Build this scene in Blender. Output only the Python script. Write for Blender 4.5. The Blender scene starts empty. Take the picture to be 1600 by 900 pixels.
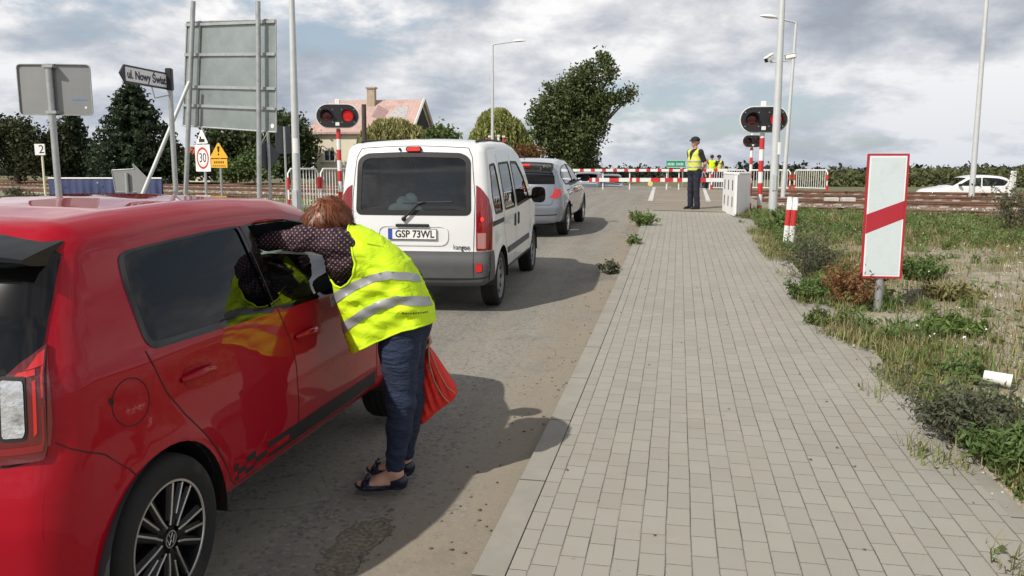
import bpy, bmesh, math, random
import numpy as np
from mathutils import Vector, Matrix, noise as mnoise
from mathutils.geometry import delaunay_2d_cdt

# ---------------------------------------------------------------- camera, sky, sun, exposure
SC = bpy.context.scene
COL = SC.collection
CAM_Z = 1.55
FPX = 1290.0                       # focal length in photo pixels (1600 wide)
PITCH = math.radians(8.29)
CY = 450.0
KY = 1.12
cam_data = bpy.data.cameras.new("camera")
cam_data.sensor_width = 36.0
cam_data.lens = 36.0 * FPX / 1600.0
cam_data.clip_start = 0.05
cam_data.clip_end = 6000.0
cam = bpy.data.objects.new("camera", cam_data)
cam.location = (0, 0, CAM_Z)
cam.rotation_euler = (math.radians(90) - PITCH, 0, 0)
COL.objects.link(cam)
SC.camera = cam

SUN_DIR = Vector((-0.83, -0.84, 1.10)).normalized()      # towards the sun
SUN_EL = math.asin(SUN_DIR.z)
SUN_AZ = math.atan2(SUN_DIR.x, SUN_DIR.y)
sun_data = bpy.data.lights.new("sun", 'SUN')
sun_data.energy = 4.3
sun_data.angle = math.radians(0.7)
sun_data.color = (1.0, 0.945, 0.86)
sun = bpy.data.objects.new("sun", sun_data)
sun.rotation_euler = (-SUN_DIR).to_track_quat('-Z', 'Y').to_euler()
sun.location = (-20, -10, 30)
COL.objects.link(sun)

SC.view_settings.view_transform = 'Standard'
SC.view_settings.look = 'None'
SC.view_settings.exposure = 0.0
SC.view_settings.gamma = 1.0
SC.render.engine = 'CYCLES'
SC.cycles.use_denoising = True
SC.cycles.max_bounces = 8
SC.cycles.transparent_max_bounces = 16
SC.cycles.caustics_reflective = False
SC.cycles.caustics_refractive = False

def make_world():
    w = bpy.data.worlds.new("World")
    SC.world = w
    w.use_nodes = True
    nt = w.node_tree
    N, L = nt.nodes, nt.links
    N.clear()
    out = N.new('ShaderNodeOutputWorld')
    bg = N.new('ShaderNodeBackground')
    bg.inputs['Strength'].default_value = 0.1
    sky = N.new('ShaderNodeTexSky')
    sky.sky_type = 'NISHITA'
    sky.sun_disc = False
    sky.sun_elevation = SUN_EL
    sky.sun_rotation = SUN_AZ % (2 * math.pi)
    sky.air_density = 1.0
    sky.dust_density = 1.5
    tc = N.new('ShaderNodeTexCoord')
    sep = N.new('ShaderNodeSeparateXYZ')
    L.new(tc.outputs['Generated'], sep.inputs[0])

    def math_(op, a, b=None, c=None, clamp=False):
        n = N.new('ShaderNodeMath'); n.operation = op; n.use_clamp = clamp
        for i, v in enumerate((a, b, c)):
            if v is None: continue
            if isinstance(v, (int, float)): n.inputs[i].default_value = v
            else: L.new(v, n.inputs[i])
        return n.outputs[0]
    zc = math_('MAXIMUM', sep.outputs['Z'], 0.0)
    den = math_('ADD', zc, 0.36)
    px = math_('DIVIDE', sep.outputs['X'], den)
    py = math_('DIVIDE', sep.outputs['Y'], den)
    comb = N.new('ShaderNodeCombineXYZ')
    L.new(px, comb.inputs[0]); L.new(py, comb.inputs[1])

    def noise_(scale, detail, rough, off, dist=0.0, stretch=(1, 1, 1)):
        mp = N.new('ShaderNodeMapping')
        mp.inputs['Location'].default_value = off
        mp.inputs['Scale'].default_value = stretch
        L.new(comb.outputs[0], mp.inputs['Vector'])
        n = N.new('ShaderNodeTexNoise')
        n.inputs['Scale'].default_value = scale
        n.inputs['Detail'].default_value = detail
        n.inputs['Roughness'].default_value = rough
        n.inputs['Distortion'].default_value = dist
        L.new(mp.outputs[0], n.inputs['Vector'])
        return n.outputs['Fac']

    def ramp(fac, stops, interp='LINEAR'):
        r = N.new('ShaderNodeValToRGB')
        r.color_ramp.interpolation = interp
        els = r.color_ramp.elements
        while len(els) < len(stops): els.new(0.5)
        for e, (p, c) in zip(els, stops):
            e.position = p; e.color = (c[0], c[1], c[2], 1)
        L.new(fac, r.inputs[0])
        return r.outputs[0]

    def mix(fac, a, b):
        m = N.new('ShaderNodeMix'); m.data_type = 'RGBA'
        L.new(fac, m.inputs['Factor'])
        L.new(a, m.inputs[6]); L.new(b, m.inputs[7])
        return m.outputs[2]
    n1 = noise_(1.7, 8.0, 0.55, (3.1, 1.7, 0), 0.1)
    n2 = noise_(4.4, 8.0, 0.60, (-4.0, 7.7, 0), 0.15)
    n3 = noise_(1.1, 3.0, 0.5, (9.0, -2.2, 0))
    # lit and shaded sides of the clouds
    shade = math_('ADD', math_('MULTIPLY', n1, 0.62), math_('MULTIPLY', n2, 0.38))
    cl = ramp(shade, [(0.375, (3.6, 3.95, 4.55)), (0.44, (5.1, 5.4, 6.0)), (0.50, (7.3, 7.4, 7.7)), (0.56, (10.0, 9.9, 9.9))])
    # low band of the sky is calmer and greyer blue
    low = ramp(sep.outputs['Z'], [(0.0, (1, 1, 1)), (0.16, (0, 0, 0))])
    lowcol = N.new('ShaderNodeRGB'); lowcol.outputs[0].default_value = (4.2, 4.9, 6.0, 1)
    lowf = math_('MULTIPLY', low, 0.45)
    cl = mix(lowf, cl, lowcol.outputs[0])
    # holes of blue
    cover = math_('ADD', math_('MULTIPLY', n3, 0.6), math_('MULTIPLY', n2, 0.4))
    cov = ramp(cover, [(0.37, (0, 0, 0)), (0.48, (1, 1, 1))], 'EASE')
    skyb = N.new('ShaderNodeMix'); skyb.data_type = 'RGBA'; skyb.blend_type = 'MIX'
    skyb.inputs['Factor'].default_value = 0.45
    L.new(sky.outputs[0], skyb.inputs[6]); skyb.inputs[7].default_value = (5.6, 6.6, 7.6, 1)
    final = mix(cov, skyb.outputs[2], cl)
    # upper sky out of view, dimmed by an added ramp to lower the fill light
    over = ramp(sep.outputs['Z'], [(0.38, (1, 1, 1)), (0.75, (0.50, 0.50, 0.51))])
    mo = N.new('ShaderNodeMix'); mo.data_type = 'RGBA'; mo.blend_type = 'MULTIPLY'; mo.inputs['Factor'].default_value = 1.0
    L.new(final, mo.inputs[6]); L.new(over, mo.inputs[7]); final = mo.outputs[2]
    L.new(final, bg.inputs['Color'])
    L.new(bg.outputs[0], out.inputs['Surface'])
make_world()

# ---------------------------------------------------------------- where things stand
def ray(px, py):
    a = (px - 800.0) / FPX; d = (py - CY) / FPX
    return (a, math.cos(PITCH) - d * math.sin(PITCH), -math.sin(PITCH) - d * math.cos(PITCH))
def P(px, py, Y):
    r = ray(px, py); t = Y / r[1]
    return Vector((r[0] * t, Y, CAM_Z + r[2] * t))
def smooth01(t):
    t = np.clip(t, 0, 1); return t * t * (3 - 2 * t)
TN = (0.519, 0.855)                 # across the tracks
TD = (0.855, -0.519)                # along the tracks
def Q(x, y): return TN[0] * x + TN[1] * y - 22.16
def H(x, y):
    """height of the ground: flat street, ramp up to the level crossing, lower fields beyond"""
    q = Q(x, y)
    h = 0.48 * smooth01((q + 19) / 19.0)
    h = h - 0.62 * smooth01((q - 20.5) / 5.5) - 0.4 * smooth01((q - 28) / 40.0) - 4.5 * smooth01((q - 60) / 300.0)
    return h
def G(px, py):
    r = ray(px, py); z = 0.0
    for _ in range(60):
        t = (z - CAM_Z) / r[2]
        z = 0.5 * z + 0.5 * float(H(r[0] * t, r[1] * t))
    return Vector((r[0] * t, r[1] * t, z))
RU = (math.sin(math.radians(11.3)), math.cos(math.radians(11.3)))   # along the street
RR = (RU[1], -RU[0])                                                # across it, to the right
R0 = (-0.16, 2.975)                                               # a point on the kerb line
def road_xy(s, w): return (R0[0] + RU[0] * s + RR[0] * w, R0[1] + RU[1] * s + RR[1] * w)
def xy_road(x, y):
    dx, dy = x - R0[0], y - R0[1]
    return dx * RU[0] + dy * RU[1], dx * RR[0] + dy * RR[1]

# ---------------------------------------------------------------- materials
MATS = {}
def mat(name, color=(0.5, 0.5, 0.5), rough=0.6, metal=0.0, spec=0.5, var=0.0, vscale=4.0, bump=0.0, bscale=60.0,
        coat=0.0, alpha=1.0, emit=None, dirt=None, dscale=3.0, dlow=0.45, dhigh=0.7, island=0.0, sheen=0.0, trans=0.0, streak=None):
    """procedural principled material: base colour broken up by noise, optional dirt and bump"""
    if name in MATS: return MATS[name]
    m = bpy.data.materials.new(name); m.use_nodes = True
    nt = m.node_tree; N, L = nt.nodes, nt.links
    b = N['Principled BSDF']
    b.inputs['Base Color'].default_value = (*color, 1)
    b.inputs['Roughness'].default_value = rough
    b.inputs['Metallic'].default_value = metal
    b.inputs['Specular IOR Level'].default_value = spec
    if coat:
        b.inputs['Coat Weight'].default_value = coat
        b.inputs['Coat Roughness'].default_value = 0.02
    if sheen: b.inputs['Sheen Weight'].default_value = sheen
    if trans: b.inputs['Transmission Weight'].default_value = trans
    tc = N.new('ShaderNodeTexCoord')
    last = None
    if var or dirt or island:
        n = N.new('ShaderNodeTexNoise'); n.inputs['Scale'].default_value = vscale
        n.inputs['Detail'].default_value = 6; n.inputs['Roughness'].default_value = 0.65
        L.new(tc.outputs['Object'], n.inputs['Vector'])
        hsv = N.new('ShaderNodeHueSaturation'); hsv.inputs['Color'].default_value = (*color, 1)
        mr = N.new('ShaderNodeMapRange')
        mr.inputs['From Min'].default_value = 0.3; mr.inputs['From Max'].default_value = 0.7
        mr.inputs['To Min'].default_value = 1 - var; mr.inputs['To Max'].default_value = 1 + var
        L.new(n.outputs['Fac'], mr.inputs['Value'])
        val = mr.outputs[0]
        if island:
            g = N.new('ShaderNodeNewGeometry')
            m2 = N.new('ShaderNodeMapRange'); m2.inputs['To Min'].default_value = 1 - island; m2.inputs['To Max'].default_value = 1 + island
            L.new(g.outputs['Random Per Island'], m2.inputs['Value'])
            mm = N.new('ShaderNodeMath'); mm.operation = 'MULTIPLY'
            L.new(val, mm.inputs[0]); L.new(m2.outputs[0], mm.inputs[1]); val = mm.outputs[0]
            m3 = N.new('ShaderNodeMapRange'); m3.inputs['To Min'].default_value = 0.5 - island * 0.06; m3.inputs['To Max'].default_value = 0.5 + island * 0.05
            L.new(g.outputs['Random Per Island'], m3.inputs['Value']); L.new(m3.outputs[0], hsv.inputs['Hue'])
        L.new(val, hsv.inputs['Value'])
        last = hsv.outputs[0]
        if dirt:
            n2 = N.new('ShaderNodeTexNoise'); n2.inputs['Scale'].default_value = dscale; n2.inputs['Detail'].default_value = 8
            n2.inputs['Roughness'].default_value = 0.7
            L.new(tc.outputs['Object'], n2.inputs['Vector'])
            rr = N.new('ShaderNodeMapRange'); rr.inputs['From Min'].default_value = dlow; rr.inputs['From Max'].default_value = dhigh
            L.new(n2.outputs['Fac'], rr.inputs['Value'])
            mx = N.new('ShaderNodeMix'); mx.data_type = 'RGBA'
            L.new(rr.outputs[0], mx.inputs['Factor']); L.new(last, mx.inputs[6]); mx.inputs[7].default_value = (*dirt, 1)
            last = mx.outputs[2]
        L.new(last, b.inputs['Base Color'])
    if bump:
        n3 = N.new('ShaderNodeTexNoise'); n3.inputs['Scale'].default_value = bscale; n3.inputs['Detail'].default_value = 5
        L.new(tc.outputs['Object'], n3.inputs['Vector'])
        bp = N.new('ShaderNodeBump'); bp.inputs['Strength'].default_value = min(1, bump); bp.inputs['Distance'].default_value = 0.01
        L.new(n3.outputs['Fac'], bp.inputs['Height']); L.new(bp.outputs[0], b.inputs['Normal'])
    if emit:
        b.inputs['Emission Color'].default_value = (*emit[0], 1); b.inputs['Emission Strength'].default_value = emit[1]
    MATS[name] = m
    return m

def glass_mat(name, tint=(0.6, 0.7, 0.68), opacity=0.35, dark=(0.01, 0.012, 0.012), rough=0.0, ior=1.6):
    """thin pane: tinted see-through, fresnel gloss"""
    if name in MATS: return MATS[name]
    m = bpy.data.materials.new(name); m.use_nodes = True
    nt = m.node_tree; N, L = nt.nodes, nt.links
    N.clear()
    out = N.new('ShaderNodeOutputMaterial')
    tr = N.new('ShaderNodeBsdfTransparent'); tr.inputs[0].default_value = (*tint, 1)
    df = N.new('ShaderNodeBsdfDiffuse'); df.inputs[0].default_value = (*dark, 1)
    m1 = N.new('ShaderNodeMixShader'); m1.inputs[0].default_value = opacity
    L.new(tr.outputs[0], m1.inputs[1]); L.new(df.outputs[0], m1.inputs[2])
    gl = N.new('ShaderNodeBsdfGlossy'); gl.inputs['Roughness'].default_value = rough; gl.inputs[0].default_value = (1, 1, 1, 1)
    fr = N.new('ShaderNodeFresnel'); fr.inputs[0].default_value = ior
    m2 = N.new('ShaderNodeMixShader')
    L.new(fr.outputs[0], m2.inputs[0]); L.new(m1.outputs[0], m2.inputs[1]); L.new(gl.outputs[0], m2.inputs[2])
    L.new(m2.outputs[0], out.inputs[0])
    MATS[name] = m
    return m

def node_mat(name, fn):
    """material whose base colour / roughness / height come from fn(N, L, tc) -> (color socket, rough socket or float, height socket or None, bump distance)"""
    if name in MATS: return MATS[name]
    m = bpy.data.materials.new(name); m.use_nodes = True
    nt = m.node_tree; N, L = nt.nodes, nt.links
    b = N['Principled BSDF']
    tc = N.new('ShaderNodeTexCoord')
    col, rough, height, dist = fn(N, L, tc)
    L.new(col, b.inputs['Base Color'])
    if isinstance(rough, (int, float)): b.inputs['Roughness'].default_value = rough
    else: L.new(rough, b.inputs['Roughness'])
    if height is not None:
        bp = N.new('ShaderNodeBump'); bp.inputs['Distance'].default_value = dist; bp.inputs['Strength'].default_value = 1.0
        L.new(height, bp.inputs['Height']); L.new(bp.outputs[0], b.inputs['Normal'])
    MATS[name] = m
    return m
class NT:
    """short-hand for node wiring"""
    def __init__(s, N, L): s.N, s.L = N, L
    def put(s, n, i, v):
        if v is None: return
        if hasattr(v, 'node'): s.L.new(v, n.inputs[i])
        elif isinstance(v, (tuple, list)) and len(v) == 3 and n.inputs[i].type == 'RGBA': n.inputs[i].default_value = (*v, 1)
        else: n.inputs[i].default_value = v
    def m(s, op, a, b=None, c=None, clamp=False):
        n = s.N.new('ShaderNodeMath'); n.operation = op; n.use_clamp = clamp
        for i, v in enumerate((a, b, c)): s.put(n, i, v)
        return n.outputs[0]
    def noise(s, vec, scale, detail=5, rough=0.6, dist=0.0, sc=None, loc=None):
        if sc or loc:
            mp = s.N.new('ShaderNodeMapping'); s.put(mp, 'Vector', vec)
            if sc: mp.inputs['Scale'].default_value = sc
            if loc: mp.inputs['Location'].default_value = loc
            vec = mp.outputs[0]
        n = s.N.new('ShaderNodeTexNoise'); s.put(n, 'Vector', vec)
        n.inputs['Scale'].default_value = scale; n.inputs['Detail'].default_value = detail
        n.inputs['Roughness'].default_value = rough; n.inputs['Distortion'].default_value = dist
        return n.outputs['Fac']
    def voro(s, vec, scale, feature='F1', out='Distance', rnd=1.0):
        n = s.N.new('ShaderNodeTexVoronoi'); n.feature = feature; s.put(n, 'Vector', vec)
        n.inputs['Scale'].default_value = scale; n.inputs['Randomness'].default_value = rnd
        return n.outputs[out]
    def rng(s, v, a, b, c=0.0, d=1.0):
        n = s.N.new('ShaderNodeMapRange'); s.put(n, 'Value', v)
        for k, x in zip(('From Min', 'From Max', 'To Min', 'To Max'), (a, b, c, d)): n.inputs[k].default_value = x
        return n.outputs[0]
    def mix(s, f, a, b, mode='MIX'):
        n = s.N.new('ShaderNodeMix'); n.data_type = 'RGBA'; n.blend_type = mode
        s.put(n, 'Factor', f); s.put(n, 6, a); s.put(n, 7, b)
        return n.outputs[2]
    def ramp(s, f, stops):
        r = s.N.new('ShaderNodeValToRGB'); els = r.color_ramp.elements
        while len(els) < len(stops): els.new(0.5)
        for e, (p, c) in zip(els, stops): e.position = p; e.color = (*c, 1)
        s.L.new(f, r.inputs[0]); return r.outputs[0]
    def sep(s, v):
        n = s.N.new('ShaderNodeSeparateXYZ'); s.L.new(v, n.inputs[0]); return n.outputs
    def comb(s, x, y, z=0.0):
        n = s.N.new('ShaderNodeCombineXYZ'); s.put(n, 0, x); s.put(n, 1, y); s.put(n, 2, z); return n.outputs[0]

# ---------------------------------------------------------------- object helpers
def tag(o, label=None, cat=None, group=None, kind=None):
    if label: o['label'] = label
    if cat: o['category'] = cat
    if group: o['group'] = group
    if kind: o['kind'] = kind
    return o
def thing(name, label, cat, loc=(0, 0, 0), rotz=0.0, group=None, rot=None):
    o = bpy.data.objects.new(name, None)
    o.empty_display_size = 0.2
    o.location = loc
    o.rotation_euler = rot if rot else (0, 0, rotz)
    COL.objects.link(o)
    return tag(o, label, cat, group)
def mesh_obj(name, verts, faces, mats, parent=None, smooth=False, mi=None, normals=None, loc=None):
    me = bpy.data.meshes.new(name)
    if isinstance(verts, np.ndarray) and isinstance(faces, np.ndarray) and len(faces):
        nf, k = faces.shape
        me.vertices.add(len(verts)); me.vertices.foreach_set('co', verts.astype(np.float32).ravel())
        me.loops.add(nf * k); me.loops.foreach_set('vertex_index', faces.astype(np.int32).ravel())
        me.polygons.add(nf); me.polygons.foreach_set('loop_start', np.arange(0, nf * k, k, dtype=np.int32))
        me.update(calc_edges=True)
    else:
        if isinstance(verts, np.ndarray): verts = verts.tolist()
        if isinstance(faces, np.ndarray): faces = faces.tolist()
        me.from_pydata(verts, [], faces)
    if not isinstance(mats, (list, tuple)): mats = [mats]
    for m in mats: me.materials.append(m)
    if mi is not None: me.polygons.foreach_set('material_index', np.asarray(mi, dtype=np.int32))
    if smooth or normals is not None:
        me.polygons.foreach_set('use_smooth', np.ones(len(me.polygons), dtype=bool))
    me.update()
    if normals is not None:
        me.normals_split_custom_set_from_vertices([tuple(n) for n in normals])
    o = bpy.data.objects.new(name, me)
    COL.objects.link(o)
    if parent is not None: o.parent = parent
    if loc is not None: o.location = loc
    return o
def copy_tree(o, parent=None):
    c = o.copy(); COL.objects.link(c); c.parent = parent
    for ch in list(o.children): copy_tree(ch, c)
    return c

def auto_smooth(o, angle=35):
    me = o.data
    bm = bmesh.new(); bm.from_mesh(me)
    lim = math.radians(angle)
    for f in bm.faces: f.smooth = True
    for e in bm.edges:
        e.smooth = not (len(e.link_faces) == 2 and e.calc_face_angle(0) > lim)
    bm.to_mesh(me); bm.free()
    return o

class MB:
    """collects simple solids into one mesh"""
    def __init__(s): s.v, s.f, s.mi = [], [], []
    def add(s, vs, fs, mi=0):
        b = len(s.v); s.v += [tuple(p) for p in vs]
        for f in fs: s.f.append([b + i for i in f]); s.mi.append(mi)
        return s
    def box(s, c, d, rz=0.0, mi=0, bev=0.0, rot=None):
        hx, hy, hz = d[0] / 2, d[1] / 2, d[2] / 2
        R = rot if rot is not None else Matrix.Rotation(rz, 3, 'Z')
        if bev <= 0:
            pts = [(x, y, z) for z in (-hz, hz) for x, y in ((-hx, -hy), (hx, -hy), (hx, hy), (-hx, hy))]
            fs = [(3, 2, 1, 0), (4, 5, 6, 7), (0, 1, 5, 4), (1, 2, 6, 5), (2, 3, 7, 6), (3, 0, 4, 7)]
        else:
            b = bev; pts = []
            for z, k in ((-hz, b), (-hz + b, 0), (hz - b, 0), (hz, b)):
                X, Y = hx - k, hy - k
                pts += [(-X + b, -Y, z), (X - b, -Y, z), (X, -Y + b, z), (X, Y - b, z), (X - b, Y, z), (-X + b, Y, z), (-X, Y - b, z), (-X, -Y + b, z)]
            fs = [tuple(reversed(range(8))), tuple(range(24, 32))]
            for k in range(3):
                for i in range(8): fs.append((k * 8 + i, k * 8 + (i + 1) % 8, k * 8 + 8 + (i + 1) % 8, k * 8 + 8 + i))
        C = Vector(c)
        return s.add([R @ Vector(p) + C for p in pts], fs, mi)
    def tube(s, pts, r, n=10, mi=0, cap=True):
        """tube along a list of points; r a number or one per point"""
        pts = [Vector(p) for p in pts]
        if not hasattr(r, '__len__'): r = [r] * len(pts)
        b = len(s.v); up = None; rings = []
        for i, p in enumerate(pts):
            d = (pts[min(i + 1, len(pts) - 1)] - pts[max(i - 1, 0)]).normalized()
            if up is None: up = Vector((0, 0, 1)) if abs(d.z) < 0.9 else Vector((0, 1, 0))
            a = d.cross(up)
            if a.length < 1e-5: a = d.cross(Vector((1, 0, 0)))
            a.normalize(); up = a.cross(d).normalized()
            rings.append([p + (a * math.cos(t) + up * math.sin(t)) * r[i] for t in [2 * math.pi * k / n for k in range(n)]])
        vs = [q for ring in rings for q in ring]
        fs = []
        for i in range(len(pts) - 1):
            for k in range(n):
                fs.append((i * n + k, i * n + (k + 1) % n, (i + 1) * n + (k + 1) % n, (i + 1) * n + k))
        if cap:
            fs.append(tuple(range(n))[::-1]); fs.append(tuple((len(pts) - 1) * n + k for k in range(n)))
        return s.add(vs, fs, mi)
    def prism(s, poly, d0, d1, axis='y', mi=0, mi_side=None):
        """poly: 2D outline; extruded between d0 and d1 along axis"""
        def p3(a, b, d):
            return (a, d, b) if axis == 'y' else ((d, a, b) if axis == 'x' else (a, b, d))
        n = len(poly)
        vs = [p3(a, b, d0) for a, b in poly] + [p3(a, b, d1) for a, b in poly]
        s.add(vs, [tuple(range(n))], mi); s.add(vs, [tuple(range(n, 2 * n))[::-1]], mi)
        s.add(vs, [(i, i + n, (i + 1) % n + n, (i + 1) % n) for i in range(n)], mi if mi_side is None else mi_side)
        return s
    def ball(s, c, r, nu=12, nv=8, mi=0):
        if not hasattr(r, '__len__'): r = (r, r, r)
        vs, fs = [], []
        for j in range(nv + 1):
            th = math.pi * j / nv
            for i in range(nu):
                ph = 2 * math.pi * i / nu
                vs.append((c[0] + r[0] * math.sin(th) * math.cos(ph), c[1] + r[1] * math.sin(th) * math.sin(ph), c[2] + r[2] * math.cos(th)))
        for j in range(nv):
            for i in range(nu):
                fs.append((j * nu + i, (j + 1) * nu + i, (j + 1) * nu + (i + 1) % nu, j * nu + (i + 1) % nu))
        return s.add(vs, fs, mi)
    def lathe(s, prof, c=(0, 0, 0), axis='x', n=48, mi=0):
        """prof: list of (radius, along)"""
        vs, fs = [], []
        for r, a in prof:
            for k in range(n):
                t = 2 * math.pi * k / n
                u, v = r * math.cos(t), r * math.sin(t)
                p = (a, u, v) if axis == 'x' else ((u, a, v) if axis == 'y' else (u, v, a))
                vs.append((c[0] + p[0], c[1] + p[1], c[2] + p[2]))
        for i in range(len(prof) - 1):
            for k in range(n): fs.append((i * n + k, i * n + (k + 1) % n, (i + 1) * n + (k + 1) % n, (i + 1) * n + k))
        return s.add(vs, fs, mi)
    def build(s, name, mats, parent=None, smooth=None, loc=None, fix=True):
        o = mesh_obj(name, s.v, s.f, mats, parent, mi=s.mi, loc=loc)
        if fix:
            bm = bmesh.new(); bm.from_mesh(o.data)
            bmesh.ops.remove_doubles(bm, verts=bm.verts, dist=1e-6)
            bmesh.ops.recalc_face_normals(bm, faces=bm.faces)
            bm.to_mesh(o.data); bm.free()
        if smooth: auto_smooth(o, smooth)
        return o

def round_poly(poly, r, n=5):
    out = []; N = len(poly)
    for i in range(N):
        p0, p, p1 = Vector(poly[i - 1]), Vector(poly[i]), Vector(poly[(i + 1) % N])
        a, b = (p0 - p), (p1 - p)
        rr = r[i] if hasattr(r, '__len__') else r
        k = min(rr, a.length * 0.45, b.length * 0.45)
        if k < 1e-5: out.append((p.x, p.y)); continue
        A, B = p + a.normalized() * k, p + b.normalized() * k
        for j in range(n + 1):
            t = j / n
            q = A * (1 - t) ** 2 + p * 2 * t * (1 - t) + B * t ** 2
            out.append((q.x, q.y))
    return out
def area2(poly):
    return 0.5 * sum(poly[i - 1][0] * poly[i][1] - poly[i][0] * poly[i - 1][1] for i in range(len(poly)))
def offset_poly(poly, d):
    """outwards by d"""
    sgn = 1.0 if area2(poly) > 0 else -1.0
    out = []; N = len(poly)
    for i in range(N):
        p0, p, p1 = Vector(poly[i - 1]), Vector(poly[i]), Vector(poly[(i + 1) % N])
        e0, e1 = (p - p0), (p1 - p)
        if e0.length < 1e-7: e0 = e1
        if e1.length < 1e-7: e1 = e0
        e0.normalize(); e1.normalize()
        n0 = Vector((e0.y, -e0.x)) * sgn; n1 = Vector((e1.y, -e1.x)) * sgn
        m = n0 + n1
        if m.length < 1e-5: m = n0
        m.normalize(); c = max(0.4, m.dot(n0))
        q = p + m * (d / c); out.append((q.x, q.y))
    return out
def in_poly(pts, poly):
    pts = np.asarray(pts); x, y = pts[:, 0], pts[:, 1]
    inside = np.zeros(len(pts), bool); n = len(poly)
    j = n - 1
    for i in range(n):
        xi, yi = poly[i]; xj, yj = poly[j]
        if yi != yj:
            c = ((yi > y) != (yj > y)) & (x < (xj - xi) * (y - yi) / (yj - yi) + xi)
            inside ^= c
        j = i
    return inside
def resample(poly, step, closed=True):
    out = []; N = len(poly)
    for i in range(N if closed else N - 1):
        a, b = poly[i], poly[(i + 1) % N]
        L = math.hypot(b[0] - a[0], b[1] - a[1]); k = max(1, int(math.ceil(L / step)))
        for j in range(k): out.append((a[0] + (b[0] - a[0]) * j / k, a[1] + (b[1] - a[1]) * j / k))
    if not closed: out.append(tuple(poly[-1]))
    return out
def seg_dist(pts, poly, closed=True):
    pts = np.asarray(pts, float); best = np.full(len(pts), 1e9); n = len(poly)
    for i in range(n if closed else n - 1):
        a = np.array(poly[i]); b = np.array(poly[(i + 1) % n]); ab = b - a
        L = max(1e-12, ab @ ab)
        t = np.clip(((pts - a) @ ab) / L, 0, 1)
        best = np.minimum(best, np.linalg.norm(pts - (a + t[:, None] * ab), axis=1))
    return best
def triangulate(outer, holes=(), step=0.03):
    """2D mesh of a polygon with holes: exact outline, regular inner points"""
    loops = [resample(outer, step)] + [resample(h, step) for h in holes]
    pts, edges = [], []
    for lp in loops:
        b = len(pts); pts += lp
        edges += [(b + i, b + (i + 1) % len(lp)) for i in range(len(lp))]
    o = np.array(outer); lo, hi = o.min(0), o.max(0)
    gx, gy = np.meshgrid(np.arange(lo[0] + step / 2, hi[0], step), np.arange(lo[1] + step / 2, hi[1], step))
    g = np.stack([gx.ravel(), gy.ravel()], 1)
    keep = in_poly(g, outer)
    for h in holes: keep &= ~in_poly(g, h)
    g = g[keep]
    if len(g):
        d = np.full(len(g), 1e9)
        for lp in loops: d = np.minimum(d, seg_dist(g, lp))
        g = g[d > step * 0.45]
    pts = [Vector((float(p[0]), float(p[1]))) for p in pts] + [Vector((float(p[0]), float(p[1]))) for p in g]
    r = delaunay_2d_cdt(pts, edges, [], 0, 1e-6)
    V = np.array([(v.x, v.y) for v in r[0]]); F = np.array([list(f) for f in r[2]], dtype=int)
    if not len(F): return V, F
    c = V[F].mean(1)
    keep = in_poly(c, outer)
    for h in holes: keep &= ~in_poly(c, h)
    a = V[F[:, 1]] - V[F[:, 0]]; b2 = V[F[:, 2]] - V[F[:, 0]]
    keep &= np.abs(a[:, 0] * b2[:, 1] - a[:, 1] * b2[:, 0]) > 1e-9
    return V, F[keep]

def text_obj(s, size, m, parent, loc, rot, name='lettering', extrude=0.001, width=None, align='CENTER', shear=0.0, bold=0.0):
    cu = bpy.data.curves.new(name, 'FONT'); cu.body = s; cu.size = size; cu.extrude = extrude
    cu.align_x = align; cu.align_y = 'CENTER'; cu.shear = shear; cu.resolution_u = 3; cu.offset = bold
    tmp = bpy.data.objects.new(name, cu); COL.objects.link(tmp)
    dg = bpy.context.evaluated_depsgraph_get()
    me = bpy.data.meshes.new_from_object(tmp.evaluated_get(dg))
    bpy.data.objects.remove(tmp); bpy.data.curves.remove(cu)
    me.materials.clear(); me.materials.append(m)
    o = bpy.data.objects.new(name, me); COL.objects.link(o)
    if width and me.vertices:
        xs = [v.co.x for v in me.vertices]; k = width / (max(xs) - min(xs))
        for v in me.vertices: v.co.x *= k
    o.parent = parent; o.location = loc; o.rotation_euler = rot
    return o
def ngon(cx, cy, r, n=24, a0=0.0):
    return [(cx + r * math.cos(a0 + 2 * math.pi * i / n), cy + r * math.sin(a0 + 2 * math.pi * i / n)) for i in range(n)]
rng = np.random.default_rng(7)
# ================================================================ SETTING
def m_soil(N, L, tc):
    t = NT(N, L); v = tc.outputs['Object']
    big = t.noise(v, 0.35, 6, 0.6); mid = t.noise(v, 1.7, 7, 0.65, 0.4); fine = t.noise(v, 38, 4, 0.7); st = t.voro(v, 26)
    sand = t.mix(t.rng(fine, 0.35, 0.65), (0.26, 0.225, 0.17), (0.42, 0.375, 0.30))
    sand = t.mix(t.rng(st, 0.0, 0.22, 1, 0), sand, (0.40, 0.38, 0.34))
    green = t.mix(t.rng(mid, 0.4, 0.6), (0.10, 0.10, 0.045), (0.19, 0.17, 0.10))
    f = t.rng(t.m('ADD', t.m('MULTIPLY', big, 0.4), t.m('MULTIPLY', mid, 0.6)), 0.50, 0.60)
    c = t.mix(f, sand, green)
    # far fields turn plain meadow
    s = t.sep(v); far = t.rng(s[1], 25, 60)
    c = t.mix(far, c, t.mix(big, (0.10, 0.11, 0.045), (0.17, 0.155, 0.08)))
    return c, 0.95, t.m('ADD', t.m('MULTIPLY', fine, 0.6), t.m('MULTIPLY', mid, 1.5)), 0.02
M_SOIL = node_mat('soil', m_soil)
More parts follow.
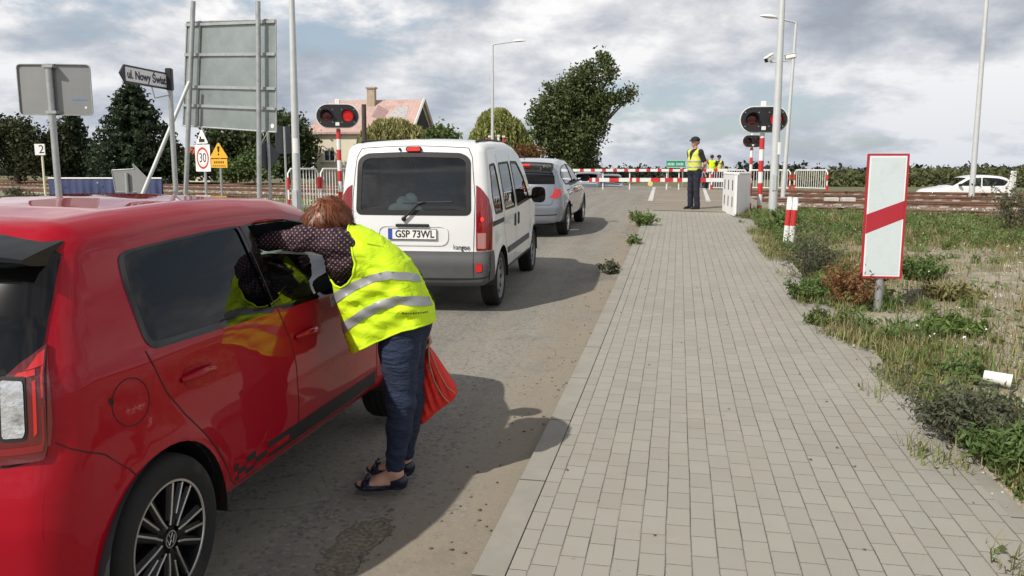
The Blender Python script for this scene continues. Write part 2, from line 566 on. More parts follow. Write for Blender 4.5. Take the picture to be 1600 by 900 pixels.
def m_asphalt(N, L, tc):
    t = NT(N, L); v = tc.outputs['Object']; s = t.sep(v)
    agg = t.noise(v, 170, 3, 0.7); agg2 = t.voro(v, 95); mid = t.noise(v, 2.2, 6, 0.6); lane = t.noise(v, 0.8, 5, 0.6, 0.3, sc=(2.6, 0.22, 1))
    c = t.mix(t.rng(mid, 0.35, 0.65), (0.190, 0.180, 0.158), (0.245, 0.232, 0.202))
    c = t.mix(t.rng(lane, 0.4, 0.62), c, (0.285, 0.265, 0.222))
    c = t.mix(t.rng(agg, 0.32, 0.50, 0.85, 0), c, (0.055, 0.052, 0.048))
    c = t.mix(t.rng(agg2, 0.0, 0.14, 0.6, 0), c, (0.34, 0.32, 0.29))
    agg3 = t.voro(v, 48, out='Color'); a3 = N.new('ShaderNodeSeparateColor'); L.new(agg3, a3.inputs[0])
    c = t.mix(t.rng(a3.outputs[0], 0.82, 0.90, 0, 0.4), c, (0.36, 0.335, 0.29)); c = t.mix(t.rng(a3.outputs[1], 0.84, 0.92, 0, 0.5), c, (0.07, 0.066, 0.06))
    # blown sand gathers along the kerb and in wheel tracks
    edge = t.noise(v, 1.9, 7, 0.7, 0.5, sc=(1, 0.55, 1))
    d = t.m('ADD', s[0], t.m('MULTIPLY', t.m('SUBTRACT', edge, 0.5), 1.5))
    sandf = t.rng(d, -0.62, -0.16)
    track = t.rng(t.m('ABSOLUTE', t.m('ADD', t.m('ADD', s[0], 0.98), t.m('MULTIPLY', t.m('SUBTRACT', edge, 0.5), 0.55))), 0.0, 0.17, 0.35, 0)
    sandf = t.m('MAXIMUM', t.m('MULTIPLY', sandf, 0.85), track)
    sc = t.mix(t.noise(v, 60, 4, 0.7), (0.20, 0.165, 0.12), (0.33, 0.285, 0.22))
    c = t.mix(sandf, c, sc)
    # a worn place where the surface has crumbled
    ox = t.m('ADD', s[0], 0.56); oy = t.m('ADD', s[1], -0.22)
    dd = t.m('SQRT', t.m('ADD', t.m('POWER', t.m('MULTIPLY', ox, 6.5), 2.0), t.m('POWER', t.m('MULTIPLY', oy, 2.3), 2.0)))
    worn = t.rng(t.m('ADD', dd, t.m('MULTIPLY', t.m('SUBTRACT', t.noise(v, 7, 6, 0.7), 0.5), 1.5)), 0.62, 0.72, 1, 0)
    peb = t.voro(v, 75, out='Color'); ps = N.new('ShaderNodeSeparateColor'); L.new(peb, ps.inputs[0])
    c = t.mix(worn, c, t.mix(ps.outputs[0], (0.13, 0.11, 0.085), (0.27, 0.235, 0.18)))
    rim = t.m('MULTIPLY', t.rng(t.m('ABSOLUTE', t.m('SUBTRACT', worn, 0.5)), 0.1, 0.5, 1, 0), 0.5)
    c = t.mix(rim, c, (0.05, 0.045, 0.04))
    # dark broken edge: cracked asphalt
    cr = t.voro(v, 2.3, 'DISTANCE_TO_EDGE'); crn = t.noise(v, 9, 4, 0.6)
    crack = t.m('MULTIPLY', t.rng(t.m('ADD', cr, t.m('MULTIPLY', t.m('SUBTRACT', crn, 0.5), 0.05)), 0.0, 0.014, 0.55, 0), t.rng(t.noise(v, 0.45, 2, 0.5), 0.52, 0.6))
    c = t.mix(crack, c, (0.06, 0.055, 0.05))
    stain = t.rng(t.noise(v, 0.9, 5, 0.6, loc=(3, 8, 0)), 0.58, 0.7, 0, 0.45)
    c = t.mix(stain, c, (0.10, 0.093, 0.085))
    h = t.m('SUBTRACT', t.m('MULTIPLY', agg, 0.5), t.m('ADD', t.m('MULTIPLY', crack, 1.2), t.m('MULTIPLY', worn, t.m('ADD', 0.8, t.m('MULTIPLY', ps.outputs[1], 0.7)))))
    return c, t.rng(agg, 0.3, 0.7, 0.75, 0.95), h, 0.006
M_ASPHALT = node_mat('asphalt', m_asphalt)
def m_pave(N, L, tc):
    t = NT(N, L); v = tc.outputs['Object']; s = t.sep(v)
    wob = t.m('MULTIPLY', t.m('SUBTRACT', t.noise(v, 1.3, 3, 0.5), 0.5), 0.014)
    rough_ = t.m('MULTIPLY', t.m('SUBTRACT', t.noise(v, 55, 3, 0.6), 0.5), 0.006)
    cx = t.m('DIVIDE', t.m('ADD', t.m('ADD', s[0], wob), rough_), 0.1045); ci = t.m('FLOOR', cx)
    wn = N.new('ShaderNodeTexWhiteNoise'); wn.noise_dimensions = '1D'; L.new(ci, wn.inputs['W'])
    half = t.m('MULTIPLY', t.m('FRACT', t.m('MULTIPLY', ci, 0.5)), 0.185)
    off = t.m('ADD', half, t.m('MULTIPLY', wn.outputs['Value'], 0.05))
    cy = t.m('DIVIDE', t.m('ADD', t.m('ADD', s[1], off), rough_), 0.185); cj = t.m('FLOOR', cy)
    ex = t.m('MULTIPLY', t.m('SUBTRACT', 0.5, t.m('ABSOLUTE', t.m('SUBTRACT', t.m('FRACT', cx), 0.5))), 0.1045)
    ey = t.m('MULTIPLY', t.m('SUBTRACT', 0.5, t.m('ABSOLUTE', t.m('SUBTRACT', t.m('FRACT', cy), 0.5))), 0.185)
    wn2 = N.new('ShaderNodeTexWhiteNoise'); wn2.noise_dimensions = '2D'; L.new(t.comb(ci, cj), wn2.inputs['Vector'])
    tone = wn2.outputs['Value']
    jw = t.noise(v, 2.2, 4, 0.6)
    jx = t.rng(ex, 0.0006, 0.0033, 1, 0); jy = t.rng(ey, 0.0004, 0.0026, 0.85, 0)
    jx = t.m('MULTIPLY', jx, t.rng(jw, 0.35, 0.6, 0.35, 1.0))
    joint = t.m('MAXIMUM', jx, jy)
    gr = t.noise(v, 210, 3, 0.7); mid = t.noise(v, 3.1, 6, 0.65); big = t.noise(v, 0.5, 5, 0.6); sand = t.noise(v, 1.5, 7, 0.7, 0.4)
    base = t.mix(tone, (0.305, 0.290, 0.252), (0.352, 0.336, 0.293))
    base = t.mix(t.rng(tone, 0.93, 0.97, 0, 0.5), base, (0.28, 0.275, 0.25))
    base = t.mix(t.rng(gr, 0.3, 0.7, 0.30, 0.0), base, (0.17, 0.155, 0.125))
    base = t.mix(t.rng(mid, 0.48, 0.72, 0, 0.38), base, (0.26, 0.235, 0.185))
    base = t.mix(t.rng(big, 0.35, 0.6, 0.30, 0), base, (0.375, 0.358, 0.312))
    base = t.mix(t.rng(sand, 0.60, 0.74, 0, 0.5), base, (0.43, 0.385, 0.30))
    spot = t.rng(t.voro(v, 5.2), 0.0, 0.06, 0.7, 0)
    base = t.mix(spot, base, (0.15, 0.13, 0.10))
    chip = t.m('MULTIPLY', t.rng(t.m('MINIMUM', ex, ey), 0.0, 0.010, 1, 0), t.rng(t.noise(v, 70, 3, 0.6), 0.55, 0.62))
    base = t.mix(t.m('MULTIPLY', chip, 0.6), base, (0.22, 0.20, 0.165))
    jc = t.mix(t.rng(mid, 0.4, 0.6), (0.085, 0.075, 0.055), (0.165, 0.145, 0.11))
    c = t.mix(joint, base, jc)
    h = t.m('SUBTRACT', t.m('MULTIPLY', gr, 0.14), t.m('MAXIMUM', joint, t.m('MULTIPLY', chip, 0.4)))
    h = t.m('ADD', h, t.m('MULTIPLY', tone, 0.3))
    return c, 0.92, h, 0.004
M_PAVE = node_mat('paving', m_pave)
def m_kerb(N, L, tc):
    t = NT(N, L); v = tc.outputs['Object']; s = t.sep(v)
    gr = t.noise(v, 160, 3, 0.7); mid = t.noise(v, 2.6, 6, 0.65)
    base = t.mix(t.rng(mid, 0.35, 0.65), (0.27, 0.256, 0.22), (0.34, 0.323, 0.28))
    base = t.mix(t.rng(gr, 0.3, 0.7, 0.25, 0), base, (0.16, 0.15, 0.13))
    fr = t.m('FRACT', s[1]); j = t.rng(t.m('ABSOLUTE', t.m('SUBTRACT', fr, 0.5)), 0.492, 0.497)
    c = t.mix(j, base, (0.09, 0.08, 0.065))
    return c, 0.9, t.m('SUBTRACT', t.m('MULTIPLY', gr, 0.15), j), 0.004
M_KERB = node_mat('kerb_concrete', m_kerb)
def m_ballast(N, L, tc):
    t = NT(N, L); v = tc.outputs['Object']; s = t.sep(v)
    q = t.m('ADD', t.m('MULTIPLY', s[0], TN[0]), t.m('SUBTRACT', t.m('MULTIPLY', s[1], TN[1]), 22.16))
    cell = t.voro(v, 13, out='Color'); dist = t.voro(v, 13)
    sc = N.new('ShaderNodeSeparateColor'); L.new(cell, sc.inputs[0])
    grey = t.mix(sc.outputs[0], (0.22, 0.21, 0.195), (0.55, 0.53, 0.49))
    rust = t.mix(sc.outputs[1], (0.17, 0.10, 0.06), (0.40, 0.29, 0.20))
    f = t.rng(t.m('ADD', q, t.m('MULTIPLY', t.noise(v, 0.8, 4, 0.6), 1.0)), 0.2, 1.3, 0.0, 0.85)
    c = t.mix(f, grey, rust)
    c = t.mix(t.rng(dist, 0.35, 0.75, 0, 0.7), c, (0.06, 0.05, 0.04))
    return c, 0.95, t.m('MULTIPLY', dist, -1.0), 0.05
M_BALLAST = node_mat('ballast', m_ballast)
M_PAINT_LINE = mat('road_paint', (0.62, 0.61, 0.57), 0.7, var=0.15, vscale=20, dirt=(0.25, 0.235, 0.21), dscale=14, dlow=0.5, dhigh=0.68)

ROAD_ROT = -math.radians(11.3)
def strip(name, w0, w1, s0, s1fn, zoff, m, nw=6, ds=0.4, thick=0.0, wfn=None):
    """a sheet laid along the street, in street coordinates (x = across, y = along)"""
    ws = np.linspace(w0, w1, nw + 1); vs = []; ns = None
    smax = max(s1fn(w) for w in ws); ns = int((smax - s0) / ds) + 1
    for i in range(ns + 1):
        for w in ws:
            s = s0 + (s1fn(w) - s0) * i / ns
            x, y = road_xy(s, w)
            lift = 0.042 * float(smooth01((Q(x, y) + 4) / 2.0) * (1 - smooth01((Q(x, y) - 20.3) / 1.0))) if name == 'road' else 0.0
            vs.append((w, s, float(H(x, y)) + zoff + lift))
    k = nw + 1
    fs = [(i * k + j, i * k + j + 1, (i + 1) * k + j + 1, (i + 1) * k + j) for i in range(ns) for j in range(nw)]
    if thick:
        b = len(vs)
        vs += [(v[0], v[1], v[2] - thick) for v in vs]
        for i in range(ns):
            for j in (0, nw):
                a, c = i * k + j, (i + 1) * k + j
                fs.append((a, c, c + b, a + b))
    o = mesh_obj(name, vs, fs, m, smooth=False)
    o.location = (R0[0], R0[1], 0); o.rotation_euler = (0, 0, ROAD_ROT)
    tag(o, kind='structure')
    return o
def s_at_q(q):
    """distance along the street at which the line across reaches track coordinate q"""
    def f(w):
        x0, y0 = road_xy(0, w); x1, y1 = road_xy(1, w)
        return (q - Q(x0, y0)) / (Q(x1, y1) - Q(x0, y0))
    return f
strip('road', -6.0, 0.0, -9.0, s_at_q(70.0), -0.03, M_ASPHALT, nw=14)
strip('pavement', 0.134, 2.24, -6.0, s_at_q(-2.1), 0.0, M_PAVE, nw=8, ds=0.3)
strip('kerb', 0.004, 0.13, -6.0, s_at_q(-2.1), 0.006, M_KERB, nw=1, ds=0.25, thick=0.1)
strip('pavement_edging', 2.244, 2.33, -6.0, s_at_q(-3.2), -0.004, M_KERB, nw=1, ds=0.25, thick=0.1)
# level crossing surface beside the road
def cross_strip():
    vs, fs = [], []
    ws = np.linspace(0.0, 3.3, 7); n = 40
    for i in range(n + 1):
        q = -2.1 + (22.6) * i / n
        for w in ws:
            s = s_at_q(q)(w); x, y = road_xy(s, w)
            vs.append((w, s, float(H(x, y)) + 0.010))
    k = len(ws)
    fs = [(i * k + j, i * k + j + 1, (i + 1) * k + j + 1, (i + 1) * k + j) for i in range(n) for j in range(k - 1)]
    o = mesh_obj('crossing_footway', vs, fs, M_ASPHALT); o.location = (R0[0], R0[1], 0); o.rotation_euler = (0, 0, ROAD_ROT)
    tag(o, kind='structure')
cross_strip()
def painted(name, pts, width, zoff=0.008):
    """painted line on the road through world points"""
    vs, fs = [], []
    pts = [Vector(p) for p in resample(pts, 0.8, closed=False)]
    for i, p in enumerate(pts):
        d = (pts[min(i + 1, len(pts) - 1)] - pts[max(i - 1, 0)]).normalized(); n = Vector((-d.y, d.x)) * width / 2
        for q in (p - n, p + n): vs.append((q.x, q.y, float(H(q.x, q.y)) + zoff))
    fs = [(2 * i, 2 * i + 1, 2 * i + 3, 2 * i + 2) for i in range(len(pts) - 1)]
    return mesh_obj(name, vs, fs, M_PAINT_LINE)
pm = []
for (a, b, wd) in (((1003, 313.5), (1135, 314.5), 0.16), ((1010, 301.3), (1093, 301.3), 0.2), ((1026, 293.5), (1016, 315), 0.16), ((1095, 296), (1107, 316), 0.14)):
    g0, g1 = G(*a), G(*b)
    pm.append(painted('pavement_marking', [(g0.x, g0.y), (g1.x, g1.y)], wd, 0.020))
bm = bmesh.new()
for o in pm:
    bm.from_mesh(o.data); COL.objects.unlink(o); bpy.data.objects.remove(o)
me = bpy.data.meshes.new('road_markings'); bm.to_mesh(me); bm.free(); me.materials.append(M_PAINT_LINE)
o = bpy.data.objects.new('road_markings', me); COL.objects.link(o); tag(o, kind='structure')

# ground sheet in street coordinates
def lump(x, y):
    return mnoise.noise(Vector((x * 0.9, y * 0.9, 0))) * 0.035 + mnoise.noise(Vector((x * 3.1, y * 3.1, 4))) * 0.014
def build_ground():
    ws = sorted(set([round(v, 2) for v in np.arange(-60, 60, 0.75)] + [round(v, 2) for v in np.arange(2.65, 16, 0.25)] + [-6.6, -6.05, -5.9, 2.27, 2.34, 2.45] +
                    [-3500, -1800, -900, -500, -300, -180, -120, -85, 85, 120, 180, 300, 500, 900, 1800, 3500]))
    ss = sorted(set([round(v, 2) for v in np.arange(-10, 80, 0.6)] + [round(v, 2) for v in np.arange(0, 22, 0.25)] + [-4000, -1500, -600, -250, -100, -40, -20, 85, 95, 110, 130, 160, 200, 260, 340, 450, 600, 900, 1500, 2500, 4000]))
    W_, S_ = np.meshgrid(ws, ss)
    X = R0[0] + RU[0] * S_ + RR[0] * W_; Y = R0[1] + RU[1] * S_ + RR[1] * W_
    Z = H(X, Y)
    q = Q(X, Y)
    onroad = (W_ > -6.04) & (W_ < 2.28)
    cross = (W_ > -6.04) & (W_ < 3.2) & (q > -2.5)
    off = np.where(onroad | cross, -0.16, 0.0)
    dip = -0.14 * smooth01((q + 2.4) / 1.6) * (1 - smooth01((q - 20.2) / 2.0))
    off = off + np.where(onroad | cross, 0, dip)
    lum = np.zeros_like(Z)
    for i in range(Z.shape[0]):
        for j in range(Z.shape[1]):
            if abs(X[i, j]) < 30 and Y[i, j] < 40 and not onroad[i, j] and not cross[i, j]:
                k = min(1.0, max(0.0, (W_[i, j] - 2.38) / 0.5)) if W_[i, j] > 0 else 1.0
                lum[i, j] = lump(X[i, j], Y[i, j]) * k
    Z = Z + off + lum
    vs = np.stack([W_.ravel(), S_.ravel(), Z.ravel()], 1)
    n = len(ws)
    ii, jj = np.meshgrid(np.arange(len(ss) - 1), np.arange(n - 1), indexing='ij')
    a = (ii * n + jj).ravel()
    fs = np.stack([a, a + 1, a + n + 1, a + n], 1)
    o = mesh_obj('ground', vs, fs, M_SOIL, smooth=True)
    o.location = (R0[0], R0[1], 0); o.rotation_euler = (0, 0, ROAD_ROT)
    tag(o, kind='structure')
build_ground()
def verge_z(x, y):
    return float(H(x, y)) + lump(x, y) - 0.14 * float(smooth01((Q(x, y) + 2.4) / 1.6))

# ballast bed, in world coordinates, split by the crossing
def q_point(q, a):
    """world point at track coordinate q, a metres along the tracks from the foot of the perpendicular"""
    return (TN[0] * (q + 22.16) + TD[0] * a, TN[1] * (q + 22.16) + TD[1] * a)
def build_ballast():
    vs, fs, b = [], [], 0
    qs = list(np.arange(-1.9, 20.7, 0.4)); aa = list(np.arange(-60, 40, 0.45)) + []
    idx = {}
    for i, a in enumerate(aa):
        for j, q in enumerate(qs):
            x, y = q_point(q, a); s, w = xy_road(x, y)
            z = 0.375 + 0.035 * mnoise.noise(Vector((x * 2.3, y * 2.3, 0)))
            if q < -1.2: z -= (-1.2 - q) * 0.13
            if q > 19.9: z -= (q - 19.9) * 0.5
            idx[i, j] = len(vs); vs.append((x, y, z))
    for i in range(len(aa) - 1):
        for j in range(len(qs) - 1):
            cx = sum(vs[idx[i + p, j + r]][0] for p in (0, 1) for r in (0, 1)) / 4; cy = sum(vs[idx[i + p, j + r]][1] for p in (0, 1) for r in (0, 1)) / 4
            w = xy_road(cx, cy)[1]
            if -5.9 < w < 3.1: continue
            fs.append((idx[i, j], idx[i, j + 1], idx[i + 1, j + 1], idx[i + 1, j]))
    o = mesh_obj('ballast_bed', vs, fs, M_BALLAST, smooth=True); tag(o, kind='structure')
    # far continuation on both sides
    vs, fs = [], []
    for a0, a1 in ((-700, -60), (39.5, 700)):
        for q in (-1.9, 20.7):
            for a in (a0, a1):
                x, y = q_point(q, a); vs.append((x, y, 0.36))
    fs = [(0, 1, 3, 2), (4, 5, 7, 6)]
    o = mesh_obj('far_ballast_bed', vs, fs, M_BALLAST); tag(o, kind='structure')
build_ballast()
M_STONE = mat('track_stone', (0.50, 0.485, 0.45), 0.9, var=0.2, vscale=9, island=0.45)
def build_stones():
    r = np.random.default_rng(3); vs, fs = [], []
    n = 0
    base = np.array([(1, 0, 0), (0, 1, 0), (-1, 0, 0), (0, -1, 0), (0, 0, 0.8), (0, 0, -0.5)], float)
    tris = [(0, 1, 4), (1, 2, 4), (2, 3, 4), (3, 0, 4), (1, 0, 5), (2, 1, 5), (3, 2, 5), (0, 3, 5)]
    while n < 9000:
        q = -2.5 + abs(r.normal(0, 1.0)) if r.random() < 0.8 else r.uniform(-1.5, 5)
        a = r.uniform(-38, 14)
        if q > 6: continue
        x, y = q_point(q, a); w = xy_road(x, y)[1]
        if -6.1 < w < 3.5: continue
        if abs(x) > y * 0.75: continue
        z = 0.385 if q > -1.9 else verge_z(x, y)
        s = r.uniform(0.02, 0.05)
        p = base * r.uniform(0.6, 1.3, (6, 3)) * s
        an = r.uniform(0, 6.28); c, sn = math.cos(an), math.sin(an)
        p = np.stack([p[:, 0] * c - p[:, 1] * sn, p[:, 0] * sn + p[:, 1] * c, p[:, 2]], 1) + (x, y, z + s * 0.3)
        b = len(vs); vs += p.tolist(); fs += [(b + i, b + j, b + k) for i, j, k in tris]; n += 1
    o = mesh_obj('ballast_stones', vs, fs, M_STONE); tag(o, 'loose pale ballast stones strewn along the edge of the nearest railway track', 'stones', kind='stuff')
build_stones()

M_RUST = mat('rail_rust', (0.125, 0.058, 0.034), 0.8, var=0.25, vscale=3, dirt=(0.20, 0.11, 0.07), dscale=2, dlow=0.45, dhigh=0.6)
M_RAILTOP = mat('rail_head', (0.30, 0.24, 0.2), 0.4, metal=0.6, var=0.2)
M_SLEEPER = mat('sleeper_concrete', (0.36, 0.33, 0.29), 0.9, var=0.2, vscale=2, dirt=(0.2, 0.13, 0.09), dscale=3)
def rail_profile(): return [(-0.07, 0), (0.07, 0), (0.07, 0.015), (0.012, 0.03), (0.012, 0.115), (0.036, 0.122), (0.036, 0.155), (-0.036, 0.155), (-0.036, 0.122), (-0.012, 0.115), (-0.012, 0.03), (-0.07, 0.015)]
TRACK_LABELS = ['rusty railway track nearest the camera, running past the policeman', 'second rusty railway track from the camera, behind the nearest track',
                'third rusty railway track from the camera', 'farthest rusty railway track, in front of the white fences']
ang = math.atan2(TD[1], TD[0])
for k, qc in enumerate((0.72, 6.7, 12.4, 18.0)):
    x, y = q_point(qc, 0)
    t = thing('railway_track', TRACK_LABELS[k], 'railway track', (x, y, 0.0), ang, 'parallel railway tracks')
    for sg in (-1, 1):
        mb = MB(); prof = [(p + sg * 0.7175, z + 0.338) for p, z in rail_profile()]
        n = len(prof)
        vs = [(-600, p, z) for p, z in prof] + [(600, p, z) for p, z in prof]
        mb.add(vs, [(i, (i + 1) % n, (i + 1) % n + n, i + n) for i in range(n)]); mb.mi = [1 if i == 6 else 0 for i in range(n)]
        mb.build('rail', [M_RUST, M_RAILTOP], t)
    mb = MB()
    for i in range(-110, 70):
        a = i * 0.6; wx, wy = q_point(qc, a); w = xy_road(wx, wy)[1]
        if -6.3 < w < 3.6: continue
        mb.box((a, 0, 0.335), (0.26, 2.5, 0.14), bev=0.02)
    o = mb.build('sleepers', M_SLEEPER, t); tag(o, kind='stuff')

# ================================================================ VEGETATION HELPERS
def leaf_mesh(centers, size, r, aspect=1.6, droop=0.0, up_bias=0.0, tri=False):
    """one small leaf-shaped quad per centre, random attitude"""
    n = len(centers)
    d = r.normal(size=(n, 3)); d[:, 2] = d[:, 2] * (1 - up_bias) - droop
    d /= np.linalg.norm(d, axis=1)[:, None]
    e = r.normal(size=(n, 3)); e -= (e * d).sum(1)[:, None] * d; e /= np.linalg.norm(e, axis=1)[:, None]
    s = size * r.uniform(0.6, 1.35, n)[:, None]
    a = d * s * aspect * 0.5; b = e * s * 0.5
    c = np.asarray(centers)
    nrm = np.cross(d, e) * s * 0.18
    v = np.stack([c - a, c + b + nrm, c + a, c - b + nrm], 1).reshape(-1, 3)
    i = np.arange(n)[:, None] * 4
    f = np.hstack([i, i + 1, i + 2, i + 3])
    return v, f
def blob_points(blobs, n, r, fill=0.35):
    """points spread through the outer part of lumpy ellipsoids (x,y,z,rx,ry,rz)"""
    B = np.array(blobs, float); vol = (B[:, 3] * B[:, 4] * B[:, 5]) ** 0.75; vol /= vol.sum()
    k = r.choice(len(B), n, p=vol)
    d = r.normal(size=(n, 3)); d /= np.linalg.norm(d, axis=1)[:, None]
    rad = np.where(r.random(n) < fill, r.uniform(0.2, 0.9, n), r.uniform(0.8, 1.08, n))
    # ragged: twigs poke out, hollows sink in
    ph = B[k, 0] * 3.1 + B[k, 2] * 1.7
    rag = 1 + 0.24 * np.sin(d[:, 0] * 9 + ph) * np.sin(d[:, 2] * 8 + ph * 2) + 0.16 * np.sin(d[:, 1] * 15 + d[:, 2] * 17 + ph)
    return B[k, :3] + d * B[k, 3:] * (rad * rag)[:, None]
def clump(points, per, spread, r):
    c = np.repeat(points, per, axis=0)
    return c + r.normal(size=c.shape) * spread
def leaf_m(name, color, isl=0.35, var=0.25, vscale=0.8):
    m = mat(name, color, 0.62, var=var, vscale=vscale, island=isl)
    if 'tr' in m: return m
    m['tr'] = 1
    nt = m.node_tree; N, L = nt.nodes, nt.links
    b = N['Principled BSDF']; out = N['Material Output']
    b.inputs['Specular IOR Level'].default_value = 0.35
    tl = N.new('ShaderNodeBsdfTranslucent'); mx = N.new('ShaderNodeMixShader'); mx.inputs[0].default_value = 0.28
    src = b.inputs['Base Color'].links[0].from_socket
    L.new(src, tl.inputs[0]); L.new(b.outputs[0], mx.inputs[1]); L.new(tl.outputs[0], mx.inputs[2]); L.new(mx.outputs[0], out.inputs[0])
    return m
M_BARK = mat('bark', (0.11, 0.085, 0.065), 0.95, var=0.3, vscale=6, bump=0.8, bscale=25)
M_LEAF_DARK = leaf_m('leaf_dark', (0.060, 0.085, 0.030))
M_LEAF_POPLAR = leaf_m('leaf_poplar', (0.105, 0.135, 0.050))
M_LEAF_WILLOW = leaf_m('leaf_willow', (0.27, 0.29, 0.09))
M_LEAF_YEL = leaf_m('leaf_yellow', (0.31, 0.30, 0.12))
M_NEEDLE = leaf_m('needles', (0.038, 0.062, 0.030), isl=0.4)
M_NEEDLE2 = leaf_m('needles_pine', (0.058, 0.070, 0.030), isl=0.4)
M_LEAF_BUSH = leaf_m('leaf_bush', (0.12, 0.17, 0.055))
M_LEAF_AUT = leaf_m('leaf_reddish', (0.17, 0.085, 0.03))

def blobs_px(lst, Y, r, depth=1.0, base=(0, 0, 0)):
    out = []
    for (px, py, pr) in lst:
        c = P(px, py, Y); rad = pr * Y / FPX
        out.append((c.x - base[0], c.y - base[1] + r.uniform(-0.6, 0.6) * rad * 1.2, c.z - base[2], rad, rad * depth, rad))
    return out
def broadleaf(name, label, cat, px, Y, lst, n, size, m, seed, limbs=(), group=None, trunk_r=0.25, per=4, spread=0.25, fill=0.35):
    Y = Y * KY
    r = np.random.default_rng(seed)
    b = P(px, 262, Y); z0 = float(H(b.x, Y))
    t = thing(name, label, cat, (b.x, Y, z0), 0, group)
    base = (b.x, Y, z0)
    bl = blobs_px(lst, Y, r, 1.0, base)
    pts = blob_points(bl, n // per, r, fill)
    pts = clump(pts, per, spread, r)
    pts = pts[pts[:, 2] > 0.15]
    v, f = leaf_mesh(pts, size, r)
    mesh_obj('crown', v, f, m, t)
    mb = MB(); B = np.array(bl); top = B[:, 2].max()
    cx, cy = B[:, 0].mean(), B[:, 1].mean()
    mb.tube([(0, 0, -0.2), (0.1 * cx, 0, top * 0.2), (0.4 * cx, 0.3 * cy, top * 0.45), (cx * 0.9, cy, top * 0.8)], [trunk_r, trunk_r * 0.85, trunk_r * 0.6, trunk_r * 0.15], 8)
    for bb in bl:
        s = Vector((0.3 * cx, 0.2 * cy, min(bb[2] * 0.5, top * 0.4)))
        e = Vector(bb[:3]); mid = (s + e) / 2 + Vector((0, 0, -0.1 * (e - s).length))
        mb.tube([s, mid, e], [trunk_r * 0.45, trunk_r * 0.28, trunk_r * 0.08], 5)
    mb.build('trunk', M_BARK, t, smooth=60)
    return t
def conifer(label, px, top_py, Y, halfw_px, seed, m, base_z=0.3, group=None, dens=1.0, ragged=0.25):
    Y = Y * KY
    r = np.random.default_rng(seed)
    tp = P(px, top_py, Y); z0 = float(H(tp.x, Y)); h = tp.z - z0; R = halfw_px * Y / FPX
    t = thing('conifer_tree', label, 'conifer', (tp.x, Y, z0), 0, group)
    pts = []
    nl = int(h / 0.32)
    for i in range(nl):
        z = base_z + (h - base_z) * (i / nl) ** 0.93
        k = 1 - (z / h); L0 = R * min(1.0, k * 1.35) ** 0.8 * (1 + 0.1 * math.sin(i * 2.3))
        for j in range(int(10 * dens) + 3):
            a = r.uniform(0, 6.283); Lb = L0 * r.uniform(1 - ragged, 1.0 + ragged * 0.4) + 0.12
            nn = max(3, int(Lb / 0.13 * dens))
            u = np.linspace(0.15, 1, nn); x = np.cos(a) * Lb * u; y = np.sin(a) * Lb * u
            zz = z + 0.10 * Lb * u - 0.33 * Lb * u ** 2 + 0.22 * Lb * u ** 4
            p = np.stack([x, y, zz], 1)
            p = np.repeat(p, 3, axis=0); p += r.normal(size=p.shape) * np.array([0.13, 0.13, 0.08]) * (0.6 + Lb * 0.25)
            pts.append(p)
    pts = np.concatenate(pts)
    v, f = leaf_mesh(pts, 0.15, r, aspect=2.2, droop=0.5)
    mesh_obj('crown', v, f, m, t)
    MB().tube([(0, 0, -0.2), (0, 0, h * 0.5), (0, 0, h * 0.98)], [0.22, 0.13, 0.02], 7).build('trunk', M_BARK, t, smooth=60)
    return t
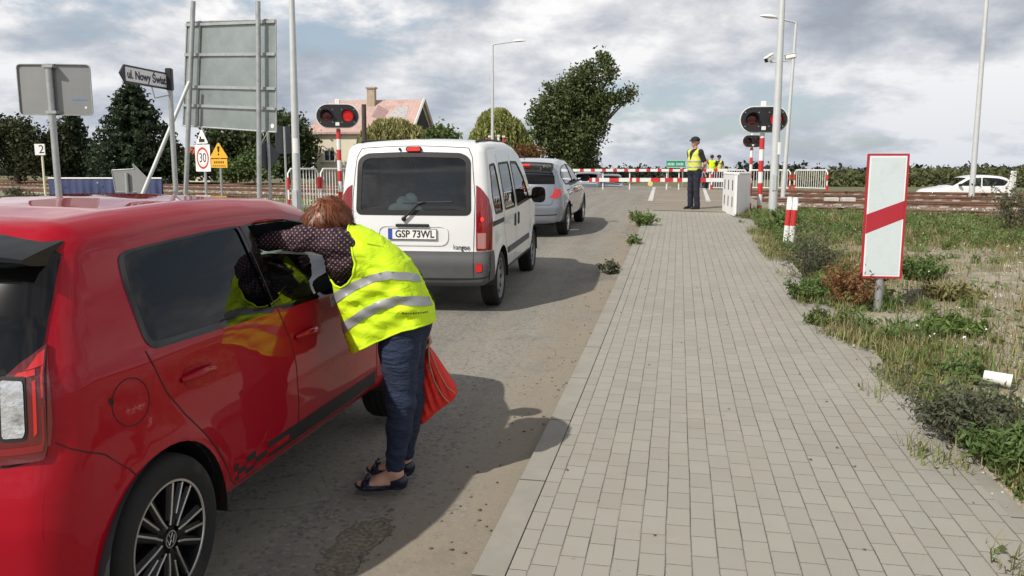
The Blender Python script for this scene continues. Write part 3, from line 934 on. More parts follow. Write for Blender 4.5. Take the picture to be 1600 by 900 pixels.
# ================================================================ BACKGROUND TREES
broadleaf('poplar_tree', 'tall dark green tree leaning to the right, with a branch stretched out towards the crossing', 'tree', 890, 70,
          [(843, 180, 16), (850, 160, 11), (866, 148, 13), (885, 150, 20), (903, 128, 17), (922, 112, 14), (941, 98, 11), (950, 120, 14), (958, 108, 6), (915, 160, 28), (862, 190, 22), (886, 185, 24), (875, 215, 28), (908, 212, 28), (840, 214, 17), (942, 150, 12),
           (928, 190, 20), (884, 240, 30), (915, 245, 20), (966, 152, 8), (982, 148, 11), (992, 143, 6), (958, 158, 8), (938, 88, 6), (857, 138, 6), (897, 108, 6), (930, 170, 18), (936, 200, 9), (875, 128, 6)],
          27000, 0.19, M_LEAF_POPLAR, 11, trunk_r=0.45, per=14, spread=0.27, fill=0.15)
def willow(label, px, Y, cx_list, top_py, bot_py, n_str, seed, m):
    Y = Y * KY
    r = np.random.default_rng(seed)
    b = P(px, 262, Y); z0 = float(H(b.x, Y)); t = thing('willow_tree', label, 'willow', (b.x, Y, z0))
    pts = []
    for _ in range(n_str):
        c = cx_list[r.integers(len(cx_list))]
        cc = P(c[0], c[1], Y); R = c[2] * Y / FPX
        a = r.uniform(0, 6.283); u = math.sqrt(r.random()); ph = r.uniform(0, 1)
        d = np.array([math.cos(a) * u, math.sin(a) * u]); hz = math.sqrt(max(0, 1 - u * u))
        x0, y0, z1 = cc.x - b.x + d[0] * R, cc.y - Y + d[1] * R, cc.z - z0 + hz * R * 0.9
        ln = r.uniform(0.8, 3.2) * (0.5 + u * 0.8); nn = int(ln / 0.16) + 2
        s = np.linspace(0, 1, nn)
        out = 0.35 * np.sqrt(s)
        p = np.stack([x0 + d[0] * out + r.normal(0, .04, nn), y0 + d[1] * out + r.normal(0, .04, nn), z1 - s * ln], 1)
        pts.append(p)
    pts = np.concatenate(pts); pts = pts[pts[:, 2] > 0.2]
    v, f = leaf_mesh(pts, 0.11, r, aspect=3.2, droop=2.2)
    mesh_obj('crown', v, f, m, t)
    mb = MB().tube([(0, 0, -0.2), (0.1, 0, 1.8), (0.3, 0, 3.4)], [0.35, 0.3, 0.2], 8)
    for c in cx_list:
        cc = P(c[0], c[1], Y); mb.tube([(0.2, 0, 2.2), ((cc.x - b.x) * .6, 0, (cc.z - z0) * .8), (cc.x - b.x, 0, cc.z - z0 + 0.5)], [0.2, 0.12, 0.04], 6)
    mb.build('trunk', M_BARK, t, smooth=60)
willow('yellow green weeping willow behind the white van, left of the tall leaning tree', 778, 62, [(775, 198, 30), (760, 215, 24), (795, 205, 24), (745, 225, 14), (810, 225, 20), (782, 185, 16)], 168, 250, 1500, 21, M_LEAF_WILLOW)
willow('small yellowish willow in front of the cream house', 607, 46, [(600, 210, 24), (625, 208, 22), (580, 218, 18), (645, 214, 18), (612, 200, 14)], 185, 240, 1300, 22, M_LEAF_YEL)
broadleaf('deciduous_tree', 'low green tree showing over the van roof, right of the house', 'tree', 690, 58, [(690, 212, 12), (672, 216, 10), (706, 218, 10), (655, 220, 12), (690, 228, 18)], 3500, 0.2, M_LEAF_BUSH, 31, per=4)
broadleaf('shrub', 'reddish green shrub at the foot of the tall leaning tree', 'shrub', 820, 55, [(815, 245, 14), (835, 250, 14), (800, 252, 12)], 2200, 0.16, M_LEAF_AUT, 32, trunk_r=0.06)
for k, (px, tp, Y, hw, sd, m, lab) in enumerate([
        (203, 122, 52, 66, 41, M_NEEDLE, 'tallest dark spruce, behind the street name sign'),
        (112, 168, 56, 34, 42, M_NEEDLE, 'narrow dark spruce just behind the grey back of the square sign'),
        (262, 196, 60, 30, 45, M_NEEDLE2, 'shorter dark conifer at the right flank of the tallest spruce')]):
    conifer(lab, px, tp, Y, hw, sd, m, group='conifers beyond the tracks', dens=1.25)
broadleaf('pine_tree', 'broad dark pine at the far left edge, beyond the tracks', 'tree', 25, 54, [(10, 215, 26), (35, 205, 18), (45, 225, 24), (-20, 210, 30), (20, 245, 30), (60, 245, 22), (5, 193, 10), (70, 225, 16)], 12000, 0.16, M_NEEDLE2, 51, per=6, spread=0.2)
broadleaf('pine_tree', 'dark pine between the far left pine and the narrow spruce', 'tree', 92, 55, [(88, 225, 20), (95, 205, 14), (100, 245, 24), (75, 250, 18)], 5500, 0.16, M_NEEDLE2, 52, per=6, spread=0.2)
broadleaf('deciduous_tree', 'bushy dark tree behind the billboard posts', 'tree', 365, 57, [(350, 225, 26), (375, 212, 22), (360, 245, 30), (330, 250, 22), (395, 230, 22)], 9000, 0.19, M_LEAF_DARK, 53, per=5)
broadleaf('deciduous_tree', 'dark tree between the billboard and the cream house, behind the tall lamp post', 'tree', 450, 56, [(440, 200, 20), (462, 205, 20), (445, 228, 28), (470, 235, 24), (425, 240, 22), (450, 250, 26), (432, 186, 10), (478, 215, 12)], 10000, 0.19, M_LEAF_DARK, 54, per=5)
broadleaf('shrub', 'light green bush low behind the rails, right of the yellow warning sign', 'shrub', 398, 50, [(398, 255, 14), (380, 262, 14), (415, 264, 12), (360, 268, 10)], 3500, 0.16, M_LEAF_BUSH, 55, trunk_r=0.06)
broadleaf('shrub', 'green hedge bush low between the tallest spruce and the billboard', 'shrub', 290, 52, [(280, 262, 12), (300, 258, 14), (318, 262, 12), (262, 268, 10)], 3200, 0.16, M_LEAF_DARK, 56, trunk_r=0.06)
# woodland far beyond the fields: one mass
def woodland():
    r = np.random.default_rng(77); bl = []
    for px in range(1228, 1680, 9):
        Y = r.uniform(92, 120); top = 272 - r.uniform(-4, 6) - (3 if px > 1400 else 0); rad = r.uniform(11, 16)
        c = P(px, top + rad * 0.8, Y); R = rad * Y / FPX
        bl.append((c.x, c.y, c.z, R, R, R * 0.85)); bl.append((c.x, c.y, c.z - R * 0.9, R * 1.1, R, R)); bl.append((c.x + 0.4, c.y, c.z - R * 2.0, R * 1.2, R, R))
    pts = clump(blob_points(bl, 9500, r, 0.25), 4, 0.3, r)
    v1, f1 = leaf_mesh(pts, 0.34, r)
    o = mesh_obj('woodland', v1, f1, leaf_m('leaf_wood', (0.12, 0.135, 0.052), isl=0.3)); tag(o, 'belt of green scrub woodland beyond the tracks and the white car', 'woodland', kind='stuff')
    bl = []
    for px in range(-60, 1700, 10):
        Y = r.uniform(420, 520); top = 264 - r.uniform(-2, 4) - (5 if 1150 < px < 1260 else 0); rad = r.uniform(7, 10)
        c = P(px, top + rad, Y); R = rad * Y / FPX
        bl.append((c.x, c.y, c.z, R, R, R)); bl.append((c.x, c.y, c.z - R * 1.4, R * 1.3, R, R))
    pts = clump(blob_points(bl, 9000, r, 0.25), 4, 1.0, r)
    v1, f1 = leaf_mesh(pts, 1.5, r)
    o = mesh_obj('distant_forest', v1, f1, leaf_m('leaf_far', (0.035, 0.048, 0.035), isl=0.2)); tag(o, 'thin dark line of forest along the horizon', 'forest', kind='stuff')
woodland()
for k in range(12):
    pass

# ================================================================ HOUSE
M_WALL = mat('house_render', (0.70, 0.64, 0.50), 0.9, var=0.06, vscale=1.5, dirt=(0.55, 0.5, 0.4), dscale=0.8, dlow=0.5, dhigh=0.8)
M_TILE = mat('roof_tile', (0.50, 0.345, 0.30), 0.8, var=0.12, vscale=2.0, dirt=(0.36, 0.26, 0.24), dscale=0.7, dlow=0.5, dhigh=0.7)
M_TILE_OLD = mat('roof_tile_old', (0.30, 0.20, 0.19), 0.8, var=0.15)
M_REDWOOD = mat('red_balcony', (0.35, 0.05, 0.04), 0.7, var=0.1)
M_WHITE = mat('white_paint', (0.78, 0.78, 0.76), 0.55, var=0.05, vscale=6, dirt=(0.5, 0.48, 0.44), dscale=5, dlow=0.55, dhigh=0.8)
M_WINGLASS = mat('window_glass', (0.03, 0.035, 0.04), 0.08, spec=0.8)
M_BRICK = mat('chimney_plaster', (0.42, 0.34, 0.25), 0.9, var=0.2, vscale=5)
M_DARKWOOD = mat('dark_wood', (0.045, 0.038, 0.033), 0.85, var=0.2)
def tile_bump(m, sx, sz):
    nt = m.node_tree; N, L = nt.nodes, nt.links; t = NT(N, L); tc = N.new('ShaderNodeTexCoord'); s = t.sep(tc.outputs['Object'])
    a = t.m('ABSOLUTE', t.m('SINE', t.m('MULTIPLY', s[0], math.pi * sx))); b = t.m('FRACT', t.m('MULTIPLY', s[2], sz))
    bp = N.new('ShaderNodeBump'); bp.inputs['Distance'].default_value = 0.012
    L.new(t.m('ADD', a, t.m('MULTIPLY', b, 0.8)), bp.inputs['Height']); L.new(bp.outputs[0], N['Principled BSDF'].inputs['Normal'])
tile_bump(M_TILE, 3.3, 4.0)
def house():
    Y = 58.0 * KY
    c = P(563, 262, Y); t = thing('house', 'cream house with a steep pink tiled roof and a chimney, left of the white van', 'house', (c.x, Y, -0.3), math.radians(-9))
    k = Y / FPX
    wl, wr = (497 - 572) * k, (655 - 572) * k        # wall ends
    ze, zr = 4.85, 7.25                              # eaves, ridge
    D = 6.4
    # walls with a window opening in front
    W = MB(); out = [(wl, 0.0), (wr, 0.0), (wr, ze), (wl, ze)]
    wx0, wx1, wz0, wz1 = (513 - 572) * k, (531 - 572) * k, 2.35, 3.2
    V, F = triangulate(out, [[(wx0, wz0), (wx1, wz0), (wx1, wz1), (wx0, wz1)]], 0.8)
    W.add([(a, 0, b) for a, b in V], [tuple(f) for f in F])
    W.add([(wl, D, 0), (wr, D, 0), (wr, D, ze), (wl, D, ze)], [(0, 1, 2, 3)])
    for x in (wl, wr): W.add([(x, 0, 0), (x, D, 0), (x, D, ze), (x, D / 2, zr - 0.12), (x, 0, ze)], [(0, 1, 2, 3, 4)])
    for a in ((wx0, wz0, wx1, wz0), (wx1, wz0, wx1, wz1), (wx1, wz1, wx0, wz1), (wx0, wz1, wx0, wz0)):
        W.add([(a[0], 0, a[1]), (a[2], 0, a[3]), (a[2], 0.15, a[3]), (a[0], 0.15, a[1])], [(0, 1, 2, 3)])
    W.build('wall', M_WALL, t)
    w = MB()
    for x in np.linspace(wx0 + .03, wx1 - .03, 3): w.box((x, 0.1, (wz0 + wz1) / 2), (0.07, 0.06, wz1 - wz0))
    for z in (wz0 + .03, wz1 - .03): w.box(((wx0 + wx1) / 2, 0.103, z), (wx1 - wx0, 0.06, 0.07))
    w.box(((wx0 + wx1) / 2, -0.05, wz0 - 0.05), (wx1 - wx0 + .25, 0.2, 0.06))
    wo = w.build('window', M_WHITE, t)
    MB().box(((wx0 + wx1) / 2, 0.135, (wz0 + wz1) / 2), (wx1 - wx0, 0.01, wz1 - wz0)).build('pane', M_WINGLASS, wo)
    R = MB(); ov = 0.35
    xl, xr = wl - 0.55, wr + 0.15
    th = 0.16; yy = -ov; ze2 = ze - ov * (zr - ze) / (D / 2)
    for sgn in (0, 1):
        ya, yb = (yy, D / 2) if sgn == 0 else (D - yy, D / 2)
        a = [(xl + 0.0, ya, ze2), (xr, ya, ze2), (xr - (0.0), yb, zr), (xl + 1.1, yb, zr)]
        R.add(a + [(p[0], p[1], p[2] - th) for p in a], [(0, 1, 2, 3), (7, 6, 5, 4), (0, 4, 5, 1), (1, 5, 6, 2), (3, 2, 6, 7), (0, 3, 7, 4)])
    ro = R.build('roof', M_TILE, t)
    # half hip on the left end
    H2 = MB(); H2.add([(xl, yy, ze2 + .003), (xl, D - yy, ze2 + .003), (xl + 1.1, D / 2, zr + .003)], [(0, 1, 2)]); H2.build('hip', M_TILE, ro)
    ch = MB().box(((575 - 572) * k, D / 2 - 0.5, zr - 0.1), (0.62, 0.5, 1.9)); ch.box(((575 - 572) * k, D / 2 - 0.5, zr + 0.9), (0.8, 0.66, 0.12))
    ch.build('chimney', M_BRICK, ro)
    # old darker tiles laid where a dormer was patched
    px0 = (583 - 572) * k; f = lambda y: ze2 + (zr - ze2) * (y - yy) / (D / 2 - yy) + 0.02
    pt = [(px0, 1.3), (px0 + 1.0, 0.9), (px0 + 1.25, 1.9), (px0 + 0.2, 2.6)]
    MB().add([(x, y, f(y)) for x, y in pt], [(0, 1, 2, 3)]).build('roof_patch', M_TILE_OLD, ro)
    pt = [(px0 + 1.3, 1.3), (px0 + 2.9, 1.1), (px0 + 2.7, 2.5), (px0 + 1.8, 2.3)]
    MB().add([(x, y, f(y)) for x, y in pt], [(0, 1, 2, 3)]).build('roof_patch', mat('lichen_tile', (0.42, 0.40, 0.40), 0.9, var=0.25, vscale=5), ro)
    # gable boards at the right end
    g = MB()
    for ya in (-0.45, D + 0.45):
        a = Vector((xr + 0.02, ya, ze2)); b = Vector((xr + 0.02, D / 2, zr + 0.05)); g.tube([a, b], 0.11, 4)
    g.build('gable_board', M_WHITE, t)
    MB().add([(wr + 0.03, 0.5, ze - .1), (wr + 0.03, D - .5, ze - .1), (wr + 0.03, D / 2, zr - 0.6)], [(0, 1, 2)]).build('gable_boarding', M_DARKWOOD, t)
    bl = MB().box((wl - 0.35, 0.6, 3.95), (0.7, 1.0, 0.7)); bl.build('balcony', M_REDWOOD, t)
    # small grey metal boxes low on the wall
house()
def red_roof_house():
    Y = 92.0 * KY; c = P(304, 262, Y); k = Y / FPX
    t = thing('house', 'far small house of which mostly the red roof shows left of the speed limit sign', 'house', (c.x, Y, -1.2))
    W = MB().box((0, 3, 2.0), (3.6, 6, 4.0)); W.build('wall', M_WALL, t)
    R = MB(); z0, z1 = 4.0, 5.4
    R.add([(-2.2, -0.4, z0), (2.2, -0.4, z0), (2.0, 3, z1), (-2.0, 3, z1), (-2.2, 6.4, z0), (2.2, 6.4, z0)], [(0, 1, 2, 3), (3, 2, 5, 4), (0, 3, 4), (1, 5, 2), (0, 4, 5, 1)])
    R.build('roof', mat('red_tile', (0.36, 0.09, 0.05), 0.8, var=0.15), t)
red_roof_house()
# ================================================================ STREET FURNITURE
M_GALV = mat('galvanised', (0.42, 0.44, 0.44), 0.45, metal=0.55, var=0.12, vscale=9, dirt=(0.28, 0.28, 0.26), dscale=6, dlow=0.5, dhigh=0.75)
M_GALV_SHEET = mat('galvanised_sheet', (0.34, 0.385, 0.375), 0.42, metal=0.55, var=0.10, vscale=2.2, dirt=(0.24, 0.27, 0.265), dscale=1.3, dlow=0.4, dhigh=0.7)
M_GREYBACK = mat('grey_sign_back', (0.27, 0.275, 0.275), 0.5, metal=0.3, var=0.08, vscale=3)
M_DARKBACK = mat('dark_sign_back', (0.075, 0.08, 0.09), 0.5, var=0.1)
M_POLE = mat('pole_grey', (0.58, 0.60, 0.60), 0.5, metal=0.2, var=0.07, vscale=5)
M_BARRIER = mat('barrier_white', (0.86, 0.86, 0.85), 0.5, var=0.03, vscale=3)
M_RED = mat('sign_red', (0.56, 0.035, 0.035), 0.5, var=0.08, vscale=8, dirt=(0.4, 0.1, 0.08), dscale=10, dlow=0.6, dhigh=0.8)
M_DKRED = mat('sign_dark_red', (0.40, 0.022, 0.035), 0.45, var=0.06)
M_SIGNWHITE = mat('sign_white', (0.80, 0.80, 0.79), 0.45, var=0.03)
M_SIGNFIELD = mat('sign_reflective_field', (0.60, 0.665, 0.68), 0.35, var=0.025, vscale=30, dirt=(0.5, 0.55, 0.56), dscale=6, dlow=0.5, dhigh=0.9)
M_BLACK = mat('black_plastic', (0.018, 0.018, 0.02), 0.42, var=0.15)
M_YELLOW = mat('sign_yellow', (0.80, 0.42, 0.03), 0.5, var=0.05)
M_BLUE = mat('tarp_blue', (0.05, 0.065, 0.155), 0.6, var=0.18, vscale=2)
M_CREAM = mat('cream_post', (0.72, 0.68, 0.50), 0.7, var=0.1)
M_GREEN = mat('sign_green', (0.02, 0.33, 0.20), 0.5)
M_LAMP_OFF = mat('signal_lens_dark', (0.10, 0.012, 0.012), 0.15)
M_LAMP_ON = mat('signal_lens_lit', (0.5, 0.015, 0.015), 0.3, emit=((1.0, 0.02, 0.02), 0.4))
M_GLASSY = mat('lamp_cover', (0.5, 0.52, 0.52), 0.15)
M_CONC = mat('concrete_block', (0.55, 0.54, 0.5), 0.9, var=0.15, vscale=4)
M_WOODPOLE = mat('tarred_pole', (0.07, 0.055, 0.045), 0.9, var=0.2)

def base(px, Y):
    x = (px - 800) / FPX * (Y * math.cos(PITCH) + 1.2 * math.sin(PITCH)); return Vector((x, Y, float(H(x, Y))))
def vpx(px, py, Y):
    """ground point under the image point (px, py) seen at distance Y"""
    p = P(px, py, Y); return Vector((p.x, Y, float(H(p.x, Y))))
def local(t_loc, p): return Vector(p) - Vector(t_loc)
def plate(poly, thick=0.004, rim=0.012, mi=0):
    """sheet in the xz plane at y=0 facing -y with a folded rim towards +y"""
    mb = MB(); mb.prism(poly, 0, thick, 'y', mi)
    n = len(poly)
    if rim:
        inn = offset_poly(poly, -0.004)
        for i in range(n):
            a, b = poly[i], poly[(i + 1) % n]; c, d = inn[(i + 1) % n], inn[i]
            mb.add([(a[0], thick, a[1]), (b[0], thick, b[1]), (b[0], rim, b[1]), (a[0], rim, a[1]), (d[0], thick, d[1]), (c[0], thick, c[1]), (c[0], rim, c[1]), (d[0], rim, d[1])],
                   [(0, 1, 2, 3), (5, 4, 7, 6), (3, 2, 6, 7)], mi)
    return mb
def rect(w, h, z0=0.0, x0=None): 
    x0 = -w / 2 if x0 is None else x0
    return [(x0, z0), (x0 + w, z0), (x0 + w, z0 + h), (x0, z0 + h)]

# --- white and red distance board beside the footpath
def distance_board():
    Y = 8.232; b = vpx(1372, 500, Y); b.z = verge_z(b.x, b.y)
    t = thing('railway_distance_sign', 'tall white board with dark red rim and one slanting red stripe, standing in the weeds', 'road sign', b, math.radians(-9))
    z0 = P(1383, 435, Y).z - b.z; z1 = P(1396, 240, Y).z - b.z; w = 0.392; h = z1 - z0
    MB().tube([(0, 0.05, -0.3), (0, 0.05, z1 - 0.05)], 0.042, 20).build('post', M_GALV, t, smooth=40)
    o = plate(round_poly(rect(w, h, z0), 0.012, 3), 0.004, 0.02).build('board', M_DKRED, t)
    i1 = rect(w - 0.044, h - 0.044, z0 + 0.022); MB().prism(i1, -0.0025, -0.0005, 'y').build('white_border', M_SIGNWHITE, o)
    i2 = rect(w - 0.074, h - 0.074, z0 + 0.037)
    MB().prism(i2, -0.0045, -0.003, 'y').build('field', M_SIGNFIELD, o)
    xl, xr = -w / 2 + 0.022, w / 2 - 0.022
    MB().prism([(xl, z0 + h * (1 - .638)), (xr, z0 + h * (1 - .515)), (xr, z0 + h * (1 - .371)), (xl, z0 + h * (1 - .483))], -0.0065, -0.005, 'y').build('stripe', M_DKRED, o)
    for z in (z0 + 0.25 * h, z0 + 0.8 * h): MB().box((0, 0.05, z), (0.13, 0.1, 0.03)).build('clamp', M_GALV, t)
distance_board()

# --- short ribbed red and white delineator leaning in the weeds
def delineator():
    b = G(1231, 385); b.z = verge_z(b.x, b.y)
    t = thing('guard_post', 'short ribbed red and white post in the weeds between footpath and striped board', 'bollard', b, rot=(math.radians(3), math.radians(3), math.radians(-15)))
    mb = MB()
    for x in (-0.045, 0.045):
        zs = [-0.2, 0.06, 0.33, 0.34, 0.60, 0.61, 0.80]
        for i in range(len(zs) - 1):
            col = 1 if 0.335 < (zs[i] + zs[i + 1]) / 2 < 0.60 else 0
            mb.tube([(x, 0, zs[i]), (x, 0, zs[i + 1])], 0.042, 12, mi=col, cap=(i in (0, len(zs) - 2)))
    mb.box((0, 0.012, 0.29), (0.15, 0.03, 0.98), mi=0)
    mb.build('post', [M_WHITE, M_RED], t, smooth=40)
delineator()

# --- flashing light signals
def pill(w, h, n=12):
    r = h / 2; out = []
    for i in range(n + 1):
        a = -math.pi / 2 + math.pi * i / n; out.append((w / 2 - r + r * math.cos(a), r * math.sin(a)))
    for i in range(n + 1):
        a = math.pi / 2 + math.pi * i / n; out.append((-w / 2 + r + r * math.cos(a), r * math.sin(a)))
    return out
def striped_pole(mb, z0, z1, r, first, seg, n=14):
    z = z0; k = first
    while z < z1 - 1e-4:
        e = min(z1, z + seg); mb.tube([(0, 0, z), (0, 0, e)], r, n, mi=k % 2, cap=True); z = e; k += 1
def signal(label, px, py_mid, Y, w_px, base_py, rot, seg, lit=1, small=False, first=0, poler=0.06, back=False):
    Y = Y * KY
    b = vpx(px, base_py, Y)
    if small: b.z = 0.45
    else: b.z = float(H(b.x, Y))
    c = P(px, py_mid, Y); zc = c.z - b.z; xc = c.x - b.x
    k = Y / FPX; w = w_px * k; h = w * 0.56
    t = thing('crossing_light', label, 'signal light', b, rot, 'red flashing lights at the level crossing')
    mb = MB(); striped_pole(mb, -0.1, zc - h * 0.5 - 0.02, poler, first, seg)
    mb.build('pole', [M_WHITE, M_RED], t, smooth=40)
    MB().tube([(0, 0.0, zc - h * 0.5 - 0.02), (0, 0, zc + h * 0.62)], poler * 0.85, 12).build('mast_head', M_WHITE, t, smooth=40)
    bd = MB().prism([(x, z + zc) for x, z in pill(w, h)], -0.06 - poler, -0.035 - poler, 'y').build('backboard', M_WHITE, t)
    MB().prism([(x, z + zc) for x, z in pill(w * 0.955, h * 0.92)], -0.085 - poler, -0.0605 - poler, 'y').build('black_panel', M_BLACK, bd)
    y0 = -0.086 - poler
    for sgn in (-1, 1):
        cx = sgn * w * 0.245; R = h * 0.215
        ln = MB().lathe([(0.001, y0 - 0.022), (R * 0.5, y0 - 0.019), (R * 0.85, y0 - 0.01), (R, y0)], (cx, 0, zc), 'y', 24).build('lens', M_LAMP_ON if (sgn > 0 and lit) else M_LAMP_OFF, t, smooth=60)
        v, f = [], []
        n = 14
        for i in range(n + 1):
            a = math.radians(-30 + 240 * i / n)
            for rr, yy in ((R * 1.12, y0), (R * 1.16, y0 - 0.2 * (0.35 + 0.65 * max(0, math.sin(a))))): v.append((cx + rr * math.cos(a), yy, zc + rr * math.sin(a)))
        f = [(2 * i, 2 * i + 1, 2 * i + 3, 2 * i + 2) for i in range(n)]
        MB().add(v, f).build('hood', M_BLACK, t, smooth=50, fix=False)
        for dx, dz in ((-0.14, 0.26), (0.14, 0.26), (-0.14, -0.26), (0.14, -0.26)):
            MB().tube([(cx + dx * w, y0, zc + dz * h), (cx + dx * w, y0 - 0.012, zc + dz * h)], 0.014, 6).build('bolt', M_GALV, bd)
    MB().box((0, y0 - 0.004, zc - h * 0.33), (w * 0.09, 0.012, h * 0.14), bev=0.003).build('badge', M_SIGNWHITE, bd)
    if not small: MB().box((0, -0.0, zc + h * 0.56), (0.13, 0.13, 0.16), bev=0.015).build('top_cap', M_WHITE, t)
    return t
signal('red and white striped signal with one red lamp lit, in front of the cream house', 533, 181.5, 20.7, 66, 345, math.radians(4), 0.29, 1, first=0)
signal('big striped signal with one red lamp lit, partly behind the thick grey lamp post', 1186, 187, 18.1, 72, 332, math.radians(-8), 0.27, 1, first=1)
signal('small striped signal with its lamps dark, far off behind the bigger right signal', 1172, 220.5, 37.0, 34, 293, math.radians(6), 0.34, 0, small=True, first=1, poler=0.075)
# cluster of signal heads beyond the crossing, above the van roof
def far_heads():
    lab = ['leftmost of three dark signal heads close together above the white van roof', 'middle one of three dark signal heads close together above the white van roof',
           'rightmost of three dark signal heads close together above the white van roof']
    for i, (px, tp) in enumerate(((765, 214), (779, 213), (787, 214))):
        Y = 43.1 + i * 0.5; p = P(px, tp, Y); z0 = float(H(p.x, Y)); t = thing('signal_head', lab[i], 'signal light', (p.x, Y, z0), 0.2, 'distant signal heads')
        h = p.z - z0
        m2 = MB(); striped_pole(m2, 0, h, 0.06, i, 0.45, 8); m2.build('post', [M_WHITE, M_RED], t, smooth=50)
        MB().prism([(x, z + h - 0.45) for x, z in pill(0.62, 0.34)], 0.07, 0.11, 'y').build('head', M_BLACK, t)
        MB().box((0, 0, h + 0.02), (0.14, 0.14, 0.1), bev=0.01).build('cap', M_WHITE, t)
far_heads()

# --- lamp posts
def street_lamp(label, top, bot, Y, r0, r1, arm=None, group=None, extra=None, door=True):
    Y = Y * KY
    b = vpx(bot[0], bot[1], Y); a = P(top[0], top[1], Y); d = a - b; n = 14
    t = thing('street_lamp', label, 'street lamp', b, 0, group)
    h = d.z; lean = Vector((d.x, 0, d.z))
    o = MB().tube([(0, 0, -0.2), (0, 0, 0.0), lean * 0.33, lean * 0.66, lean], [r0, r0, r0 + (r1 - r0) * .33, r0 + (r1 - r0) * .66, r1], n).build('pole', M_POLE, t, smooth=40)
    if door:
        MB().box((-0.2 * r0, -r0 * 0.98, 0.75), (0.09, 0.02, 0.38), bev=0.004).build('access_door', M_POLE, t)
    if arm:
        e = P(arm[0], arm[1], Y) - b; s = lean
        el = s + Vector((0.0, 0, 0.0)); ex = (e - s)
        MB().tube([s - Vector((0, 0, 0.05)), s + ex * 0.05 + Vector((0, 0, 0.02)), s + ex * 0.45, s + ex * 0.85], [r1, r1 * 0.9, r1 * 0.75, r1 * 0.7], 10).build('arm', M_POLE, t, smooth=40)
        hd = s + ex * 0.85; dirx = 1 if ex.x > 0 else -1; L = arm[2]; ez = ex.z / abs(ex.x)
        lm = MB(); vs = []; rings = 8
        for i in range(rings + 1):
            u = i / rings; wd = 0.13 * math.sin(math.pi * min(1, 0.18 + u * 0.78)) ** 0.6; hh = 0.10 * math.sin(math.pi * min(1, 0.22 + u * 0.75)) ** 0.7
            cx, cz = hd.x + dirx * L * u, hd.z + ez * L * u * 0.4
            for k in range(12):
                an = 2 * math.pi * k / 12; vs.append((cx, hd.y + wd * math.cos(an), cz + hh * math.sin(an) * (1.0 if math.sin(an) > 0 else 0.5)))
        fs = [(i * 12 + k, i * 12 + (k + 1) % 12, (i + 1) * 12 + (k + 1) % 12, (i + 1) * 12 + k) for i in range(rings) for k in range(12)]
        fs += [tuple(range(12)), tuple(rings * 12 + k for k in range(12))]
        lm.add(vs, fs).build('lamp_head', M_WHITE, t, smooth=50)
    return t, b
street_lamp('tall grey lamp post with a white sticker, standing left of the cream house', (454, -60), (465, 345), 14.2, 0.085, 0.05)
tl, bl_ = street_lamp('thick grey lamp post right of the footpath, in front of the striped signal', (1225, -60), (1207, 333), 17.4, 0.105, 0.062)
street_lamp('distant lamp post with its arm to the right, above the white van', (770, 70), (769, 250), 45, 0.11, 0.05, (808, 64, 0.75), door=False)
street_lamp('slim lamp post with its arm to the left, behind the thick grey one', (1244, 36), (1224, 291), 29.5, 0.09, 0.05, (1206, 26, 0.6), door=False)
street_lamp('slim lamp post in front of the white car, on the far right', (1547, -70), (1519, 293), 29.5, 0.11, 0.07, door=False)
for (px, py, Y, par_lab) in ((463, 228, 14.2 * KY, 'a'), (1216, 232, 17.4 * KY, 'b')):
    p = P(px, py, Y); par = [o for o in COL.objects if o.name.startswith('street_lamp') and abs(o.location.y - Y) < 0.01][0]
    v, f = [], []; rr = (0.079 if Y < 17 else 0.0985)
    lp = par.location
    for i in range(7):
        a = math.radians(-130 + 80 * i / 6)
        for dz in (-0.14, 0.14): v.append((rr * math.cos(a) + p.x - lp.x, rr * math.sin(a), p.z - lp.z + dz))
    MB().add(v, [(2 * i, 2 * i + 2, 2 * i + 3, 2 * i + 1) for i in range(6)]).build('sticker', M_SIGNWHITE, par, smooth=60, fix=False)
# surveillance cameras on their own mast
def cctv():
    Y = 21.504; b = vpx(1208, 333, Y); t = thing('camera_mast', 'slim white mast with two white surveillance cameras, behind the thick grey lamp post', 'camera mast', b)
    top = P(1219, 96, Y) - b
    MB().tube([(0, 0, -0.1), top], [0.06, 0.045], 12).build('mast', M_POLE, t, smooth=40)
    MB().tube([top + Vector((-0.25, 0, -0.02)), top + Vector((0.27, 0, 0.03))], 0.02, 8).build('cross_arm', M_POLE, t, smooth=40)
    for dx, dz, rz, ry in ((-0.27, 0.08, 0.5, -0.5), (0.27, 0.12, -0.45, -0.15)):
        R = Matrix.Rotation(rz, 3, 'Z') @ Matrix.Rotation(ry, 3, 'Y')
        c = top + Vector((dx, 0, dz))
        o = MB().box(c, (0.26, 0.13, 0.12), rot=R, bev=0.025).build('security_camera', M_WHITE, t)
        MB().box(c + R @ Vector((-0.136, 0, -0.005)), (0.012, 0.1, 0.09), rot=R).build('lens', M_BLACK, o)
        MB().box(c + R @ Vector((-0.015, 0, 0.068)), (0.30, 0.14, 0.01), rot=R).build('sun_hood', M_WHITE, o)
        MB().tube([c + Vector((0, 0, -0.05)), top + Vector((dx * 0.8, 0, 0.0))], 0.02, 6).build('bracket', M_POLE, o)
cctv()

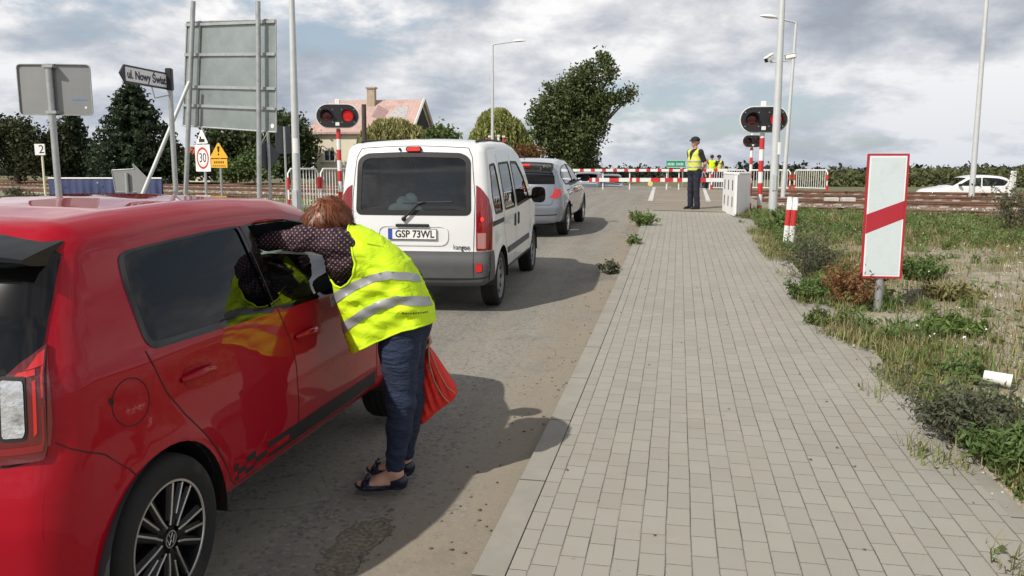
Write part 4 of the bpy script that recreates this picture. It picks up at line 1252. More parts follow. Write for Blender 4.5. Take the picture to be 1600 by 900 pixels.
# --- railings
def railing(name, label, a, b, h, nb, group, posts=(True, True), zgap=0.14, r=0.02, base_z=None, plates=0):
    a = Vector(a); b = Vector(b); d = b - a; L = Vector((d.x, d.y)).length
    z0 = base_z if base_z is not None else float(H(a.x, a.y))
    t = thing(name, label, 'railing', (a.x, a.y, z0), math.atan2(d.y, d.x), group)
    fr = MB(); c = 0.12
    fr.tube([(0, 0, 0), (0, 0, h - c), (c * 0.8, 0, h), (L - c * 0.8, 0, h), (L, 0, h - c), (L, 0, 0)], r * 1.15, 8)
    fr.tube([(0, 0, zgap), (L, 0, zgap)], r * 0.8, 6)
    fr.build('frame', M_WHITE, t, smooth=50)
    for i in range(nb):
        x = L * (i + 1) / (nb + 1); MB().tube([(x, 0, zgap), (x, 0, h)], r * 0.5, 6).build('bar', M_WHITE, t, smooth=60)
    for k, x in enumerate((0, L)):
        if not posts[k]: continue
        for i, (z, e) in enumerate(((0.0, 0.28), (0.52, 0.80))): MB().tube([(x, 0, z * h), (x, 0, e * h)], r * 1.9, 8).build('red_band', M_RED, t, smooth=50)
    return t
A0 = vpx(452, 330, 21.7); A1 = vpx(499, 330, 22.6); B0 = vpx(503, 330, 22.7); B1 = vpx(547, 330, 23.7)
gr_ = 'white railings with red bands'
railing('railing', 'white railing panel with red bands right beside the tall grey lamp post', A0, A1, 1.10, 9, gr_, base_z=0.42)
railing('railing', 'white railing panel with red bands behind the hair of the leaning woman', B0, B1, 1.10, 9, gr_, base_z=0.42)
for lab, x0, x1, nb in (('far white railing panel partly hidden by the white plastic barrier', 1112, 1166, 13), ('far white railing panel seen behind the grey lamp post', 1169, 1234, 14), ('far white railing panel farthest to the right, next to the scrub', 1241, 1292, 14)):
    a = P(x0, 290, 41.5); b = P(x1, 290, 41.0 - 0.012 * (x1 - 1169)); railing('railing', lab, (a.x, a.y, 0), (b.x, b.y, 0), 1.0, nb, gr_, base_z=0.43, r=0.03)

# --- white plastic barrier beside the footpath
def barrier_panel(name, label, a, b, h, nslot, redend):
    a, b = Vector(a), Vector(b); d = b - a; L = Vector((d.x, d.y)).length; z0 = 0.44
    t = thing(name, label, 'barrier', (a.x, a.y, z0), math.atan2(d.y, d.x), 'white slotted barrier panels')
    holes = []
    for i in range(nslot):
        x = L * (i + 0.5) / nslot
        for z in (0.22, 0.62): holes.append([(x - 0.045, z * h), (x + 0.045, z * h), (x + 0.045, z * h + 0.24), (x - 0.045, z * h + 0.24)])
    slots, holes = holes, []
    V, F = triangulate(rect(L, h, 0.02, 0), holes, 0.3)
    mb = MB()
    for y, fl in ((-0.03, 0), (0.03, 1)): mb.add([(x, y, z) for x, z in V], [tuple(f) if not fl else tuple(f[::-1]) for f in F])
    for lp in [rect(L, h, 0.02, 0)] + holes:
        n = len(lp); mb.add([(x, -0.03, z) for x, z in lp] + [(x, 0.03, z) for x, z in lp], [(i, (i + 1) % n, (i + 1) % n + n, i + n) for i in range(n)])
    po = mb.build('panel', M_BARRIER, t)
    for lp in slots: MB().prism(round_poly([(x if i in (0, 3) else x + 0.05, z) for i, (x, z) in enumerate(lp)], 0.03, 4), -0.0325, 0.0325, 'y').build('slot', M_BLACK, po)
    MB().tube([(0.0, 0, h + 0.02), (L, 0, h + 0.02)], 0.04, 10).build('top_rail', M_BARRIER, t, smooth=50)
    if redend:
        for z, e in ((0.02, 0.27), (0.5, 0.78)): MB().box((L + 0.035, 0, (z + e) / 2 * h), (0.075, 0.1, (e - z) * h), bev=0.01).build('red_band', M_RED, t)
pA = vpx(1148, 338, 18.9); pB = (pA.x + 0.27, pA.y + 2.1, 0); pC = (pA.x + 0.68, pA.y + 1.3, 0)
barrier_panel('slotted_barrier', 'white slotted barrier panel running along the footpath edge behind the policeman', pB, (pA.x, pA.y, 0), 0.95, 3, False)
barrier_panel('slotted_barrier', 'plain white barrier panel with red bands at its outer end, next to the striped signal', (pA.x + 0.05, pA.y + 0.08, 0), pC, 0.95, 0, True)

# --- level crossing barrier beyond the tracks
def boom():
    Y = 40.880; a = P(868, 264, Y); b = P(1136, 264, Y - 0.5); L = (Vector((b.x, b.y)) - Vector((a.x, a.y))).length
    t = thing('crossing_barrier', 'closed red and white barrier with two beams across the street beyond the tracks', 'barrier', (a.x, a.y, 0.40), math.atan2(b.y - a.y, b.x - a.x))
    k = L / (1136 - 868); mb = MB(); x = 0.0; z = P(1000, 266, Y).z - 0.40
    pxs = [868]; cuts = []
    i = 0; p = 872.0
    segs = []
    last = 868
    for r0 in list(np.arange(889, 1130, 17.4)): segs += [(last, r0, 0), (r0, r0 + 6.2, 1)]; last = r0 + 6.2
    segs.append((last, 1136, 0))
    for s0, s1, c in segs: mb.box((((s0 + s1) / 2 - 868) * k, 0, z), ((s1 - s0) * k, 0.08, 0.13), mi=c)
    mb.build('upper_beam', [M_WHITE, M_RED], t)
    mb = MB(); z2 = P(1000, 281, Y).z - 0.40
    segs = []; last = 868
    for r0, r1 in ((894, 903), (921, 926), (931, 937), (953, 968), (985, 989), (995, 1001), (1018, 1033), (1040, 1053), (1059, 1067), (1094, 1104)): segs += [(last, r0, 0), (r0, r1, 1)]; last = r1
    segs.append((last, 1132, 0))
    for s0, s1, c in segs: mb.box((((s0 + s1) / 2 - 868) * k, 0, z2), ((s1 - s0) * k, 0.06, 0.19), mi=c)
    mb.build('lower_beam', [M_WHITE, M_RED], t)
    for px in (900, 943, 985, 1043, 1062, 1110):
        MB().box(((px - 868) * k, 0.05, (z + 0.05) / 2), (0.05, 0.03, z - 0.05)).build('hanger', M_WHITE, t)
    MB().box((L + 0.15, 0.3, 0.45), (0.35, 0.4, 0.9), bev=0.03).build('drive_box', M_WHITE, t)
boom()
def round_board(label, px, py, Y, r, m, zb=0.4):
    p = P(px, py, Y); t = thing('round_sign', label, 'road sign', (p.x, Y, zb))
    MB().prism(ngon(0, p.z - zb, r, 20), -0.02, 0, 'y').build('board', m, t); MB().tube([(0, 0.03, 0), (0, 0.03, p.z - zb)], 0.025, 8).build('post', M_GALV, t, smooth=50)
    return t
t = round_board('small round yellow board below the lower barrier beam', 1016, 287, 39.5, 0.12, mat('yellow_board', (0.75, 0.6, 0.25), 0.5, var=0.1))
def green_sign():
    Y = 80.640; p = P(1056, 256, Y); z0 = float(H(p.x, Y)); k = Y / FPX
    t = thing('direction_sign', 'green direction sign board with pale lettering, far off left of the policeman', 'road sign', (p.x, Y, z0), 0.05)
    z = p.z - z0; bd = MB().box((0, 0, z), (29 * k, 0.06, 11.5 * k)).build('board', M_GREEN, t)
    mb = MB(); mb.box((0, -0.034, z + 5.4 * k), (29 * k, 0.006, 0.05)); mb.box((0, -0.034, z - 5.4 * k), (29 * k, 0.006, 0.05))
    rr = random.Random(5)
    for x0, n in ((-0.76, 5), (0.1, 5)):
        for i in range(n): mb.box((x0 + i * 0.14, -0.034, z - 0.03), (0.08, 0.006, 0.16 + 0.1 * rr.random()))
    mb.build('lettering', M_SIGNWHITE, bd)
    for x in (-0.7, 0.7): MB().tube([(x, 0.06, 0), (x, 0.06, z)], 0.06, 8).build('post', M_GALV, t, smooth=50)
green_sign()
def white_slab():
    Y = 33.600; p = P(1584, 267, Y); t = thing('marker_post', 'white upright slab at the far right edge, beyond the tracks', 'marker post', (p.x, Y, 0.3), 0.2)
    MB().prism(round_poly(rect(0.2, p.z - 0.3, 0), [0, 0, 0.06, 0.06], 4), -0.05, 0.05, 'y').build('post', M_WHITE, t)
white_slab()
for i, (px, lab) in enumerate(((1299, 'pale concrete block between the rails, left one of two'), (1325, 'pale concrete block between the rails, right one of two'))):
    p = P(px, 314, 27.0); tag(MB().box((0, 0, 0.1), (0.40, 0.3, 0.2), bev=0.02).build('concrete_block', M_CONC, None, loc=(p.x, 27.0, 0.39)), lab, 'block', 'concrete blocks in the track')

# --- left hand group of signs
def square_sign_back():
    Y = 8.960; b = vpx(95, 330, Y); top = P(75, 100, Y) - b
    t = thing('road_sign', 'grey back of a square sign with rounded corners, above the red car roof', 'road sign', b)
    MB().tube([(0, 0, -0.1), top], 0.034, 16).build('post', M_GALV, t, smooth=40)
    z1, z0 = P(80, 99, Y).z - b.z, P(80, 180, Y).z - b.z
    xl, xr = P(25, 140, Y).x - b.x, P(137, 140, Y).x - b.x; mid = P(86, 140, Y).x - b.x
    for nm, (x0, x1), ang_, mt in (('left_panel', (xl, mid), 0.0, M_GREYBACK), ('right_panel', (mid, xr), 0.16, M_GREYBACK)):
        w = x1 - x0
        poly = rect(w, z1 - z0, 0, 0)
        poly = round_poly(poly, [0.05, 0, 0, 0.05] if ang_ == 0 else [0, 0.05, 0.05, 0], 5)
        # rim towards the viewer (this is the back of the sign)
        mb = MB(); mb.prism(poly, 0.0, 0.004, 'y'); inn = offset_poly(poly, -0.008); n = len(poly)
        for i in range(n):
            a, c = poly[i], poly[(i + 1) % n]; d, e = inn[(i + 1) % n], inn[i]
            if abs(a[0] - (w if ang_ == 0 else 0)) < 1e-4 and abs(c[0] - (w if ang_ == 0 else 0)) < 1e-4: continue
            mb.add([(a[0], -0.018, a[1]), (c[0], -0.018, c[1]), (d[0], -0.018, d[1]), (e[0], -0.018, e[1]), (a[0], 0, a[1]), (c[0], 0, c[1]), (d[0], 0, d[1]), (e[0], 0, e[1])], [(0, 1, 2, 3), (0, 4, 5, 1), (3, 2, 6, 7)], mi=1)
        o = mb.build('panel', [mt, M_GALV], t); o.location = (x0, 0.045, z0); o.rotation_euler = (0, 0, ang_)
        if ang_:
            s = MB().prism(ngon(w * 0.79, 0.085, 0.013, 12), -0.0025, -0.0015, 'y'); s.build('sticker', M_SIGNWHITE, o)
            MB().box((w * 0.62, -0.002, 0.17), (0.15, 0.001, 0.012)).build('print', mat('blue_print', (0.12, 0.27, 0.5), 0.5), o)
    for z in (z0 + 0.03, z1 - 0.03): MB().box((0.01 + (top.x) * z / top.z, 0.005, z), (0.11, 0.1, 0.03)).build('clamp', M_GALV, t)
square_sign_back()
def street_name():
    b = Vector((P(270, 220, 10.08).x, 10.08, float(H(-4.2, 10.08)))); 
    t = thing('street_name_sign', 'white arrow shaped street name sign with a dark frame, pointing away from its post', 'street sign', b)
    top = P(264, 112, 10.08) - b
    MB().tube([(0, 0, -0.1), top], 0.03, 14).build('post', M_GALV, t, smooth=40)
    MB().box(top + Vector((0.0, 0, -0.09)), (0.075, 0.075, 0.26), bev=0.01).build('post_cap', M_BLACK, t)
    e0 = P(261, 126, 10.08) - b; e1 = P(186, 113, 9.15) - b
    d = e1 - e0; L = math.hypot(d.x, d.y); ang_ = math.atan2(-d.y, -d.x)       # x axis from the tip towards the post
    h = 0.195; zc = (e0.z + e1.z) / 2 - 0.005
    poly = [(0, 0), (0.09, -h / 2), (L, -h / 2), (L, h / 2), (0.09, h / 2)]
    o = MB().prism(poly, -0.008, 0.008, 'y').build('blade', mat('sign_frame_dark', (0.03, 0.03, 0.045), 0.5), t); o.location = (e1.x, e1.y, zc); o.rotation_euler = (0, 0, ang_)
    MB().prism(round_poly([(0.10, -h / 2 + .022), (L - .02, -h / 2 + .022), (L - .02, h / 2 - .022), (0.10, h / 2 - .022)], 0.012, 3), -0.0105, -0.0085, 'y').build('face', M_SIGNWHITE, o)
    text_obj('ul. Nowy Świat', 0.125, mat('sign_letters', (0.015, 0.015, 0.05), 0.5), o, (0.10 + (L - .12) / 2, -0.0125, -0.004), (math.radians(90), 0, 0), 'lettering', 0.0008, (L - .12) * 0.93, bold=0.0035)
    MB().tube([(e1.x * 0.35 + e0.x * .65, e1.y * .35 + e0.y * .65, zc - h / 2), (e1.x * .3 + e0.x * .7, e1.y * .3 + e0.y * .7, zc - h / 2 - 0.12), (0, 0, zc - h / 2 - 0.06)], 0.008, 6).build('bracket', M_GALV, t, smooth=50)
street_name()
def billboard():
    Y = 13.440; b = vpx(345, 410, Y)
    t = thing('billboard', 'large grey green back of a road board on two tall posts with a slanting brace', 'billboard', b)
    L_ = lambda px, py, y: P(px, py, y) - b
    lp0, lp1 = L_(286, 410, 13.832), L_(302, 2, 13.832); rp0, rp1 = L_(406, 410, 13.160), L_(403, 2, 13.160)
    MB().tube([lp0, lp1], 0.038, 14).build('post', M_GALV, t, smooth=40)
    MB().tube([rp0, rp1], 0.038, 14).build('post', M_GALV, t, smooth=40)
    MB().tube([L_(178, 410, 13.104), L_(296, 128, 13.720)], 0.03, 12).build('brace', M_POLE, t, smooth=40)
    c = [L_(281, 196, 14.000), L_(427, 206, 13.104), L_(426, 29, 13.104), L_(287, 33, 14.000)]
    nrm = (c[1] - c[0]).cross(c[3] - c[0]).normalized()          # towards the viewer is -nrm or +nrm
    if nrm.y > 0: nrm = -nrm
    bk = -nrm * 0.075
    mb = MB(); q = [p + bk for p in c] + [p + bk - nrm * 0.012 for p in c]
    mb.add(q, [(0, 1, 2, 3), (7, 6, 5, 4)] + [(i, i + 4, (i + 1) % 4 + 4, (i + 1) % 4) for i in range(4)])
    sh = mb.build('board', M_GALV_SHEET, t)
    fr = MB()
    for i in range(4): fr.tube([c[i] + bk + nrm * 0.008, c[(i + 1) % 4] + bk + nrm * 0.008], 0.013, 6)
    fr.build('rim', M_GALV, sh)
    for f in (0.03, 0.315, 0.62, 0.80):
        a = c[3].lerp(c[0], f); e = c[2].lerp(c[1], f - 0.01)
        rl = MB(); ax = (e - a).normalized(); up = nrm.cross(ax)
        m3 = Matrix((ax, nrm, up)).transposed()
        rl.box((a + e) / 2 + bk + nrm * 0.022, ((e - a).length, 0.035, 0.045), rot=m3)
        rl.build('rail', M_GALV, t)
    vz = MB(); a, e = c[3].lerp(c[2], 0.16), c[0].lerp(c[1], 0.16); vz.tube([a + bk + nrm * 0.01, e + bk + nrm * 0.01], 0.016, 6); vz.build('stiffener', M_GALV, t)
    s = c[0].lerp(c[1], 0.955) + (c[3] - c[0]) * 0.055 + bk + nrm * 0.004
    u = (c[1] - c[0]).normalized(); w = (c[3] - c[0]).normalized()
    MB().add([s + u * 0.035 * math.cos(k * math.pi / 8) + w * 0.035 * math.sin(k * math.pi / 8) for k in range(16)], [tuple(range(16))]).build('sticker', M_SIGNWHITE, sh, fix=False)
billboard()
def post_sign(name, label, cat, px, py0, Y, rot, parts, post_r=0.03, post_top=None, face=-1):
    """post with plates; parts: (part name, polygon in metres about the mast, z of its origin as photo row, material, y offset)"""
    b = vpx(px, py0, Y); t = thing(name, label, cat, b, rot)
    zt = P(px, post_top, Y).z - b.z
    MB().tube([(0, 0, -0.1), (0, 0, zt)], post_r, 12).build('post', M_GALV, t, smooth=40)
    return t, b
def speed_sign():
    Y = 19.040; t, b = post_sign('speed_limit_sign', 'white plate with a red ringed 30 under a white triangle, before the rails', 'road sign', 324, 330, Y, math.radians(-38), [], post_top=202)
    z = lambda py: P(324, py, Y).z - b.z
    w = 0.60; zz0, zz1 = z(268), z(226)
    o = MB().prism(round_poly(rect(w, zz1 - zz0, zz0), 0.03, 3), -0.045, -0.04, 'y').build('plate', M_SIGNWHITE, t)
    cz = (zz0 + zz1) / 2; R = 0.245
    mb = MB(); a = ngon(0, cz, R, 32); i_ = ngon(0, cz, R * 0.8, 32)
    mb.add([(x, -0.0475, y) for x, y in a] + [(x, -0.0475, y) for x, y in i_], [(k, (k + 1) % 32, 32 + (k + 1) % 32, 32 + k) for k in range(32)]); mb.build('ring', M_RED, o, fix=False)
    text_obj('30', 0.30, M_BLACK, o, (0, -0.048, cz), (math.radians(90), 0, 0), 'number', 0.001)
    z0, z1 = z(224.5), z(201)
    tr = [(-w * 0.42, z0), (w * 0.42, z0), (0.0, z1)]
    p = MB().prism(round_poly(tr, 0.05, 3), -0.045, -0.04, 'y').build('triangle_plate', M_SIGNWHITE, t)
    MB().box((0, -0.049, z0 + 0.07), (0.22, 0.002, 0.07)).build('symbol', M_BLACK, p); MB().box((-0.05, -0.049, z0 + 0.13), (0.06, 0.002, 0.06)).build('symbol', M_BLACK, p)
speed_sign()
def warning_sign():
    Y = 23.520; t, b = post_sign('warning_sign', 'yellow warning triangle with a black exclamation mark above a small yellow plate', 'road sign', 348, 330, Y, math.radians(-27), [], post_top=224)
    z = lambda py: P(348, py, Y).z - b.z
    z0, z1 = z(247), z(222); w = 0.72
    o = MB().prism(round_poly([(-w / 2, z0), (w / 2, z0), (0, z1)], 0.05, 3), -0.045, -0.04, 'y').build('triangle_plate', M_YELLOW, t)
    mk = MB().prism([(-0.05, z1 - 0.12), (-0.025, z0 + 0.16), (0.025, z0 + 0.16), (0.05, z1 - 0.12)], -0.048, -0.0465, 'y'); mk.prism(ngon(0, z0 + 0.1, 0.03, 10), -0.048, -0.0465, 'y'); mk.build('exclamation_mark', M_BLACK, o)
    p0, p1 = z(262), z(248.5)
    o = MB().prism(rect(0.62, p1 - p0, p0), -0.045, -0.04, 'y').build('plate', M_YELLOW, t)
    mb = MB()
    for k in range(5): mb.box((-0.16 + k * 0.08, -0.047, (p0 + p1) / 2 + 0.03), (0.045, 0.002, 0.06))
    for k in range(7): mb.box((-0.22 + k * 0.073, -0.047, p0 + 0.05), (0.05, 0.002, 0.025))
    mb.build('lettering', M_BLACK, o)
warning_sign()
def diamond_back():
    Y = 15.120; t, b = post_sign('priority_sign', 'dark back of a diamond shaped sign on a grey post, right of the billboard posts', 'road sign', 424, 340, Y, math.radians(58), [], post_top=205, post_r=0.028)
    z = lambda py: P(420, py, Y).z - b.z
    zc = (z(216) + z(269)) / 2; h = (z(216) - z(269)) / 2; w = h
    plate(round_poly([(0, zc - h), (w, zc), (0, zc + h), (-w, zc)], 0.04, 3), 0.004, 0.012).build('board', M_DARKBACK, t).location = (0, 0.035, 0)
    MB().tube([(-0.17, 0.03, zc + h * 0.55), (0.0, 0.0, zc + h * 1.35)], 0.008, 6).build('bracket', M_GALV, t, smooth=50)
diamond_back()
def dark_rect():
    Y = 22.400; t, b = post_sign('road_sign', 'narrow dark upright back of a sign just left of the tall grey lamp post', 'road sign', 449, 330, Y, math.radians(40), [], post_top=198)
    z = lambda py: P(447, py, Y).z - b.z
    plate(round_poly(rect(0.42, z(197) - z(240), z(240)), 0.03, 3), 0.004, 0.014).build('board', M_DARKBACK, t).location = (-0.02, 0.04, 0)
dark_rect()
def arrow_back():
    Y = 14.560; t, b = post_sign('arrow_sign', 'low grey back of an arrow shaped board pointing right, in front of the blue tarpaulin', 'road sign', 201, 330, Y, math.radians(0), [], post_top=270)
    L_ = lambda px, py: (P(px, py, Y).x - b.x, P(px, py, Y).z - b.z)
    pts = [L_(x, y) for x, y in ((173, 266), (208, 264), (206, 256), (231, 281), (217, 307), (213, 300), (179, 300))]
    mb = MB().prism(pts, 0.04, 0.045, 'y'); mb.build('board', M_GREYBACK, t)
    r_ = MB()
    for i in range(len(pts)):
        a, c = pts[i], pts[(i + 1) % len(pts)]; r_.tube([(a[0], 0.037, a[1]), (c[0], 0.037, c[1])], 0.009, 5)
    r_.build('rim', M_GALV, t)
arrow_back()
def number_plate_post():
    Y = 24.640; t, b = post_sign('kilometre_post', 'small white plate with a black 2 on a cream post at the far left', 'marker post', 73, 330, Y, 0, [], post_top=242)
    for c in t.children: c.data.materials.clear(); c.data.materials.append(M_CREAM)
    z = lambda py: P(72, py, Y).z - b.z
    o = MB().box((-0.03, -0.04, (z(225) + z(242.5)) / 2), (0.30, 0.03, z(225) - z(242.5)), bev=0.005).build('plate', M_SIGNWHITE, t)
    text_obj('2', 0.34, M_BLACK, o, (0.02, -0.0575, (z(225) + z(242.5)) / 2), (math.radians(90), 0, 0), 'number', 0.001)
number_plate_post()
def tarp():
    Y = 21.840; a = P(76, 290, Y); b = P(253, 290, Y); z0 = float(H(a.x, Y)); L = b.x - a.x; h = P(160, 278, Y).z - z0
    t = thing('tarpaulin_screen', 'low screen of wrinkled dark blue tarpaulin with a white top edge, beside the rails', 'screen', (a.x, Y, z0))
    n, m_ = 120, 14; vs = []
    for j in range(m_ + 1):
        for i in range(n + 1):
            u = i / n; v = j / m_
            y = 0.05 * math.sin(u * 41 + 1.5 * math.sin(u * 13)) * (1.1 - v) + 0.03 * math.sin(u * 97 + v * 2) * (1.2 - v)
            vs.append((u * L, y, v * (h - 0.02)))
    fs = [(j * (n + 1) + i, j * (n + 1) + i + 1, (j + 1) * (n + 1) + i + 1, (j + 1) * (n + 1) + i) for j in range(m_) for i in range(n)]
    mesh_obj('tarpaulin', vs, fs, M_BLUE, t, smooth=True)
    MB().tube([(0, 0, h - 0.01), (L, 0, h - 0.01)], 0.022, 8).build('top_bar', M_WHITE, t, smooth=50)
    for x in (0.04, L * 0.33, L * 0.66, L - 0.04): MB().box((x, 0.08, h / 2), (0.05, 0.05, h)).build('stake', M_DARKWOOD, t)
    for x in (0.33, 1.33): MB().prism(ngon(x, h - 0.12, 0.025, 10), -0.09, -0.085, 'y').build('eyelet', M_GALV, t)
tarp()
def wood_pole():
    Y = 29.120; b = vpx(571, 330, Y); t = P(568.5, 163, Y) - b
    tag(MB().tube([(0, 0, -0.2), t], [0.09, 0.08], 10).build('wooden_pole', M_WOODPOLE, None, smooth=50, loc=b), 'dark wooden pole standing just left of the van roof, in front of the house', 'pole')
wood_pole()
# --- litter
def litter():
    g = G(1557, 607); z = verge_z(g.x, g.y)
    mb = MB(); mb.lathe([(0.0, -0.085), (0.034, -0.085), (0.036, -0.08), (0.046, 0.080), (0.050, 0.085), (0.046, 0.085), (0.034, -0.07), (0.0, -0.07)], (0, 0, 0), 'x', 24)
    o = mb.build('paper_cup', M_WHITE, None, smooth=50); o.location = (g.x, g.y, z + 0.075); o.rotation_euler = (0.1, 0.12, math.radians(-32))
    tag(o, 'white paper cup lying on its side in the weeds', 'cup')
    g = G(1601, 632); z = verge_z(g.x, g.y)
    o = MB().prism(round_poly([(-.07, -.03), (.06, -.04), (.08, .02), (-.02, .05)], 0.01, 2), 0, 0.006, 'z').build('paper_scrap', M_WHITE, None); o.location = (g.x, g.y, z + 0.03); o.rotation_euler = (0.2, -0.15, 0.3)
    tag(o, 'crumpled white scrap of paper at the right edge near the cup', 'litter')
litter()
# ================================================================ CARS
# car frame: x = sideways (right +), y = forward from the rear axle, z = up
def curve(pts, sm=0.04):
    xs = np.array([p[0] for p in pts], float); ys = np.array([p[1] for p in pts], float)
    g = np.linspace(xs[0] - 0.6, xs[-1] + 0.6, 1600)
    y = np.interp(g, xs, ys)
    # extend the end slopes
    s0 = (ys[1] - ys[0]) / (xs[1] - xs[0]); s1 = (ys[-1] - ys[-2]) / (xs[-1] - xs[-2])
    y = np.where(g < xs[0], ys[0] + (g - xs[0]) * s0, y); y = np.where(g > xs[-1], ys[-1] + (g - xs[-1]) * s1, y)
    n = max(1, int(sm / (g[1] - g[0]))); k = np.hanning(2 * n + 3); k /= k.sum()
    yy = np.convolve(np.pad(y, n + 1, mode='edge'), k, mode='valid')
    return lambda v: np.interp(v, g, yy)
class Car:
    def __init__(s, top, rear, front, width, plan, crown=0.06, k=0.09, zb=0.2, arch=None, rbulge=0.10, fbulge=0.2, belt=None, m=0.16, extra=None):
        s.top = curve(top, 0.07); s.rear = curve(rear, 0.03); s.front = curve(front, 0.03)
        s.width = curve(width, 0.05); s.plan = curve(plan, 0.08)
        s.crown, s.k, s.zb, s.arch, s.rb, s.fb, s.m, s.extra = crown, k, zb, arch, rbulge, fbulge, m, extra
        s.s0, s.s1 = top[0][0], top[-1][0]
        s.ztop_rear = rear[-1][0]; s.ztop_front = front[-1][0]
        s.Wb = max(p[1] for p in width) + 0.08
    def W(s, y, z):
        w = s.width(z) + s.plan(y)
        if s.arch:
            for (ay, az, ar, amt) in s.arch:
                d = np.sqrt((y - ay) ** 2 + (z - az) ** 2)
                w = w + amt * np.exp(-((d - ar) / 0.055) ** 2) * (z < az + ar + 0.1)
        if s.extra is not None: w = w + s.extra(y, z)
        return w
    def f(s, p):
        x, y, z = p[..., 0], p[..., 1], p[..., 2]
        ax = np.abs(x)
        u = (ax / 0.8)
        d1 = ax - s.W(y, z)
        d2 = s.rear(z) + s.rb * u ** 3 - y
        d3 = y - (s.front(z) - s.fb * u ** 3)
        dz = (s.top(y + 0.01) - s.top(y - 0.01)) / 0.02
        d4 = (z - (s.top(y) - s.crown * u ** 2)) / np.sqrt(1 + dz * dz)
        d5 = s.zb - z
        k = s.k
        D = np.stack([d1, d2, d3, d4, d5 + k * 0.5], -1)
        return np.minimum(D.max(-1), -k) + np.sqrt((np.maximum(D + k, 0) ** 2).sum(-1))
    def grad(s, p):
        e = 0.004; g = np.zeros_like(p)
        for i in range(3):
            q = p.copy(); q[..., i] += e; r = p.copy(); r[..., i] -= e
            g[..., i] = s.f(q) - s.f(r)
        return g / np.maximum(np.linalg.norm(g, axis=-1, keepdims=True), 1e-9)
    def to_box(s, face, a, b):
        """2D panel coordinates -> points on the bounding box"""
        if face in ('R', 'L'): return np.stack([np.full_like(a, s.Wb if face == 'R' else -s.Wb), a, b], -1)
        if face == 'B': return np.stack([a, s.rear(b), b], -1)
        if face == 'F': return np.stack([a, s.front(b), b], -1)
        if face == 'T': return np.stack([a, b, s.top(b)], -1)
    def core(s, B):
        m = s.m
        z0 = s.zb + m
        z = B[..., 2]
        yr = np.clip(B[..., 1], s.rear(z) + m, s.front(z) - m)
        zt = s.top(yr) - m
        z = np.clip(z, z0, np.maximum(zt, z0 + 0.02))
        y = np.clip(B[..., 1], s.rear(z) + m, s.front(z) - m)
        wl = s.W(y, z) - m
        return np.stack([np.clip(B[..., 0], -wl, wl), y, z], -1)
    def surf(s, face, ab, off=0.0):
        ab = np.asarray(ab, float); B = s.to_box(face, ab[:, 0], ab[:, 1]); C = s.core(B)
        lo = np.zeros(len(B)); hi = np.full(len(B), 1.15)
        for _ in range(34):
            t = (lo + hi) / 2; v = s.f(C + (B - C) * t[:, None]); ins = v < 0
            lo = np.where(ins, t, lo); hi = np.where(ins, hi, t)
        p = C + (B - C) * ((lo + hi) / 2)[:, None]
        n = s.grad(p)
        return p + n * off, n
    def outline(s, face):
        """edge of the panel domain"""
        if face in ('R', 'L'):
            zr = np.linspace(s.zb, s.ztop_rear, 14); ys = np.linspace(s.rear(s.ztop_rear), s.front(s.ztop_front), 60); zf = np.linspace(s.ztop_front, s.zb, 10)
            return [(float(s.rear(z)), float(z)) for z in zr] + [(float(y), float(s.top(y))) for y in ys[1:-1]] + [(float(s.front(z)), float(z)) for z in zf]
        if face == 'B': return [(-s.Wb, s.zb), (s.Wb, s.zb), (s.Wb, s.ztop_rear), (-s.Wb, s.ztop_rear)]
        if face == 'F': return [(-s.Wb, s.zb), (s.Wb, s.zb), (s.Wb, s.ztop_front), (-s.Wb, s.ztop_front)]
        if face == 'T': return [(-s.Wb, float(s.rear(s.ztop_rear))), (s.Wb, float(s.rear(s.ztop_rear))), (s.Wb, float(s.front(s.ztop_front))), (-s.Wb, float(s.front(s.ztop_front)))]

UP = Car(top=[(-0.30, 1.375), (-0.15, 1.402), (0.1, 1.423), (0.5, 1.437), (0.9, 1.437), (1.2, 1.425), (1.42, 1.39), (1.6, 1.31), (2.15, 1.01), (2.4, 0.95), (2.75, 0.86), (2.93, 0.76)],
         rear=[(0.2, -0.50), (0.3, -0.545), (0.5, -0.565), (0.62, -0.55), (0.72, -0.525), (0.95, -0.50), (1.1, -0.44), (1.25, -0.355), (1.375, -0.285)],
         front=[(0.2, 2.94), (0.35, 2.99), (0.55, 2.985), (0.76, 2.93)],
         width=[(0.15, 0.745), (0.24, 0.775), (0.42, 0.80), (0.70, 0.81), (0.93, 0.785), (1.15, 0.725), (1.38, 0.655), (1.5, 0.62)],
         plan=[(-0.6, -0.055), (-0.3, -0.02), (0.0, -0.002), (0.8, 0.0), (1.7, 0.0), (2.4, -0.012), (3.0, -0.07)],
         crown=0.035, k=0.09, zb=0.2, arch=[(0, 0.29, 0.34, 0.016), (2.42, 0.29, 0.34, 0.016)], rbulge=0.13, fbulge=0.30)
